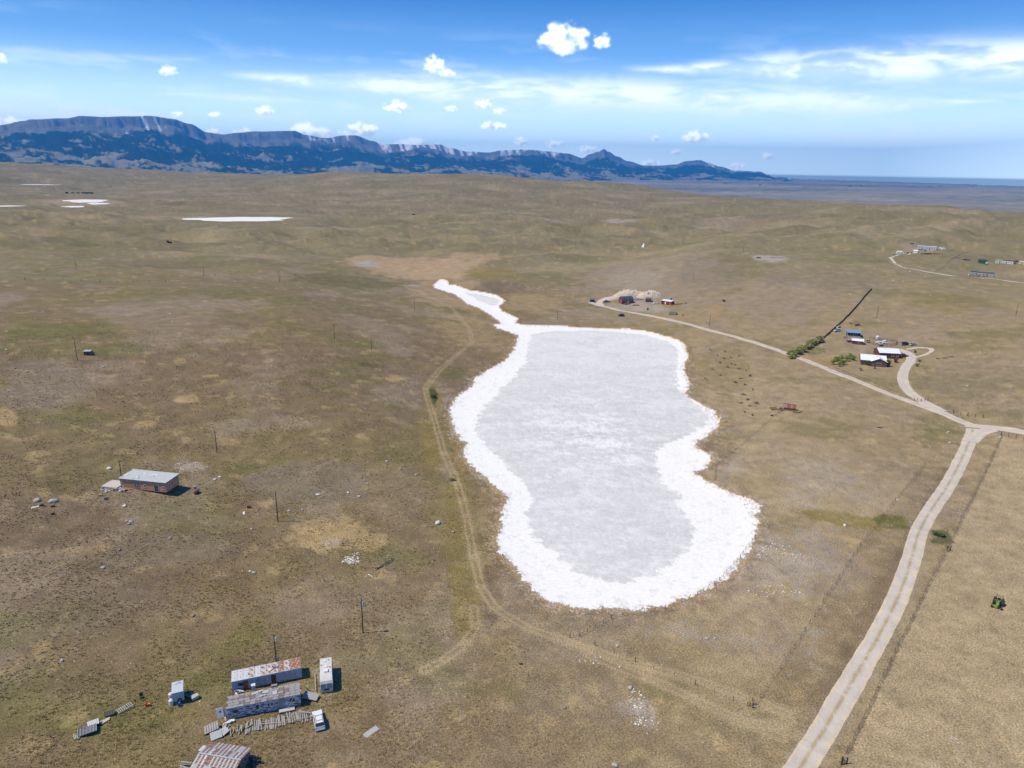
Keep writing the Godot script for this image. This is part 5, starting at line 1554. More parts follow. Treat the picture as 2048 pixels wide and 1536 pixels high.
	door(o, Vector3(l * 0.5, 1.0, 0.6), 1.2, 2.0, dark, PI / 2)
	window(o, Vector3(l * 0.5, 1.5, -1.6), 0.8, 0.7, old_wood, PI / 2)
	rng.seed = 6
	o = thing("board_heap", "dark boards heaped at the rusty shed's right end", "debris", at_ground(Vector2(-42.86, -97.26)), turn)
	for i in 10:
		bx(o, "board", [dark, old_wood, rust_more][i % 3], Vector3(rng.randf_range(-0.9, 0.9), 0.1 + 0.09 * i, rng.randf_range(-0.7, 0.7)), Vector3(rng.randf_range(1.2, 2.2), 0.07, 0.35), Vector3(rng.randf_range(-0.2, 0.2), rng.randf_range(-0.5, 0.5), rng.randf_range(-0.15, 0.15)))
	o = thing("board_heap", "grey boards stacked at the rusty shed's left end", "debris", at_ground(Vector2(-53.66, -95.61)), turn)
	for i in 7:
		bx(o, "board", old_wood, Vector3(rng.randf_range(-0.3, 0.3), 0.1 + 0.08 * i, rng.randf_range(-0.7, 0.7)), Vector3(1.9, 0.07, 0.3), Vector3(0, rng.randf_range(-0.3, 0.3), 0))

# ---------------------------------------------------------------- brown house on the left slope
func build_brown_house() -> void:
	var a := Vector2(-115.65, -192.72)
	var b := Vector2(-100.8, -190.07)
	var f := footing(a, b, 6.2)
	var l: float = f[2]
	var o := thing("brown_house", "flat roofed house with orange brown board walls and pale patched roof", "house", f[0] + Vector3(0, 0.35, 0), f[1])
	var clad := worn("brown_cladding", Color(0.46, 0.25, 0.14), Color(0.34, 0.20, 0.12), 40.0, 0.55, 0.2, 3.0, 0.9)
	var clad_b := worn("orange_cladding", Color(0.56, 0.28, 0.16), Color(0.46, 0.24, 0.14), 40.0, 0.55, 0.2, 3.0, 0.9)
	var grey_board := worn("house_grey_board", Color(0.36, 0.30, 0.25), Color(0.45, 0.28, 0.18), 40.0, 0.5, 0.2, 3.0, 0.95)
	var roof := worn("house_roof", Color(0.52, 0.53, 0.53), Color(0.40, 0.43, 0.44), 60.0, 0.5, 0.15, 6.0, 0.8)
	var white := paint(0.72, 0.72, 0.70, 0.5)
	var dark := paint(0.03, 0.03, 0.03, 0.8)
	bx(o, "wall", clad, Vector3(0, 1.5, 0), Vector3(l, 3.0, 6.0))
	bx(o, "skirting", paint(0.06, 0.05, 0.045, 0.95), Vector3(0, -0.5, 0), Vector3(l - 0.3, 1.0, 5.7))
	var n := 14
	for i in n:
		var x := -l * 0.5 + l * (i + 0.5) / n
		bx(o, "wall_panel", clad if i < 6 else clad_b, Vector3(x, 1.1, 3.015), Vector3(l / n - 0.03, 2.2, 0.04))
		bx(o, "upper_board", grey_board, Vector3(x, 2.6, 3.03), Vector3(l / n - 0.03, 0.74, 0.05))
	for i in 6:
		bx(o, "wall_panel", clad_b, Vector3(l * 0.5 + 0.015, 1.1, -3.0 + 1.0 * i + 0.5), Vector3(0.04, 2.2, 0.97))
		bx(o, "upper_board", grey_board, Vector3(l * 0.5 + 0.03, 2.6, -3.0 + 1.0 * i + 0.5), Vector3(0.05, 0.74, 0.97))
	bx(o, "roof", roof, Vector3(0, 3.12, 0), Vector3(l + 0.5, 0.18, 6.6), Vector3(0.03, 0, 0))
	bx(o, "roof_edge", paint(0.14, 0.15, 0.16, 0.8), Vector3(0, 3.02, 3.3), Vector3(l + 0.52, 0.2, 0.06))
	bx(o, "roof_edge", paint(0.14, 0.15, 0.16, 0.8), Vector3(l * 0.5 + 0.26, 3.06, 0), Vector3(0.06, 0.2, 6.6))
	rng.seed = 21
	for i in 16:
		bx(o, "roof_patch", dark if i % 3 == 0 else paint(0.62, 0.62, 0.61, 0.8), Vector3(rng.randf_range(-0.5, 0.12) * l, 3.225 + 0.01 * (i % 3), rng.randf_range(-2.9, 2.7)), Vector3(rng.randf_range(0.3, 1.6), 0.03, rng.randf_range(0.2, 0.9)) * (0.45 if i % 3 == 0 else 1.0), Vector3(0.03, rng.randf() * 0.6, 0))
	window(o, Vector3(-l * 0.5 + 5.1, 1.35, 3.04), 0.7, 1.3, paint(0.35, 0.42, 0.44, 0.6), 0.0, 1)
	window(o, Vector3(-l * 0.5 + 6.0, 1.35, 3.04), 0.7, 1.3, paint(0.35, 0.42, 0.44, 0.6), 0.0, 1)
	window(o, Vector3(-l * 0.5 + 8.2, 1.35, 3.04), 0.9, 1.1, white, 0.0, 1)
	window(o, Vector3(l * 0.5 - 0.9, 1.35, 3.04), 0.85, 1.0, white, 0.0, 1)
	window(o, Vector3(l * 0.5 + 0.04, 1.35, 1.6), 0.9, 1.1, white, PI / 2, 1)
	var d := door(o, Vector3(l * 0.5 - 3.2, 1.05, 3.04), 1.5, 2.0, white)
	put(d, "pane", box_shape(Vector3(0.62, 1.8, 0.04)), paint(0.03, 0.04, 0.05, 0.12), Vector3(-0.34, 0, 0.03))
	put(d, "pane", box_shape(Vector3(0.62, 1.8, 0.04)), paint(0.05, 0.06, 0.07, 0.12), Vector3(0.34, 0, 0.03))
	d.set_meta("label", "white sliding glass door")
	d = door(o, Vector3(-l * 0.5 + 0.7, 1.05, 3.04), 0.8, 1.9, white)
	put(d, "pane", box_shape(Vector3(0.55, 0.8, 0.04)), paint(0.05, 0.06, 0.07, 0.12), Vector3(0, 0.4, 0.03))
	# concrete slab and rubbish by the left end
	o = thing("concrete_slab", "pale concrete slab adjoining the brown house's left end", "slab", at_ground(Vector2(-117.41, -191.91), 0.12), f[1])
	bx(o, "slab", paint(0.52, 0.47, 0.42, 0.9), Vector3(-0.6, 0, -1.4), Vector3(5.2, 0.3, 4.6))
	bx(o, "edge", paint(0.40, 0.36, 0.32, 0.9), Vector3(-0.6, -0.05, 0.96), Vector3(5.2, 0.22, 0.12))
	rng.seed = 22
	var k := 0
	for e: Array in [[Vector2(-118.97, -189.44), "white rubbish piled at the concrete slab's far corner"], [Vector2(-117.06, -188.57), "pale rubbish heaped along the concrete slab's front edge"], [Vector2(-115.67, -190.28), "white planks and a chair heaped by the brown house's door"], [Vector2(-113.41, -189.83), "pale broken boards below the brown house's left corner"]]:
		o = thing("rubbish_heap", e[1], "debris", at_ground(e[0]), rng.randf() * 3.0)
		for i in 11:
			var m: Material = [white, paint(0.45, 0.43, 0.40, 0.8), paint(0.30, 0.33, 0.37, 0.7), paint(0.40, 0.26, 0.14, 0.8), paint(0.55, 0.53, 0.5, 0.8)][rng.randi() % 5]
			bx(o, "scrap", m, Vector3(rng.randf_range(-1.1, 1.1), rng.randf_range(0.05, 0.5), rng.randf_range(-0.6, 0.6)), Vector3(rng.randf_range(0.3, 1.3), rng.randf_range(0.06, 0.3), rng.randf_range(0.2, 0.6)), Vector3(rng.randf_range(-0.5, 0.5), rng.randf() * 3.0, rng.randf_range(-0.4, 0.4)))
		k += 1
	for e: Array in [[Vector2(-117.5, -185.47), 0.8, "tan bale of straw left of the brown house"], [Vector2(-115.19, -184.08), 0.7, "dark tub on the grass left of the brown house"]]:
		o = thing("bundle", e[2], "debris", at_ground(e[0]), 0.4)
		bx(o, "bale", paint(0.45, 0.31, 0.14, 0.9) if e[2].begins_with("tan") else paint(0.09, 0.10, 0.12, 0.8), Vector3(0, 0.25, 0), Vector3(0.9, 0.55, 0.6))
		bx(o, "strap", paint(0.2, 0.15, 0.1, 0.9), Vector3(0, 0.26, 0), Vector3(0.06, 0.57, 0.63))
	# fuel tank and dark barrel right of the house
	o = thing("fuel_tank", "rust red fuel tank lying in the grass right of the brown house", "tank", at_ground(Vector2(-93.82, -193.82)), 1.297)
	var tank := paint(0.30, 0.11, 0.075, 0.6)
	put(o, "drum", round_shape(0.55, 0.55, 1.7, 14), tank, Vector3(0, 0.75, 0), Vector3(0, 0, PI / 2))
	for s: int in [-1, 1]:
		put(o, "dome", round_shape(0.55, 0.25, 0.25, 14), tank, Vector3(s * 0.97, 0.75, 0), Vector3(0, 0, -s * PI / 2))
		bx(o, "foot", dark, Vector3(s * 0.55, 0.12, 0), Vector3(0.15, 0.4, 0.8))
	o = thing("barrel", "dark blue grey barrel behind the rust red fuel tank", "barrel", at_ground(Vector2(-95.16, -196.26)), 0.0)
	put(o, "drum", round_shape(0.35, 0.35, 0.9, 12), paint(0.10, 0.12, 0.15, 0.5), Vector3(0, 0.45, 0))
	put(o, "lid", round_shape(0.37, 0.37, 0.06, 12), paint(0.30, 0.32, 0.35, 0.5), Vector3(0, 0.93, 0))

# ---------------------------------------------------------------- things scattered over the left slope
func build_left_slope() -> void:
	var gl := "utility poles across the prairie"
	var tops := {}
	for e: Array in [
		["home", Vector2(-47.13, -122.4), 7.2, "utility pole right behind the rusty roofed mobile home", "can meter"],
		["yard", Vector2(-31.89, -134.11), 8.6, "utility pole with transformer standing in open grass above the motorhome", "can"],
		["slope", Vector2(-65.41, -180.75), 9.1, "utility pole beside the straw coloured patch on the left slope", ""],
		["crest", Vector2(-99.66, -223.8), 8.1, "utility pole upslope of the brown house with stones at its foot", ""],
		["far", Vector2(-194.45, -306.5), 8.9, "utility pole beside the small dark shed at the left", ""],
		["house", Vector2(-117.41, -196.92), 6.3, "short utility pole behind the brown house's left end", "arm"],
		["", Vector2(-346.6, -563.7), 8.3, "leftmost small pole on the far side of the slope", ""],
		["", Vector2(-244.5, -560.5), 9.0, "small pole above the fence posts on the hill's crest", ""],
		["", Vector2(-180.15, -545), 8.8, "small pole with crossarm at the crest's right shoulder", "arm"],
		["", Vector2(-69.24, -491.8), 8.1, "pole beside the wheel track left of the salt inlet", ""],
		["", Vector2(-96.81, -376.3), 7.9, "pole with a stub arm midway up the left slope", "arm"],
		["", Vector2(-74.91, -366.4), 6.6, "pole midway between the wheel track and the left slope", ""],
		["", Vector2(30.83, -485.7), 7.7, "pole just beyond the salt flat's far shore", ""],
		["", Vector2(130.4, -463.8), 8.4, "pole beside the gravel road near orange soil patches", ""],
		["", Vector2(151.48, -601.9), 5.9, "short brown pole on the bare hillside above the red cabin", ""],
		["", Vector2(238.2, -460), 8.3, "pole on the slope above the ranch sheds", ""],
		["", Vector2(320.7, -448.7), 8.0, "pole on the hillside at the picture's right edge", ""],
		["", Vector2(106.87, -544.1), 7.8, "thin pole between the red sheds at the dirt mounds", ""],
		["", Vector2(105.45, -555.7), 5.9, "thin mast beside the little red shed", ""],
		["", Vector2(228.9, -720.5), 7.9, "pole at the left end of the pale gravel pad", ""]]:
		pole(e[3], e[1], e[2], gl, e[4])
		if e[0]:
			tops[e[0]] = at_ground(e[1], e[2] + 0.2)
	for e: Array in [["far", "crest", "slope below the small dark hut"], ["crest", "slope", "gap from the brown house's pole to the straw patch"], ["slope", "yard", "grass between the straw patch pole and the transformer pole"], ["yard", "home", "gap from the transformer pole to the rusty roofed trailer"], ["crest", "house", "short gap down to the brown house"]]:
		wire("slack wire over the " + e[2] + ", upper strand", tops[e[0]], tops[e[1]], 1.0)
		if e[0] != "crest" or e[1] != "house":
			wire("slack wire over the " + e[2] + ", lower strand", tops[e[0]] - Vector3(0, 0.9, 0), tops[e[1]] - Vector3(0, 0.9, 0), 1.3)
	# dark hut on the slope
	var o := thing("dark_hut", "small dark hut on the left slope beside a pole", "hut", at_ground(Vector2(-195.04, -316.1)), 0.15)
	bx(o, "wall", paint(0.035, 0.04, 0.05, 0.8), Vector3(0, 0.9, 0), Vector3(3.0, 2.0, 2.0))
	bx(o, "roof", paint(0.40, 0.40, 0.40, 0.7), Vector3(-0.1, 1.95, 0), Vector3(3.2, 0.12, 2.3), Vector3(0.12, 0, 0))
	bx(o, "lean_to", paint(0.03, 0.03, 0.035, 0.8), Vector3(1.9, 0.55, 0), Vector3(0.9, 1.2, 1.6))
	bx(o, "door", paint(0.10, 0.08, 0.06, 0.8), Vector3(-0.5, 0.8, 1.02), Vector3(0.8, 1.7, 0.05))
	landmarks = [[Vector2(-194.45, -306.5), "dark hut's pole"], [Vector2(-255.6, -356.9), "picture's left edge"], [Vector2(-204.3, -416.8), "slope's bare middle"], [Vector2(-212.6, -512.2), "left hill's crest"], [Vector2(-106.21, -191.08), "brown house"], [Vector2(-99.66, -223.8), "pole above the brown house"], [Vector2(-337.3, -493.9), "far left crest"],
		[Vector2(-50.34, -179), "straw coloured patch"], [Vector2(-40.77, -221.8), "bare slope beside the left wheel track"], [Vector2(-65.41, -180.75), "red crate and pole"], [Vector2(-102.91, -172.78), "brown scrub below the house"], [Vector2(-99.32, -156.72), "dark scrub on the left"], [Vector2(-64.27, -155.4), "grass above the trailers"], [Vector2(-62.69, -113.44), "box trailer"],
		[Vector2(24.65, -132.56), "shore fence's lower end"], [Vector2(45.2, -135.87), "salt flat's near shore"], [Vector2(24.78, -119.35), "wheel tracks below the flat"], [Vector2(19.16, -100.22), "bottom edge"], [Vector2(99.13, -189.7), "mossy green strip"], [Vector2(124.38, -207.1), "road bend"], [Vector2(72.29, -154.26), "bare pinkish ground"],
		[Vector2(318.6, -588.8), "dirt track"], [Vector2(271.8, -537.6), "windbreak's top end"], [Vector2(222.6, -513.2), "bare slope left of the windbreak"], [Vector2(253, -375.2), "right edge knoll"], [Vector2(278, -446.4), "pole at the right edge"], [Vector2(440, -767.1), "long white mobile home"], [Vector2(187, -562.2), "cabin yard's hillside"]]
	rubble("pile of white rubble on the slope below the straw coloured patch", Vector2(-40.98, -163.27), Vector2(2.6, 2.0), 46, 0.25, 0.6, 301)
	rubble("thin scatter of white rubble just above the white rubble pile", Vector2(-39.84, -166.42), Vector2(1.6, 1.2), 16, 0.2, 0.45, 302)
	rubble("wide ring of pale stones uphill of the brown house", Vector2(-102.91, -211.1), Vector2(5.2, 4.0), 60, 0.2, 0.5, 303, true)
	rubble("crooked line of pale stones below the wheel tracks", Vector2(25.65, -115.55), Vector2(1.6, 3.6), 30, 0.2, 0.5, 304)
	rubble("pale stones clustered beside the crooked stone line", Vector2(26.34, -110.05), Vector2(3.2, 1.2), 26, 0.2, 0.45, 305)
	rubble("pale stones strewn along the wheel track's lower edge", Vector2(18.19, -128.37), Vector2(4.6, 1.6), 22, 0.15, 0.35, 306)
	rubble("white stones strewn over the bare ground right of the salt flat", Vector2(74.6, -174.49), Vector2(7.0, 6.0), 60, 0.2, 0.55, 307)
	rubble("white stones strewn below the salt flat's right shore", Vector2(66.01, -155.68), Vector2(6.0, 3.0), 34, 0.2, 0.5, 308)
	rubble("white stones between the mossy strip and the shore", Vector2(75.7, -204.1), Vector2(3.4, 2.2), 18, 0.25, 0.6, 309)
	# stones
	rng.seed = 31
	var pale := worn("pale_stone", Color(0.46, 0.41, 0.36), Color(0.36, 0.32, 0.28), 40.0, 0.5, 0.2, 1.5, 0.95)
	var grey := worn("grey_stone", Color(0.30, 0.28, 0.26), Color(0.22, 0.20, 0.19), 40.0, 0.5, 0.2, 1.5, 0.95)
	var white := worn("white_stone", Color(0.66, 0.64, 0.60), Color(0.55, 0.53, 0.50), 40.0, 0.5, 0.2, 1.5, 0.9)
	stone("big round tan boulder, the left of a pair below the fence posts", Vector2(-131.66, -179.53), 2.2, pale)
	stone("big round tan boulder, the right of a pair below the fence posts", Vector2(-127.19, -179.63), 2.4, pale)
	stone("large white boulder lying alone left of the wheel track", Vector2(-20.93, -187.31), 1.7, white)
	stone("grey boulder between the white boulder and the wheel track", Vector2(-16.17, -182.85), 1.0, grey)
	stone("pale boulder on the slope above the white boulder", Vector2(-45.91, -209.5), 0.8, pale)
	stone("pale rock below the brown house in open grass", Vector2(-108.53, -181.27), 1.1, white)
	stone("white rock standing above the brown house's left end", Vector2(-124.87, -203.6), 1.6, white)
	for e: Array in [Vector2(-218.8, -297.6), Vector2(-209, -287.1), Vector2(-201.8, -283.5), Vector2(-184.84, -305.1), Vector2(-181.84, -302.9), Vector2(-180.17, -301.1), Vector2(-172.39, -301.2), Vector2(-249.8, -342.4), Vector2(-229.5, -311.8), Vector2(-262.6, -391.4), Vector2(-272.8, -388.8), Vector2(-189.67, -388.3), Vector2(-199.95, -407.5), Vector2(-217, -448.4), Vector2(-212.6, -512.2), Vector2(-214.1, -520.5), Vector2(-214.9, -546.8), Vector2(-165.59, -543.7), Vector2(-362.1, -587.4), Vector2(-346.7, -495.5), Vector2(-92.3, -203.7), Vector2(-91.55, -205.7), Vector2(-59.32, -199.08), Vector2(-58.79, -198.83), Vector2(-43.13, -228.6), Vector2(-37.48, -223.4), Vector2(-37.49, -238.6), Vector2(-31.89, -219.8), Vector2(-46.7, -200.3), Vector2(-72.14, -183.97), Vector2(-64.31, -187.33), Vector2(-58.65, -190.48), Vector2(-60.74, -188.53), Vector2(-50.57, -202.4), Vector2(-103.78, -173.43), Vector2(-102.7, -173.41), Vector2(-102.65, -172.27), Vector2(-98.52, -159.63), Vector2(-98.06, -151.08), Vector2(-89.5, -167.42), Vector2(-70.26, -136.41), Vector2(-64.39, -155.38), Vector2(-63.1, -154.87), Vector2(-71.12, -175.85), Vector2(-87.58, -117.81), Vector2(25.83, -131.69), Vector2(24.2, -133.25), Vector2(44.53, -135.86), Vector2(46.36, -136.06), Vector2(72.29, -154.26), Vector2(99.13, -189.7), Vector2(123.57, -207.1), Vector2(19, -99.08), Vector2(11.28, -113.14), Vector2(23.73, -126.08), Vector2(24.78, -119.35)].map(func(p: Vector2) -> Array: return [p]):
		var size := rng.randf_range(0.35, 0.75) * (1.0 + Vector2(e[0]).length() / 350.0)
		var pick := rng.randi() % 4
		stone("small %s rock in the dry grass near the %s" % [["tan", "grey", "white", "tan"][pick], near_what(e[0])], e[0], minf(size, 1.0), [pale, grey, white, pale][pick], "small loose rocks")
	for e: Array in [Vector2(340.8, -615.3), Vector2(335.3, -596.9), Vector2(342.4, -594.6), Vector2(317.1, -594), Vector2(304.3, -571.9), Vector2(310.9, -569.2), Vector2(284.2, -559.9), Vector2(406.2, -752), Vector2(249.6, -580.7), Vector2(187, -562.2), Vector2(248.9, -524), Vector2(265.5, -505.2), Vector2(302.6, -514.9), Vector2(278, -446.4), Vector2(215.1, -322.4), Vector2(250.3, -370.7), Vector2(251.6, -368.6), Vector2(261.8, -383), Vector2(243, -382.8), Vector2(190.93, -457.9), Vector2(199.12, -488.7), Vector2(227.2, -490.1), Vector2(222.6, -513.2)].map(func(p: Vector2) -> Array: return [p]):
		var pick := rng.randi() % 2
		stone("small %s rock on the hillside near the %s" % [["tan", "white"][pick], near_what(e[0])], e[0], rng.randf_range(0.7, 1.15), [pale, white][pick], "rocks on the right hillside")
	# litter
	rng.seed = 33
	o = thing("red_crate", "small dark red crate right of the brown house's slope", "crate", at_ground(Vector2(-76.16, -188.03)), 0.3)
	bx(o, "box", paint(0.25, 0.03, 0.03, 0.7), Vector3(0, 0.35, 0), Vector3(1.0, 0.7, 0.7))
	bx(o, "lid", paint(0.18, 0.025, 0.03, 0.7), Vector3(0, 0.73, 0), Vector3(1.05, 0.06, 0.75))
	o = thing("white_tarp", "crumpled white sheet left of the dark red crate", "litter", at_ground(Vector2(-76.47, -184.52)), 0.2)
	for i in 4:
		bx(o, "fold", paint(0.66, 0.66, 0.65, 0.8), Vector3(0.05 * i, 0.08, -0.7 + 0.45 * i), Vector3(0.6 - 0.06 * i, 0.1, 0.5), Vector3(0.2 * (i % 2), 0.4 * i, 0.15))
	o = thing("fallen_antenna", "white bent pipe lying below the fallen dead tree", "litter", at_ground(Vector2(-34.48, -156.46), 0.1), -0.7)
	rod(o, "pipe", paint(0.68, 0.67, 0.66, 0.5), Vector3(-0.7, 0, 0), Vector3(0.7, 0.05, 0), 0.09)
	bx(o, "plate", paint(0.7, 0.7, 0.7, 0.5), Vector3(-0.75, 0.06, 0), Vector3(0.5, 0.1, 0.35))
	o = thing("dead_tree", "fallen bare dead tree lying on the left slope", "tree", at_ground(Vector2(-33.4, -160.09)), 0.980)
	var wood := paint(0.06, 0.05, 0.042, 0.9)
	rod(o, "trunk", wood, Vector3(0, 0.2, 0), Vector3(5.6, 0.3, 0), 0.16, 7, 0.06)
	for i in 9:
		var x := 2.0 + 0.42 * i
		var s := -1.0 if i % 2 else 1.0
		rod(o, "branch", wood, Vector3(x, 0.25, 0), Vector3(x + 0.9, 0.35 + 0.3 * rng.randf(), s * rng.randf_range(0.4, 1.0)), 0.05, 5, 0.015)
	rod(o, "stump", wood, Vector3(-0.3, -0.1, 0.1), Vector3(-0.2, 0.6, 0), 0.22, 7, 0.16)
	rod(o, "root", wood, Vector3(-1.1, -0.1, 0.2), Vector3(-0.3, 0.25, 0.1), 0.09, 5)
	# leaning old posts at the left edge
	var post := paint(0.085, 0.06, 0.045, 0.9)
	for e: Array in [
		[Vector2(-155.26, -203.1), Vector2(-153.44, -201.9), "dark leaning fence stakes with an orange rag at the left edge"],
		[Vector2(-143.65, -192.04), Vector2(-142.03, -193.13), "broken fence corner with a pale leaning rail"],
		[Vector2(-138.43, -181.49), Vector2(-136.97, -180.54), "crossed dark stakes just above the boulder pair"],
		[Vector2(-140.55, -178.52), Vector2(-138.87, -177.64), "dark leaning stake at the picture's left margin"]]:
		var p: Vector2 = e[0]
		o = thing("fence_stakes", e[2], "fence", at_ground(p), rng.randf())
		for i in 3:
			bx(o, "stake", post, Vector3(-1.0 + 0.9 * i, 0.55, rng.randf_range(-0.4, 0.4)), Vector3(0.11, 1.5, 0.11), Vector3(rng.randf_range(-0.35, 0.35), 0, rng.randf_range(-0.45, 0.45)))
		bx(o, "rail", paint(0.45, 0.36, 0.25, 0.9) if e[2].contains("pale") else (paint(0.55, 0.2, 0.06, 0.8) if e[2].contains("orange") else post), Vector3(0.1, 0.5, 0.1), Vector3(2.2, 0.09, 0.12), Vector3(0, 0.3, -0.5 if e[2].contains("pale") else 0.3))
	for e: Array in [[Vector2(-125.49, -176.63), "small rusty brown box below the boulder pair"], [Vector2(-123.24, -172.97), "small dark red box in brown scrub left of the house"], [Vector2(-128.59, -176.83), "dark gap-toothed crate between the two boulders"]]:
		o = thing("scrap_box", e[1], "debris", at_ground(e[0]), rng.randf())
		bx(o, "box", paint(0.14, 0.05, 0.04, 0.8), Vector3(0, 0.25, 0), Vector3(0.8, 0.5, 0.5))
		bx(o, "lid", paint(0.08, 0.04, 0.035, 0.8), Vector3(0.1, 0.53, 0), Vector3(0.82, 0.05, 0.52), Vector3(0, 0.1, 0.1))
	o = thing("white_board", "white board lying on the grass below the boulder pair", "board", at_ground(Vector2(-129.74, -175.66), 0.1), 0.6)
	bx(o, "board", paint(0.66, 0.65, 0.63, 0.7), Vector3.ZERO, Vector3(1.8, 0.08, 0.8), Vector3(0.1, 0, 0.05))
	bx(o, "batten", paint(0.5, 0.49, 0.47, 0.7), Vector3(0, 0.08, 0.1), Vector3(1.6, 0.06, 0.12), Vector3(0.1, 0, 0.05))

# ---------------------------------------------------------------- small buildings
func gable_house(called: String, label: String, category: String, a: Vector2, b: Vector2, depth: float, eave: float, ridge: float, wall: Material, roofs: Array, sheets: int, group := "") -> Node3D:
	var f := footing(a, b, depth)
	var o := thing(called, label, category, f[0], f[1], group)
	put(o, "wall", gable_walls(f[2], depth, eave, ridge - 0.08), wall, Vector3.ZERO, Vector3(0, PI / 2, 0))
	gable_sheets(o, f[2], depth, eave, ridge, sheets, roofs, 0.3)
	return o

func trailer_home(called: String, label: String, a: Vector2, b: Vector2, depth: float, height: float, wall: Material, roof: Material, openings: int, lift := 0.0) -> Node3D:
	var f := footing(a, b, depth)
	var o := thing(called, label, "mobile home", f[0] + Vector3(0, lift, 0), f[1])
	var l: float = f[2]
	bx(o, "wall", wall, Vector3(0, height * 0.5 + 0.2, 0), Vector3(l, height, depth))
	bx(o, "skirting", paint(0.2, 0.2, 0.2, 0.9), Vector3(0, -0.1, 0), Vector3(l - 0.2, 0.8, depth - 0.2))
	bx(o, "roof", roof, Vector3(0, height + 0.29, 0), Vector3(l + 0.4, 0.2, depth + 0.4))
	var trim := paint(0.7, 0.7, 0.7, 0.6)
	for i in openings:
		var x := -l * 0.5 + l * (i + 0.7) / (openings + 0.4)
		if i % 3 == 1:
			door(o, Vector3(x, 1.25, depth * 0.5), 0.9, 2.0, paint(0.10, 0.10, 0.10, 0.7))
		else:
			window(o, Vector3(x, 1.6, depth * 0.5), 1.1, 0.9, trim)
	return o

func crates(called: String, label: String, category: String, at: Vector2, turn: float, spread: Vector2, count: int, mats: Array, size: Vector3, seed_number: int, piece := "board") -> void:
	var g := RandomNumberGenerator.new()
	g.seed = seed_number
	var o := thing(called, label, category, at_ground(at), turn)
	for i in count:
		var p := Vector3(g.randf_range(-1, 1) * spread.x, 0, g.randf_range(-1, 1) * spread.y)
		var q := Vector2(p.x, p.z).rotated(-turn) + at
		p.y = height_at(q.x, q.y) - o.position.y + size.y * 0.5 + g.randf() * size.y
		bx(o, piece, mats[i % mats.size()], p, size * Vector3(g.randf_range(0.5, 1.3), g.randf_range(0.6, 1.4), g.randf_range(0.6, 1.2)), Vector3(g.randf_range(-0.15, 0.15), g.randf_range(-0.5, 0.5), g.randf_range(-0.15, 0.15)))

func mound(label: String, at: Vector2, turn: float, rx: float, rz: float, h: float, mat: Material) -> void:
	var st := SurfaceTool.new()
	st.begin(Mesh.PRIMITIVE_TRIANGLES)
	var n := 26
	var grid := []
	for j in n + 1:
		for i in n + 1:
			var u := i / float(n) * 2.0 - 1.0
			var v := j / float(n) * 2.0 - 1.0
			var p := Vector2(u * rx, v * rz)
			var q := p.rotated(-turn) + at
			var k := maxf(0.0, 1.0 - u * u - v * v)
			var y := height_at(q.x, q.y) - height_at(at.x, at.y) + h * pow(k, 0.8) * (1.0 + 0.5 * small_noise.get_noise_2d(q.x * 2.0, q.y * 2.0)) - 0.35 * (1.0 - smoothstep(0.0, 0.15, k))
			grid.append(Vector3(p.x, y, p.y))
	for j in n:
		for i in n:
			var a := j * (n + 1) + i
			for e: int in [a, a + 1, a + n + 2, a, a + n + 2, a + n + 1]:
				st.add_vertex(grid[e])
	st.index()
	st.generate_normals()
	var o := put(self, "dirt_mound", st.commit(), mat, at_ground(at), Vector3(0, turn, 0))
	tag(o, label, "mound", "mounds of pale earth")

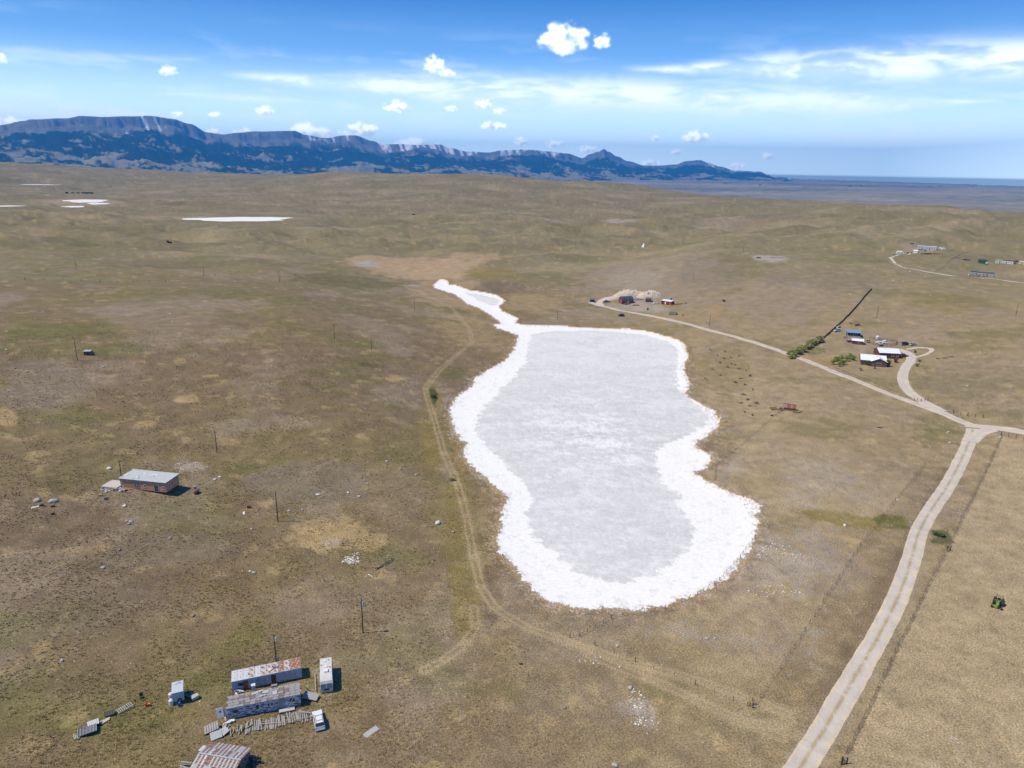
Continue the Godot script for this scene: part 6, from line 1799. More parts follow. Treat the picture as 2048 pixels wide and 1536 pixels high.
# ---------------------------------------------------------------- the ranch by the junction
func build_ranch() -> void:
	var white_roof := paint(0.80, 0.82, 0.84, 0.35)
	var red_wall := worn("ranch_red", Color(0.17, 0.05, 0.04), Color(0.12, 0.04, 0.035), 40.0, 0.5, 0.2, 3.0, 0.85)
	var brown_wall := worn("ranch_brown", Color(0.16, 0.085, 0.06), Color(0.11, 0.06, 0.045), 40.0, 0.5, 0.2, 3.0, 0.85)
	var white := paint(0.72, 0.73, 0.74, 0.5)
	var dark := paint(0.03, 0.03, 0.035, 0.8)
	# house of two wings
	var f := footing(Vector2(186.27, -367.7), Vector2(197.1, -363.8), 10.0)
	var o := thing("ranch_house", "long low ranch house with bright white metal roof and brown walls", "house", f[0], f[1])
	var l: float = f[2]
	put(o, "wall", gable_walls(l, 9.6, 2.7, 4.5), brown_wall, Vector3.ZERO, Vector3(0, PI / 2, 0))
	gable_sheets(o, l, 9.6, 2.7, 4.55, 9, [white_roof], 0.6)
	put(o, "front_wing_wall", gable_walls(6.0, 7.4, 2.6, 4.3), brown_wall, Vector3(l * 0.5 - 3.2, 0, 4.0))
	for s: int in [-1, 1]:
		for i in 5:
			bx(o, "wing_roof_sheet", white_roof, Vector3(l * 0.5 - 3.2 + s * 2.05, 3.55 + 0.02 * (i % 2), 0.6 + 1.5 * i), Vector3(4.5, 0.05, 1.47), Vector3(0, 0, -s * 0.43))
	window(o, Vector3(-l * 0.5 + 1.6, 1.5, 4.8), 1.6, 1.3, white)
	window(o, Vector3(-l * 0.5 + 5.0, 1.5, 4.8), 1.2, 1.3, white)
	window(o, Vector3(l * 0.5 - 3.2, 1.4, 7.0), 2.0, 1.2, white)
	door(o, Vector3(-l * 0.5 + 3.4, 1.1, 4.8), 1.0, 2.1, white)
	for e: Array in [[2.6, 3.4], [3.6, 3.2], [1.6, 3.6]]:
		rod(o, "roof_vent", dark, Vector3(e[0], 3.0, e[1] - 1.5), Vector3(e[0], e[1] + 0.9, e[1] - 1.5), 0.14, 8)
	o = gable_house("ranch_garage", "white roofed garage wing behind the ranch house", "garage", Vector2(201.6, -379.7), Vector2(212.1, -378.2), 9.5, 3.0, 4.6, red_wall, [white_roof], 8)
	window(o, Vector3(1.6, 1.6, 4.75), 1.3, 1.0, white)
	window(o, Vector3(4.0, 1.6, 4.75), 1.3, 1.0, white)
	# sheds
	var blue_roof := worn("blue_roof", Color(0.16, 0.28, 0.38), Color(0.24, 0.35, 0.44), 40.0, 0.5, 0.2, 3.0, 0.4)
	f = footing(Vector2(202.5, -421.8), Vector2(209.7, -419.8), 5.0)
	o = thing("open_shed", "open fronted shed with blue metal roof", "shed", f[0], f[1])
	l = f[2]
	bx(o, "back_wall", paint(0.10, 0.08, 0.07, 0.9), Vector3(0, 1.3, -2.2), Vector3(l, 2.8, 0.15))
	for s: int in [-1, 1]:
		bx(o, "side_wall", paint(0.09, 0.10, 0.13, 0.8), Vector3(s * (l * 0.5 - 0.1), 1.3, 0), Vector3(0.15, 2.8, 4.6))
	bx(o, "kick_board", white, Vector3(0, 0.35, 2.25), Vector3(l, 0.8, 0.1))
	for i in 6:
		bx(o, "post", paint(0.45, 0.42, 0.36, 0.8), Vector3(-l * 0.5 + 0.2 + i * (l - 0.4) / 5.0, 1.4, 2.3), Vector3(0.22, 2.9, 0.16))
	bx(o, "stored_goods", paint(0.22, 0.13, 0.09, 0.9), Vector3(0.4, 0.9, -0.5), Vector3(3.0, 1.8, 2.0))
	for i in 8:
		bx(o, "roof_sheet", blue_roof, Vector3(-l * 0.5 - 0.3 + (i + 0.5) * (l + 0.6) / 8.0, 3.05 + 0.02 * (i % 2), 0.1), Vector3((l + 0.6) / 8.0 - 0.03, 0.06, 5.8), Vector3(0.13, 0, 0))
	o = gable_house("red_shed", "small dark red shed with white roof below the blue roofed shed", "shed", Vector2(199.42, -408.3), Vector2(204.8, -405.8), 3.6, 2.1, 3.0, red_wall, [white_roof], 6)
	window(o, Vector3(0.6, 1.2, 1.8), 0.9, 0.8, white)
	door(o, Vector3(2.98, 1.0, 0), 1.6, 1.9, paint(0.08, 0.10, 0.16, 0.7), PI / 2)
	o = thing("stock_trailer", "low dark flatbed trailer left of the small red shed", "trailer", at_ground(Vector2(199.2, -411.6)), 0.05)
	bx(o, "bed", paint(0.05, 0.06, 0.08, 0.6), Vector3(0, 0.75, 0), Vector3(3.0, 0.35, 1.8))
	bx(o, "rail", dark, Vector3(0, 1.05, 0.85), Vector3(3.0, 0.1, 0.08))
	for s: int in [-1, 1]:
		put(o, "wheel", round_shape(0.34, 0.34, 0.2, 12), dark, Vector3(0.5, 0.34, s * 0.85), Vector3(PI / 2, 0, 0))
	o = thing("tyre_ring", "upright round bale feeder right of the small red shed", "feeder", at_ground(Vector2(209.5, -409.7)), 0.4)
	for i in 10:
		var an := TAU * i / 10.0
		bx(o, "segment", dark if i % 3 else paint(0.45, 0.35, 0.15, 0.8), Vector3(cos(an) * 0.9, 1.0 + sin(an) * 0.9, 0), Vector3(0.62, 0.16, 0.7), Vector3(0, 0, an + PI / 2))
	# pens
	var rail := paint(0.20, 0.075, 0.05, 0.8)
	var pen: Array = [213.8, -416.5, 219.4, -413.2, 226.5, -409.7, 223.1, -404.1, 218.4, -401.5, 214.4, -402.7, 209.2, -407.7]
	o = thing("corral", "rust red rail corral holding white tanks and sheets", "corral", spot(Vector2(pen[0], pen[1])))
	for i in range(0, pen.size() - 2, 2):
		var a := spot(Vector2(pen[i], pen[i + 1])) - o.position
		var b := spot(Vector2(pen[i + 2], pen[i + 3])) - o.position
		for y: float in [0.5, 0.95, 1.4]:
			rod(o, "rail", rail, a + Vector3(0, y, 0), b + Vector3(0, y, 0), 0.06, 5)
		for k in 3:
			rod(o, "post", rail, a.lerp(b, k / 3.0) + Vector3(0, -0.2, 0), a.lerp(b, k / 3.0) + Vector3(0, 1.6, 0), 0.09, 5)
	o = thing("water_tank", "round white water tank behind the red corral", "tank", at_ground(Vector2(218.2, -416.3)))
	put(o, "drum", round_shape(1.0, 1.0, 1.6, 14), white, Vector3(0, 0.8, 0))
	put(o, "lid", round_shape(1.0, 0.35, 0.4, 14), white, Vector3(0, 1.8, 0))
	crates("white_sheets", "white roofing sheets stacked inside the red corral", "sheets", Vector2(217.1, -408.4), 0.0, Vector2(3.4, 2.0), 9, [white, paint(0.6, 0.62, 0.64, 0.5)], Vector3(2.4, 0.5, 1.3), 51, "sheet")
	crates("machine_scrap", "dark machine part lying at the corral's front rail", "debris", Vector2(214.1, -402.7), 0.0, Vector2(0.8, 0.4), 4, [dark], Vector3(1.2, 0.6, 0.8), 52, "block")
	crates("rusty_heap", "rust red heap uphill of the blue roofed shed", "debris", Vector2(218.2, -444.4), 0.0, Vector2(1.4, 0.8), 9, [paint(0.24, 0.09, 0.04, 0.9)], Vector3(1.2, 0.7, 0.7), 53)
	crates("grey_heap", "small grey heap left of the rust red heap", "debris", Vector2(215.9, -447.8), 0.0, Vector2(0.7, 0.4), 4, [paint(0.12, 0.12, 0.12, 0.9)], Vector3(0.9, 0.6, 0.6), 54)
	crates("scrap_row", "red and white scrap behind the dark flatbed trailer", "debris", Vector2(199.67, -420.1), 0.2, Vector2(1.8, 0.6), 8, [white, paint(0.25, 0.05, 0.04, 0.8), dark], Vector3(1.0, 0.5, 0.5), 55)
	crates("scrap_row", "white and blue junk at the windbreak fence's foot", "debris", Vector2(205.7, -441.5), 0.6, Vector2(1.4, 0.5), 7, [white, paint(0.2, 0.28, 0.4, 0.7), dark], Vector3(0.9, 0.6, 0.6), 56)
	car("parked_car", "white pickup parked at the windbreak fence", Vector2(202.3, -434.2), 0.3, white, "pickup", "cars at the ranch", 1.0)
	car("parked_car", "black car parked beside the silver car on the ranch grass", Vector2(228.4, -403.2), -0.1, paint(0.015, 0.018, 0.022, 0.25), "suv", "cars at the ranch", 1.05)
	car("parked_car", "silver car parked beside the black car on the ranch grass", Vector2(231.5, -401.3), 0.25, paint(0.50, 0.53, 0.57, 0.25), "sedan", "cars at the ranch", 1.0)
	car("parked_truck", "dark red pickup parked at the garage wing's right end", Vector2(215.3, -380.8), 0.05, paint(0.10, 0.045, 0.04, 0.35), "pickup", "cars at the ranch", 1.0)
	crates("red_machine", "small red machine behind the ranch house", "machine", Vector2(205, -390.2), 0.0, Vector2(0.5, 0.3), 3, [paint(0.45, 0.05, 0.03, 0.6)], Vector3(0.9, 0.7, 0.7), 57, "block")
	crates("log_line", "pale orange log lying on the slope right of the ranch cars", "log", Vector2(245.2, -410.5), -1.064, Vector2(5.0, 0.2), 6, [paint(0.50, 0.30, 0.16, 0.8)], Vector3(4.0, 0.35, 0.3), 58)
	crates("branch_heap", "grey brushwood pile with a yellow plank right of the driveway loop", "debris", Vector2(232, -370.4), 0.0, Vector2(4.0, 1.0), 14, [paint(0.28, 0.25, 0.23, 0.9), paint(0.20, 0.18, 0.16, 0.9)], Vector3(1.6, 0.3, 0.4), 59, "branch")
	# hedge of bushes
	rng.seed = 61
	var olive := leaf_paint(0.27, 0.275, 0.07)
	var p0 := Vector2(154.78, -386.2)
	var p1 := Vector2(183.6, -414.4)
	for i in 11:
		var t := i / 10.0
		bush("willow_bush", "%s olive green bush of the hedge row, counted from the road" % ORDINAL[i], p0.lerp(p1, t) + Vector2(rng.randf_range(-1, 1), rng.randf_range(-1, 1)), rng.randf_range(5.2, 6.6), rng.randf_range(3.2, 4.3), olive, "hedge row bushes", i % 3, 520)
	var bright := leaf_paint(0.24, 0.33, 0.055)
	var thicket := [[Vector2(172.53, -369.1), 3.2, 4.6], [Vector2(176.55, -375.4), 3.0, 3.8], [Vector2(173.87, -366), 3.0, 3.4], [Vector2(178.19, -374.2), 3.2, 4.8], [Vector2(176.91, -367.6), 3.4, 4.0], [Vector2(181.91, -374.7), 3.0, 4.2], [Vector2(184.7, -377.4), 2.8, 4.6], [Vector2(185.69, -375.3), 3.0, 4.2]]
	for i in thicket.size():
		bush("young_tree", "%s bright green young tree of the thicket, counted from the hedge" % ORDINAL[i], thicket[i][0], thicket[i][1], thicket[i][2], bright, "bright green thicket", rng.randi() % 3, 420)
	bush("young_tree", "bright green shrub against the ranch house's front wall", Vector2(189.88, -365.8), 4.0, 3.2, leaf_paint(0.10, 0.17, 0.03), "", 1)
	bush("conifer_tree", "dark green bush in front of the ranch house's right corner", Vector2(198.39, -363.7), 3.2, 4.6, leaf_paint(0.06, 0.085, 0.03), "", 2)
	bush("red_leaved_tree", "reddish brown leafed tree right of the ranch house", Vector2(206.4, -371.8), 3.4, 3.8, leaf_paint(0.16, 0.075, 0.055), "", 0)
	bush("bare_tree", "thin bare grey tree in front of the ranch house", Vector2(189.5, -359.4), 3.4, 4.4, leaf_paint(0.16, 0.14, 0.10), "", 1, 120)
	bush("bare_tree", "thin dark bare bush at the ranch garden's lower edge", Vector2(181.1, -357), 2.6, 2.2, leaf_paint(0.14, 0.11, 0.08), "", 2, 110)
	for e: Array in [[Vector2(225.5, -387.7), 1.6, "small green bush inside the driveway loop"], [Vector2(217.8, -369.2), 1.5, "small dark green bush beside the driveway loop's lower end"], [Vector2(212.5, -361.3), 1.8, "dark green bush right of the driveway bend"]]:
		bush("round_bush", e[2], e[0], e[1] * 1.4, e[1], leaf_paint(0.06, 0.085, 0.03), "", 1, 240)
	# dark brown windbreak up the slope
	var plank := paint(0.12, 0.08, 0.055, 0.95)
	var path: Array = [185.12, -417.4, 204.7, -442.9, 223.5, -467.4, 243.4, -497.1, 270.3, -536]
	o = thing("windbreak_fence", "long dark brown windbreak fence climbing the slope above the hedge", "fence", spot(Vector2(path[0], path[1])))
	for i in range(0, path.size() - 2, 2):
		var a := Vector2(path[i], path[i + 1])
		var b := Vector2(path[i + 2], path[i + 3])
		var n := maxi(4, int((b - a).length() / 2.4))
		for k in n:
			var m := a.lerp(b, (k + 0.5) / n)
			bx(o, "board_section", plank, spot(m) - o.position + Vector3(0, 0.5, 0), Vector3((b - a).length() / n - 0.1, rng.randf_range(0.9, 1.4), 0.16), Vector3(0, atan2(-(b.y - a.y), b.x - a.x), rng.randf_range(-0.05, 0.05)))
			bx(o, "post", plank, spot(a.lerp(b, float(k) / n)) - o.position + Vector3(0, 0.6, 0), Vector3(0.2, 1.8, 0.2))

# ---------------------------------------------------------------- red cabin and sheds beyond the salt flat
func build_cabin_yard() -> void:
	var red := worn("cabin_red", Color(0.24, 0.045, 0.035), Color(0.17, 0.035, 0.03), 40.0, 0.5, 0.2, 3.0, 0.85)
	var slate := paint(0.07, 0.085, 0.10, 0.6)
	var white := paint(0.74, 0.75, 0.76, 0.5)
	var dark := paint(0.03, 0.03, 0.035, 0.8)
	var f := footing(Vector2(83.83, -542.5), Vector2(92.55, -545.6), 6.0)
	var l: float = f[2]
	var o := thing("barn_cabin", "dark red barn shaped cabin with slate blue gambrel roof", "cabin", f[0], f[1])
	put(o, "wall", prism(PackedVector2Array([Vector2(-3, -0.3), Vector2(3, -0.3), Vector2(3, 2.6), Vector2(1.9, 4.2), Vector2(0, 5.0), Vector2(-1.9, 4.2), Vector2(-3, 2.6)]), l), red, Vector3.ZERO, Vector3(0, PI / 2, 0))
	for s: int in [-1, 1]:
		for i in 6:
			var x := -l * 0.5 - 0.2 + (i + 0.5) * (l + 0.4) / 6.0
			bx(o, "lower_roof_sheet", slate, Vector3(x, 3.42 + 0.012 * (i % 2), s * 2.56), Vector3((l + 0.4) / 6.0 - 0.03, 0.08, 2.1), Vector3(s * 0.97, 0, 0))
			bx(o, "upper_roof_sheet", slate, Vector3(x, 4.68 + 0.012 * (i % 2), s * 1.0), Vector3((l + 0.4) / 6.0 - 0.03, 0.08, 2.2), Vector3(s * 0.40, 0, 0))
	window(o, Vector3(-l * 0.5, 1.5, 0.3), 2.2, 1.6, white, -PI / 2, 1)
	window(o, Vector3(-1.6, 1.4, 3.0), 1.0, 1.2, white)
	door(o, Vector3(0.4, 1.1, 3.0), 1.0, 2.1, white)
	window(o, Vector3(2.6, 1.4, 3.0), 1.2, 1.0, white)
	bx(o, "porch", paint(0.30, 0.14, 0.10, 0.9), Vector3(-1.0, 0.25, 4.0), Vector3(5.0, 0.3, 2.0))
	f = footing(Vector2(102.14, -545.5), Vector2(105.99, -544.5), 3.0)
	o = thing("barrel_shed", "little dark red shed with rounded black roof", "shed", f[0], f[1])
	l = f[2]
	bx(o, "wall", red, Vector3(0, 1.0, 0), Vector3(l, 2.2, 2.8))
	put(o, "roof", round_shape(1.5, 1.5, l + 0.3, 16), slate, Vector3(0, 1.6, 0), Vector3(0, 0, PI / 2))
	door(o, Vector3(-l * 0.5 - 0.12, 1.0, 0), 1.0, 1.9, dark, -PI / 2)
	f = footing(Vector2(112.05, -535.2), Vector2(118.69, -529.1), 4.0)
	l = f[2]
	o = thing("white_roof_shed", "red shed with white roof at the end of the dirt yard", "shed", f[0], f[1])
	bx(o, "wall", red, Vector3(0, 1.25, 0), Vector3(l, 2.7, 3.8))
	for i in 6:
		bx(o, "roof_sheet", white, Vector3(-l * 0.5 - 0.2 + (i + 0.5) * (l - 0.4) / 6.0, 2.8 + 0.02 * (i % 2), 0), Vector3((l - 0.4) / 6.0 - 0.03, 0.08, 4.6), Vector3(0.12, 0, 0))
	bx(o, "white_door", white, Vector3(-0.8, 1.1, 1.95), Vector3(1.0, 2.1, 0.08))
	bx(o, "orange_panel", paint(0.50, 0.17, 0.04, 0.8), Vector3(l * 0.5 - 1.4, 1.1, 1.95), Vector3(0.9, 2.3, 0.08))
	o = thing("dumpster", "dark blue dumpster at the road bend", "dumpster", at_ground(Vector2(62.24, -556.9)), 0.1)
	bx(o, "box", paint(0.025, 0.045, 0.14, 0.6), Vector3(0, 1.0, 0), Vector3(3.4, 1.9, 2.2))
	bx(o, "lid", paint(0.05, 0.09, 0.22, 0.5), Vector3(0, 2.0, 0), Vector3(3.5, 0.12, 2.3), Vector3(0.08, 0, 0))
	for s: int in [-1, 1]:
		bx(o, "rib", paint(0.02, 0.035, 0.11, 0.6), Vector3(s * 1.1, 1.0, 1.12), Vector3(0.14, 1.8, 0.08))
	car("parked_car", "dark green and white car at the road bend left of the cabin", Vector2(72.9, -552.2), 3.2, paint(0.10, 0.13, 0.14, 0.3), "pickup", "", 1.0)
	car("parked_car", "black car on the grass just below the gravel road", Vector2(76.86, -499.5), 2.6, paint(0.012, 0.014, 0.018, 0.25), "suv", "", 1.0)
	var earth := worn("pale_earth", Color(0.60, 0.50, 0.40), Color(0.50, 0.41, 0.32), 40.0, 0.5, 0.2, 6.0, 0.95)
	mound("pale earth mound behind the red cabin", Vector2(91, -563.8), 0.1, 14.0, 6.0, 5.0, earth)
	mound("low pale earth mound left of the red cabin", Vector2(80.72, -561.2), 0.3, 9.0, 4.0, 2.0, earth)
	mound("pale earth mound behind the little barrel roofed shed", Vector2(107.12, -558.6), -0.15, 10.0, 5.0, 4.2, earth)
	crates("orange_lumber", "orange timber stacked right of the cabin porch", "lumber", Vector2(94.17, -538.9), 0.0, Vector2(2.2, 0.5), 10, [paint(0.50, 0.22, 0.06, 0.85)], Vector3(2.4, 0.5, 0.6), 71)
	crates("yellow_lumber", "long yellow and rust timber pile right of the white roofed shed", "lumber", Vector2(124.19, -528.8), 0.12, Vector2(6.0, 0.5), 14, [paint(0.50, 0.30, 0.05, 0.85), paint(0.28, 0.09, 0.04, 0.9)], Vector3(2.6, 0.4, 0.4), 72)
	crates("yard_junk", "white and blue odds and ends beside the cabin's right wall", "debris", Vector2(97.43, -552), 0.0, Vector2(3.4, 1.2), 14, [white, paint(0.15, 0.25, 0.5, 0.7), paint(0.4, 0.4, 0.42, 0.7)], Vector3(0.9, 0.6, 0.6), 73, "item")
	crates("yard_junk", "white and blue odds and ends between the two red sheds", "debris", Vector2(108.37, -539.8), 0.0, Vector2(3.0, 1.0), 13, [white, paint(0.3, 0.4, 0.55, 0.7), white], Vector3(0.9, 0.6, 0.6), 74, "item")
	crates("yard_junk", "dark blue barrel and scraps below the cabin yard", "debris", Vector2(99.23, -519.9), 0.0, Vector2(0.6, 0.4), 4, [paint(0.04, 0.06, 0.18, 0.7), dark], Vector3(0.8, 0.8, 0.6), 75, "item")
	crates("grey_ball_tank", "pale grey tank above the white roofed shed's right end", "tank", Vector2(121.2, -541.4), 0.0, Vector2(0.5, 0.3), 3, [paint(0.42, 0.36, 0.3, 0.8)], Vector3(1.8, 1.6, 1.4), 76, "block")
	o = gable_house("low_shelter", "low dark green grey shelter roof sitting on the grass", "shelter", Vector2(110.49, -497.6), Vector2(114.44, -494.6), 3.4, 0.3, 1.6, dark, [paint(0.06, 0.08, 0.08, 0.6)], 5)
	o = thing("drum", "yellow and black drum right of the low shelter", "drum", at_ground(Vector2(118.99, -493.1)))
	put(o, "barrel", round_shape(0.6, 0.6, 1.3, 12), paint(0.45, 0.33, 0.05, 0.6), Vector3(0, 0.65, 0))
	put(o, "band", round_shape(0.63, 0.63, 0.4, 12), dark, Vector3(0, 0.4, 0))
	crates("dark_scrap", "small dark object alone on the grass right of the cabin yard", "debris", Vector2(156.4, -525.8), 0.2, Vector2(0.6, 0.2), 3, [paint(0.03, 0.04, 0.07, 0.7)], Vector3(1.4, 0.7, 0.8), 77, "block")
	# tepee
	o = thing("tepee", "white tepee standing alone on the far grass", "tepee", at_ground(Vector2(163.02, -908.9)))
	put(o, "cover", round_shape(2.9, 0.25, 5.4, 14), white, Vector3(0, 2.7, 0))
	for i in 5:
		var an := TAU * i / 5.0
		rod(o, "tent_pole", paint(0.25, 0.18, 0.1, 0.9), Vector3(cos(an) * 0.2, 5.0, sin(an) * 0.2), Vector3(-cos(an) * 0.5, 6.6, -sin(an) * 0.5), 0.06, 5)
	bx(o, "doorway", dark, Vector3(0.9, 1.0, 2.05), Vector3(1.2, 1.9, 0.3), Vector3(-0.45, 0.4, 0))

# ---------------------------------------------------------------- houses on the far right rise
func build_far_right() -> void:
	var white := paint(0.74, 0.76, 0.78, 0.5)
	var dark := paint(0.03, 0.03, 0.035, 0.8)
	var o := trailer_home("long_trailer_home", "long white mobile home with white roof on the far right rise", Vector2(431.4, -771.9), Vector2(446.7, -764.1), 4.4, 3.1, paint(0.58, 0.61, 0.65, 0.6), paint(0.80, 0.80, 0.78, 0.5), 7)
	o = thing("camper", "rounded white camper left of the long white mobile home", "camper", at_ground(Vector2(409.9, -766.2)), -0.15)
	bx(o, "body", white, Vector3(-0.6, 1.6, 0), Vector3(5.6, 2.4, 2.6))
	put(o, "roof", round_shape(1.3, 1.3, 5.6, 14), white, Vector3(-0.6, 2.4, 0), Vector3(0, 0, PI / 2))
	bx(o, "front", paint(0.12, 0.13, 0.15, 0.4), Vector3(2.3, 1.7, 0), Vector3(0.3, 1.6, 2.2))
	put(o, "satellite_dish", round_shape(1.1, 0.2, 0.5, 14), white, Vector3(3.4, 1.4, 0.6), Vector3(0.9, 0, 0))
	for s: int in [-1, 1]:
		put(o, "wheel", round_shape(0.4, 0.4, 0.25, 12), dark, Vector3(-0.6, 0.4, s * 1.2), Vector3(PI / 2, 0, 0))
	gable_house("small_shed", "small white shed at the long white mobile home's left end", "shed", Vector2(421.3, -761), Vector2(424.1, -758.3), 3.0, 2.1, 3.0, white, [white], 3)
	o = thing("blue_barrel", "blue barrel in front of the long white mobile home", "barrel", at_ground(Vector2(434.2, -762.5)))
	put(o, "drum", round_shape(0.8, 0.8, 1.5, 12), paint(0.02, 0.06, 0.28, 0.5), Vector3(0, 0.75, 0))
	put(o, "lid", round_shape(0.82, 0.82, 0.1, 12), paint(0.03, 0.09, 0.34, 0.5), Vector3(0, 1.53, 0))
	crates("blue_tarp", "dark blue tarp on the grass below the camper", "tarp", Vector2(394.2, -745.6), 0.0, Vector2(1.6, 0.3), 4, [paint(0.04, 0.07, 0.16, 0.7)], Vector3(2.2, 0.5, 1.0), 81, "fold")
	crates("blue_tarp", "dark blue heap between the camper and the long mobile home", "tarp", Vector2(439.5, -800.1), 0.0, Vector2(2.0, 0.3), 4, [paint(0.04, 0.07, 0.16, 0.7)], Vector3(2.2, 0.6, 1.0), 82, "fold")
	crates("log_pile", "long brown log pile below the long white mobile home", "logs", Vector2(419.3, -722.4), -0.05, Vector2(11.0, 1.0), 26, [paint(0.20, 0.12, 0.07, 0.9), paint(0.30, 0.19, 0.09, 0.9), paint(0.13, 0.085, 0.06, 0.9)], Vector3(2.2, 0.7, 0.7), 83, "log")
	crates("farm_junk", "dark farm junk between the camper and the small white shed", "debris", Vector2(414.2, -757.4), 0.0, Vector2(2.6, 0.7), 9, [dark, paint(0.2, 0.1, 0.08, 0.8), white], Vector3(1.2, 0.9, 0.8), 84, "item")
	crates("siding_stack", "white panels at the long mobile home's right end", "panel", Vector2(453.7, -766), 0.0, Vector2(3.6, 1.2), 8, [white], Vector3(1.8, 1.2, 1.0), 85, "panel")
	crates("pale_spoil", "pale pinkish rubble right of the long mobile home", "rubble", Vector2(464.5, -771.7), 0.0, Vector2(4.0, 0.8), 12, [paint(0.40, 0.30, 0.24, 0.9)], Vector3(1.0, 0.5, 0.7), 86, "stone")
	crates("rusty_heap", "rusty red brown heap left of the green shed", "debris", Vector2(438.8, -697.5), 0.0, Vector2(3.0, 0.8), 14, [paint(0.20, 0.075, 0.04, 0.9), paint(0.13, 0.05, 0.03, 0.9)], Vector3(1.8, 0.7, 0.8), 87)
	o = gable_house("green_shed", "bright green shed with dark roof on the far right rise", "shed", Vector2(439.3, -679.4), Vector2(445.3, -676.8), 5.0, 2.6, 3.8, paint(0.05, 0.17, 0.045, 0.7), [paint(0.04, 0.06, 0.055, 0.6)], 5)
	door(o, Vector3(3.2, 1.1, 2.5), 1.6, 2.0, white)
	o = trailer_home("trailer_home", "cream mobile home with mint green roof at the right edge", Vector2(457.5, -683.3), Vector2(460.5, -678.5), 4.0, 2.8, paint(0.55, 0.52, 0.42, 0.7), paint(0.30, 0.48, 0.36, 0.6), 2)
	o = trailer_home("trailer_home", "cream mobile home with dark red roof beside the mint green roof", Vector2(460.8, -678.5), Vector2(465, -669), 4.2, 2.9, paint(0.58, 0.56, 0.47, 0.7), paint(0.10, 0.045, 0.05, 0.7), 4)
	o = trailer_home("trailer_home", "pale yellow camper at the picture's right margin", Vector2(466.7, -664.7), Vector2(468.9, -655.8), 3.4, 2.5, paint(0.62, 0.50, 0.30, 0.7), white, 4)
	car("parked_truck", "red truck behind the cream mobile homes", Vector2(487.4, -697.5), 0.2, paint(0.28, 0.03, 0.035, 0.4), "pickup", "", 1.2)
	car("parked_car", "white van behind the dark red roofed mobile home", Vector2(483.8, -702.3), 0.1, white, "suv", "", 1.3)
	var mh := trailer_home("grey_trailer_home", "long grey mobile home with dark roof beside the dirt track", Vector2(396.8, -621.8), Vector2(410.2, -611.4), 4.6, 3.0, paint(0.36, 0.37, 0.38, 0.7), paint(0.06, 0.075, 0.085, 0.7), 6)
	car("parked_car", "white car parked at the long grey mobile home", Vector2(395, -616.6), 0.0, white, "sedan", "", 1.15)
	car("parked_car", "small white car parked right of the white car at the grey home", Vector2(400.3, -616.2), 0.1, paint(0.55, 0.53, 0.5, 0.4), "sedan", "", 0.9)
	crates("orange_box", "orange box at the long grey mobile home's front wall", "box", Vector2(403.4, -613.9), 0.0, Vector2(0.8, 0.2), 3, [paint(0.55, 0.26, 0.05, 0.7)], Vector3(1.4, 0.7, 0.7), 88, "box")
	# pit with concrete walls on the knoll
	o = thing("concrete_pad", "pale gravel pad with low concrete wall on the knoll", "foundation", at_ground(Vector2(243.9, -683.7)), 0.0)
	bx(o, "wall", paint(0.46, 0.42, 0.40, 0.9), Vector3(6.5, 0.5, -1.5), Vector3(13.0, 1.0, 0.5), Vector3(0, -0.16, 0))
	bx(o, "wall", paint(0.38, 0.34, 0.32, 0.9), Vector3(13.0, 0.5, 1.0), Vector3(0.5, 1.0, 5.0))
	bx(o, "dark_opening", dark, Vector3(-11.0, 0.3, -1.0), Vector3(4.0, 0.8, 1.5))
	# small far things on the plain
	rng.seed = 91
	for e: Array in [[Vector2(-204.5, -1469.8), "dark rocky outcrop with a hut on the middle ridge"], [Vector2(-411.3, -856.8), "dark wrecked machine alone on the left grass"]]:
		crates("far_wreck", e[1], "wreck", e[0], 0.0, Vector2(2.6, 1.0), 6, [dark, paint(0.2, 0.2, 0.22, 0.7)], Vector3(2.4, 1.6, 1.6), 92, "block")
	var herd := [-1296.4, -2121.3, -1298.4, -2153.7, -1289, -2162.6, -1289.2, -2188.1, -1279.2, -2186.4, -1282.8, -2208.1, -1270.6, -2202.4]
	for i in range(0, herd.size(), 2):
		var c := thing("dark_shed", "tiny dark building in the row above the far left pond", "shed", at_ground(Vector2(herd[i], herd[i + 1])), rng.randf(), "far left dark buildings")
		bx(c, "wall", paint(0.05, 0.045, 0.045, 0.9), Vector3(0, 1.6, 0), Vector3(7.0, 3.6, 5.0))
		bx(c, "roof", paint(0.07, 0.06, 0.06, 0.9), Vector3(0, 3.5, 0), Vector3(7.6, 0.5, 5.6))
	var belts := [[Vector2(3092.1, -10916.5), 50.0], [Vector2(3390.5, -10251.7), 40.0], [Vector2(4857.2, -13811.4), 60.0], [Vector2(4768.6, -10543.6), 46.0], [Vector2(5034.8, -10780), 36.0], [Vector2(5722, -10649.1), 40.0], [Vector2(5852.9, -10444.9), 60.0], [Vector2(6098.9, -10629.1), 34.0], [Vector2(6613.8, -10696.7), 44.0]]
	for i in belts.size():
		var e: Array = belts[i]
		var c := thing("tree_belt", "%s faint dark shelter belt on the far plain, counted from the mountains" % ORDINAL[i], "trees", at_ground(e[0]), 0.1, "far shelter belts")
		var m := put(c, "crown", crown_shape(3, 9, 500, 0.10, 1.0), leaf_paint(0.035, 0.045, 0.02))
		m.scale = Vector3(e[1], 13.0, 10.0)
		rod(c, "trunk", paint(0.08, 0.06, 0.05, 0.9), Vector3.ZERO, Vector3(0, 7.0, 0), 0.4, 5)
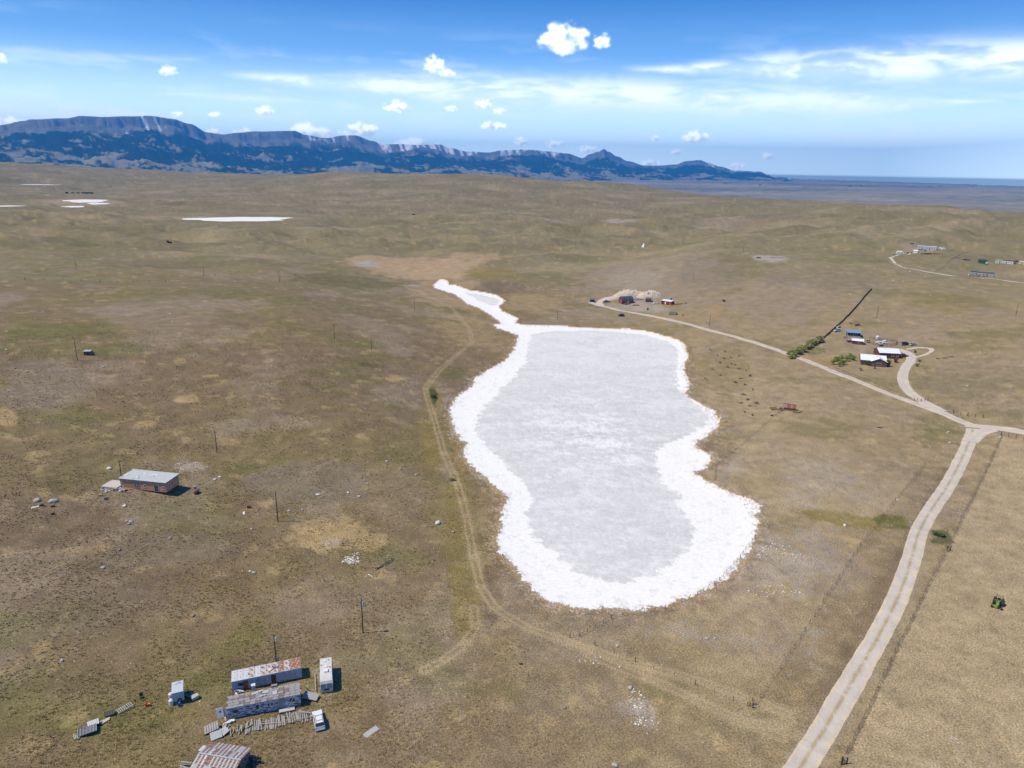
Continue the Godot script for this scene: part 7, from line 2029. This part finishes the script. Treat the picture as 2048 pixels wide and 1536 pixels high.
	for e: Array in [[Vector2(5106.4, -10808.4), 20.0], [Vector2(6091.7, -11342), 16.0], [Vector2(6387.9, -11162.8), 24.0], [Vector2(6119.4, -10793), 14.0], [Vector2(-4061.5, -12756.2), 24.0]]:
		var c := thing("far_farmhouse", "tiny pale farm building far out on the plain", "building", at_ground(e[0]), 0.1, "far pale farm buildings")
		bx(c, "wall", paint(0.6, 0.58, 0.55, 0.8), Vector3(0, 3.0, 0), Vector3(e[1], 6.5, 10.0))
		bx(c, "roof", paint(0.66, 0.66, 0.66, 0.7), Vector3(0, 6.6, 0), Vector3(e[1] + 1.0, 0.8, 11.0))

# ---------------------------------------------------------------- red shed in the pasture, tractor, fences
func build_pasture() -> void:
	var dark := paint(0.03, 0.03, 0.032, 0.8)
	var rust := worn("pasture_shed_rust", Color(0.27, 0.105, 0.065), Color(0.19, 0.07, 0.045), 40.0, 0.5, 0.2, 2.5, 0.85)
	var pinkish := worn("pasture_shed_wall", Color(0.26, 0.13, 0.11), Color(0.34, 0.25, 0.22), 40.0, 0.55, 0.15, 2.5, 0.9)
	var o := gable_house("rusty_hut", "small rust red metal hut standing alone in the pasture", "hut", Vector2(118.72, -294.5), Vector2(123.05, -292.7), 2.9, 1.5, 2.6, pinkish, [rust, rust, pinkish], 7)
	door(o, Vector3(2.36, 0.9, 0), 1.0, 1.7, dark, PI / 2)
	bx(o, "orange_mark", paint(0.60, 0.16, 0.03, 0.7), Vector3(2.40, 1.2, 0.9), Vector3(0.05, 0.5, 0.4))
	o = thing("old_tyre", "black tyre leaning on the rust red hut's left end", "tyre", at_ground(Vector2(117.72, -293.9)), 0.4)
	for i in 12:
		var an := TAU * i / 12.0
		bx(o, "tread_block", dark, Vector3(cos(an) * 0.55, 0.6 + sin(an) * 0.55, 0), Vector3(0.32, 0.2, 0.34), Vector3(0, 0, an + PI / 2))
	var straw := [paint(0.42, 0.25, 0.08, 0.9), paint(0.28, 0.17, 0.08, 0.9), paint(0.46, 0.36, 0.25, 0.9)]
	crates("log_heap", "tan brushwood heap left of the rust red hut", "brushwood", Vector2(116.28, -296.8), 0.1, Vector2(2.6, 1.4), 26, straw, Vector3(1.0, 0.4, 0.3), 101, "branch")
	crates("log_heap", "yellow brushwood heap at the rust red hut's right front", "brushwood", Vector2(123.71, -291), 0.1, Vector2(1.7, 0.7), 20, straw, Vector3(1.0, 0.45, 0.3), 102, "branch")
	crates("log_heap", "small dark log beside the low fence below the rust red hut", "log", Vector2(111.47, -287.4), 0.2, Vector2(0.5, 0.2), 3, [paint(0.10, 0.08, 0.06, 0.9)], Vector3(0.9, 0.4, 0.3), 103, "log")
	# dry hummocks of brush left of it
	rng.seed = 111
	for e: Vector2 in [Vector2(116.56, -408.4), Vector2(117.41, -395.2), Vector2(123.91, -403.2), Vector2(123.68, -390.2), Vector2(129.25, -393.8), Vector2(114.88, -380.7), Vector2(116.39, -371.4), Vector2(121.73, -375.9), Vector2(123.91, -363.5), Vector2(107.2, -367.2), Vector2(117.04, -349.6), Vector2(122.92, -353.7), Vector2(98.37, -348.3), Vector2(111.88, -342.5), Vector2(115.28, -337.3), Vector2(115.97, -327.9), Vector2(108.84, -320.3), Vector2(108.6, -312.1), Vector2(104.36, -307.9), Vector2(106.81, -302.8), Vector2(110.94, -305.2), Vector2(119.28, -388.6), Vector2(120.19, -378.1), Vector2(121.51, -367.9), Vector2(107.93, -355.3), Vector2(110.79, -306.8), Vector2(102.01, -294.5), Vector2(103.78, -289.8)]:
		bush("dry_bush", "low dark brown dry bush among the hummocks by the far shore", e, rng.randf_range(1.4, 2.8), rng.randf_range(0.6, 1.1), leaf_paint(0.13, 0.085, 0.045) if rng.randf() < 0.6 else leaf_paint(0.075, 0.08, 0.03), "dry bushes by the far shore", rng.randi() % 3, 130)
	bush("round_bush", "round dark green bush on the slope beside the left wheel track", Vector2(-35.73, -307), 2.6, 2.0, leaf_paint(0.05, 0.085, 0.02), "", 0, 420)
	bush("round_bush", "dark green bush at the road's right edge below the bend", Vector2(122.63, -182.46), 3.2, 1.4, leaf_paint(0.07, 0.11, 0.02), "", 1, 420)
	bush("round_bush", "small mossy green bush by the track left of the salt flat", Vector2(-19.51, -218.5), 2.4, 0.7, leaf_paint(0.10, 0.12, 0.02), "", 2, 300)
	bush("round_bush", "tiny dark green bush in the open grass below the salt flat", Vector2(2.9, -125.23), 0.9, 0.5, leaf_paint(0.03, 0.04, 0.012), "", 1, 200)

	# tractor, front to the camera
	o = thing("tractor", "small green tractor with black wheels and rusty implement behind", "tractor", at_ground(Vector2(115.68, -146.49)), -2.284)
	var green := paint(0.14, 0.36, 0.02, 0.45)
	var rusty := paint(0.12, 0.06, 0.045, 0.85)
	bx(o, "hood", green, Vector3(0.75, 1.15, 0), Vector3(1.7, 0.55, 0.55))
	bx(o, "engine", paint(0.05, 0.07, 0.03, 0.7), Vector3(0.75, 0.72, 0), Vector3(1.6, 0.4, 0.42))
	bx(o, "grille", paint(0.30, 0.42, 0.05, 0.6), Vector3(1.62, 1.1, 0), Vector3(0.06, 0.6, 0.5))
	bx(o, "bumper", green, Vector3(1.78, 0.6, 0.25), Vector3(0.12, 0.2, 1.1))
	bx(o, "seat", dark, Vector3(-0.55, 1.25, 0), Vector3(0.5, 0.15, 0.5))
	bx(o, "seat_back", dark, Vector3(-0.8, 1.5, 0), Vector3(0.1, 0.45, 0.5))
	rod(o, "steering_wheel", dark, Vector3(-0.05, 1.55, 0), Vector3(-0.12, 1.6, 0), 0.24, 12)
	rod(o, "exhaust", dark, Vector3(1.0, 1.4, 0.15), Vector3(1.0, 2.1, 0.15), 0.05)
	for s: int in [-1, 1]:
		var w := put(o, "rear_wheel", round_shape(0.78, 0.78, 0.42, 20), dark, Vector3(-0.6, 0.78, s * 0.85), Vector3(PI / 2, 0, 0))
		put(w, "rim", round_shape(0.42, 0.42, 0.44, 14), rusty)
		w = put(o, "front_wheel", round_shape(0.42, 0.42, 0.28, 16), dark, Vector3(1.55, 0.42, s * 0.98), Vector3(PI / 2, 0, 0))
		put(w, "rim", round_shape(0.2, 0.2, 0.3, 12), rusty)
		bx(o, "fender", dark, Vector3(-0.6, 1.62, s * 0.8), Vector3(0.9, 0.06, 0.4))
		rod(o, "loader_arm", rusty, Vector3(-0.9, 1.5, s * 0.6), Vector3(-2.2, 0.8, s * 0.8), 0.07)
		rod(o, "rake_bar", rusty, Vector3(-2.2, 0.3, s * 1.0), Vector3(-2.3, 1.7, s * 0.5), 0.06)
	rod(o, "front_axle", dark, Vector3(1.55, 0.42, -0.95), Vector3(1.55, 0.42, 0.95), 0.07)
	bx(o, "implement_frame", rusty, Vector3(-2.0, 0.7, 0), Vector3(0.18, 0.18, 2.1))
	bx(o, "implement_frame", rusty, Vector3(-1.6, 1.0, 0), Vector3(0.9, 0.14, 0.9), Vector3(0, 0.4, 0.2))
	for i in 6:
		rod(o, "tine", rusty, Vector3(-2.05, 0.8, -0.9 + 0.36 * i), Vector3(-2.6, 0.15, -0.9 + 0.36 * i), 0.04, 5)
	for i in 4:
		rod(o, "rear_mast", rusty, Vector3(-1.5, 0.7, -0.5 + 0.35 * i), Vector3(-2.1, 1.9, -0.6 + 0.4 * i), 0.05, 5)

	# fences
	rng.seed = 121
	var post := paint(0.11, 0.085, 0.065, 0.9)
	var grey_post := paint(0.17, 0.145, 0.12, 0.9)
	fence("pasture_fence", "straight wire fence along the pale field right of the road", [58.31, -99.38, 82.91, -129.45, 119.34, -173.21, 191.18, -260.5], 3.4, 1.25, grey_post, 4)
	fence("pasture_fence", "wire fence running from the straw coloured corner post up between flat and road", [47.62, -113.67, 56.97, -125.25, 67.27, -138.29, 97.61, -176.95, 122.37, -206.3, 148.77, -236.8], 3.4, 1.2, grey_post, 3)
	fence("pasture_fence", "wire fence from the straw coloured corner post left along the wheel track", [47.62, -113.67, 38.02, -120.2, 27.18, -127.93, 19.25, -133.25, 13.92, -135.63], 4.2, 1.2, post, 2)
	fence("shore_fence", "leaning old wire fence along the salt flat's near shore", [16.2, -136.14, 24.1, -143.53, 37.52, -147.52, 46.87, -153.95, 54.25, -160.5, 62.85, -171.94, 70.55, -183.2], 2.6, 1.1, post, 3)
	fence("shore_fence", "low wire fence from the rust red hut down to the salt flat", [116.49, -292.5, 97.74, -267.8, 84.45, -249.8, 73.47, -235.6, 69.67, -222.7], 3.0, 0.9, post, 3)
	fence("hill_fence", "line of small fence posts along the left hill's crest", [-337.2, -488.6, -293.8, -502.9, -259.4, -527.5, -238.8, -567.8, -191.13, -580.5, -144.32, -606.9], 12.0, 1.5, post, 0, 0.16)
	fence("road_fence", "dark rail fence beside the road at the right edge", [191.78, -261.5, 196.67, -256, 200.4, -250.1], 2.2, 1.5, paint(0.06, 0.05, 0.045, 0.9), 4, 0.12)
	fence("road_fence", "row of rust red posts above the junction", [189.32, -289.3, 192.85, -285, 196.62, -281.1], 2.6, 1.6, paint(0.20, 0.055, 0.04, 0.8), 1, 0.16)
	fence("drive_gate", "rust red gate rails across the driveway's start", [183.43, -309.3, 185.26, -306.9, 188.48, -307], 2.0, 1.4, paint(0.24, 0.09, 0.07, 0.8), 3, 0.14)
	fence("yard_fence", "thin dark fence line on the slope below the white mobile home", [485.2, -772, 417.8, -685, 366.6, -621.5], 5.0, 1.3, post, 2, 0.14)
	# stout corner posts
	for e: Array in [[Vector2(58.26, -99.27), "stout dark corner post with a leaning brace at the bottom edge"], [Vector2(119.64, -173.49), "stout dark brace post pair midway along the pale field's fence"]]:
		o = thing("corner_post", e[1], "post", at_ground(e[0]), 0.5)
		rod(o, "post", paint(0.05, 0.04, 0.03, 0.9), Vector3(0, -0.3, 0), Vector3(0, 1.6, 0), 0.17, 8)
		rod(o, "post", paint(0.05, 0.04, 0.03, 0.9), Vector3(0.9, -0.3, 0.3), Vector3(0.9, 1.3, 0.3), 0.13, 8)
		rod(o, "brace", paint(0.20, 0.13, 0.08, 0.9), Vector3(0, 1.3, 0), Vector3(0.9, 0.2, 0.3), 0.07, 6)
	crates("straw_clump", "straw coloured weed clump at the fence corner post", "weeds", Vector2(47.41, -114.22), 0.0, Vector2(0.9, 0.6), 16, [paint(0.40, 0.30, 0.13, 0.9)], Vector3(0.12, 0.9, 0.12), 104, "stalk")
	crates("dark_scrap", "dark grey plastic scrap lying left of the junction", "debris", Vector2(151.55, -275.1), 0.1, Vector2(1.0, 0.3), 5, [paint(0.09, 0.10, 0.13, 0.6)], Vector3(1.1, 0.25, 0.5), 105, "scrap")
	crates("pale_stick", "pale weathered pole lying in the pale field", "log", Vector2(80.29, -104.34), -0.842, Vector2(0.9, 0.05), 3, [paint(0.50, 0.45, 0.38, 0.9)], Vector3(1.6, 0.1, 0.1), 106, "length")
	for e: Array in [[Vector2(174.92, -267.9), "white bag lying left of the junction"], [Vector2(168.98, -256.6), "pale blue bag below the white bag by the junction"], [Vector2(189.8, -259.2), "pale green jug by the dark rail fence"]]:
		crates("litter_bag", e[1], "litter", e[0], 0.3, Vector2(0.4, 0.15), 3, [paint(0.62, 0.66, 0.64, 0.6)], Vector3(0.7, 0.35, 0.4), 107, "fold")
	rod(thing("marker_stake", "thin yellow stake near the transformer pole", "stake", at_ground(Vector2(-29.03, -131.82))), "stake", paint(0.55, 0.40, 0.08, 0.7), Vector3(0, -0.1, 0), Vector3(0.1, 2.6, 0), 0.05)

# ---------------------------------------------------------------- grass tufts and pebbles, too many to count
func build_tufts() -> void:
	rng.seed = 200
	var st := SurfaceTool.new()
	st.begin(Mesh.PRIMITIVE_TRIANGLES)
	for i in 9:
		var a := rng.randf() * TAU
		var lean := Vector3(cos(a), 0, sin(a)) * rng.randf_range(0.3, 0.75)
		var root := Vector3(rng.randf_range(-0.3, 0.3), -0.05, rng.randf_range(-0.3, 0.3))
		var side := Vector3(-sin(a), 0, cos(a)) * 0.16
		for v: Vector3 in [root - side, root + lean + Vector3(0, rng.randf_range(0.6, 1.0), 0), root + side]:
			st.add_vertex(v)
	st.generate_normals()
	var tuft := st.commit()
	var spots: Array = []
	var tints: Array = []
	var tries := 300000
	for i in tries:
		var d := 84.0 + 330.0 * pow(rng.randf(), 1.5)
		var a := rng.randf_range(-0.80, 0.80)
		var x := d * sin(a)
		var z := -d * cos(a)
		var clump := mid_noise.get_noise_2d(x * 1.3 + 31.0, z * 1.3) + 0.6 * small_noise.get_noise_2d(x, z)
		var west := smoothstep(30.0, -40.0, x + 0.1 * z + 10.0)
		if rng.randf() > smoothstep(-0.5 + 0.25 * (1.0 - west), 0.5, clump) * (0.35 + 0.65 * west):
			continue
		var c := cover(x, z)
		if roundi(c.a * 10.0) != GROUND:
			continue
		var s := rng.randf_range(0.15, 0.40) * (0.7 + 0.5 * west)
		var b := Basis(Vector3.UP, rng.randf() * TAU).scaled(Vector3(s * 1.3, s * rng.randf_range(0.35, 0.8), s * 1.3))
		spots.append(Transform3D(b, Vector3(x, height_at(x, z), z)))
		var k := rng.randf_range(0.55, 1.05)
		var g := Color(0.16, 0.145, 0.05) if rng.randf() < 0.5 else Color(0.30, 0.225, 0.11)
		c = c.lerp(g, 0.4)
		tints.append(Color(c.r * k, c.g * k, c.b * k, 1.0))
	var mm := MultiMesh.new()
	mm.transform_format = MultiMesh.TRANSFORM_3D
	mm.use_colors = true
	mm.mesh = tuft
	mm.instance_count = spots.size()
	for i in spots.size():
		mm.set_instance_transform(i, spots[i])
		mm.set_instance_color(i, tints[i])
	var m := StandardMaterial3D.new()
	m.vertex_color_use_as_albedo = true
	m.roughness = 0.95
	m.metallic_specular = 0.1
	m.cull_mode = BaseMaterial3D.CULL_DISABLED
	var o := MultiMeshInstance3D.new()
	o.name = "grass_tufts"
	o.multimesh = mm
	o.material_override = m
	add_child(o)
	setting(o, "tufts of dry prairie grass", "stuff")
	# pebbles
	var pm := MultiMesh.new()
	pm.transform_format = MultiMesh.TRANSFORM_3D
	pm.use_colors = true
	pm.mesh = stone_shape(1)
	spots = []
	tints = []
	for i in 9000:
		var d := 84.0 + 520.0 * pow(rng.randf(), 1.3)
		var a := rng.randf_range(-0.80, 0.80)
		var x := d * sin(a)
		var z := -d * cos(a)
		if rng.randf() > smoothstep(0.0, 0.5, mid_noise.get_noise_2d(x * 0.7 - 50.0, z * 0.7)) + 0.06:
			continue
		if roundi(cover(x, z).a * 10.0) != GROUND:
			continue
		var s := rng.randf_range(0.1, 0.26) * (1.0 + d / 500.0)
		spots.append(Transform3D(Basis(Vector3.UP, rng.randf() * TAU).scaled(Vector3.ONE * s), Vector3(x, height_at(x, z) + s * 0.1, z)))
		var k := rng.randf_range(0.3, 0.55)
		tints.append(Color(k, k * 0.92, k * 0.82, 1.0))
	pm.instance_count = spots.size()
	for i in spots.size():
		pm.set_instance_transform(i, spots[i])
		pm.set_instance_color(i, tints[i])
	var po := MultiMeshInstance3D.new()
	po.name = "pebbles"
	po.multimesh = pm
	po.material_override = m
	add_child(po)
	setting(po, "small pale stones strewn over the grass", "stuff")

func build_objects() -> void:
	build_junk_yard()
	build_brown_house()
	build_left_slope()
	build_ranch()
	build_cabin_yard()
	build_far_right()
	build_pasture()
	build_tufts()

func _ready() -> void:
	var cam := Camera3D.new()
	cam.name = "camera"
	add_child(cam)
	cam.position = Vector3(0, 100, 0)
	cam.rotation_degrees = Vector3(-16.7510, 0, 1.000)
	cam.fov = 56.7456
	cam.near = 1.0
	cam.far = 90000.0
	cam.current = true
	var env := Environment.new()
	env.background_mode = Environment.BG_SKY
	env.sky = Sky.new()
	env.sky.sky_material = make_sky()
	env.tonemap_mode = Environment.TONE_MAPPER_LINEAR
	env.tonemap_exposure = 1.1
	env.sdfgi_enabled = true
	env.ssao_enabled = true
	env.ssil_enabled = true
	env.fog_enabled = true
	env.fog_density = 0.00007
	env.fog_light_color = Color(0.24, 0.66, 1.0)
	var world := WorldEnvironment.new()
	world.name = "world"
	world.environment = env
	add_child(world)
	var sun := DirectionalLight3D.new()
	sun.name = "sun"
	add_child(sun)
	sun.light_energy = 1.35
	sun.light_color = Color(1.0, 0.955, 0.87)
	sun.light_angular_distance = 0.53
	sun.shadow_enabled = true
	sun.basis = Basis.looking_at(Vector3(0.52, -0.848, -0.09))

	for i in [0, 1, 2, 3, 4, 5, 7, 8, 9, 12, 13, 14]:
		palette[i] = palette[i] * 2.35
	for v in RELIEF:
		relief.append(v * 0.1)
	noise_of(fine_noise, 1, 1.1, 2)
	noise_of(small_noise, 2, 5.0, 3)
	noise_of(mid_noise, 3, 24.0, 3)
	noise_of(wide_noise, 4, 130.0, 3)
	noise_of(roll_noise, 5, 330.0, 4)
	shore_map = distance_map(SHORE)
	crust_map = distance_map(CRUST)
	var arm_map := distance_map(ARM)
	for i in crust_map.size():
		crust_map[i] = minf(crust_map[i], arm_map[i])
	lay_out_ground()
	build_land()
	build_mountains()
	build_objects()
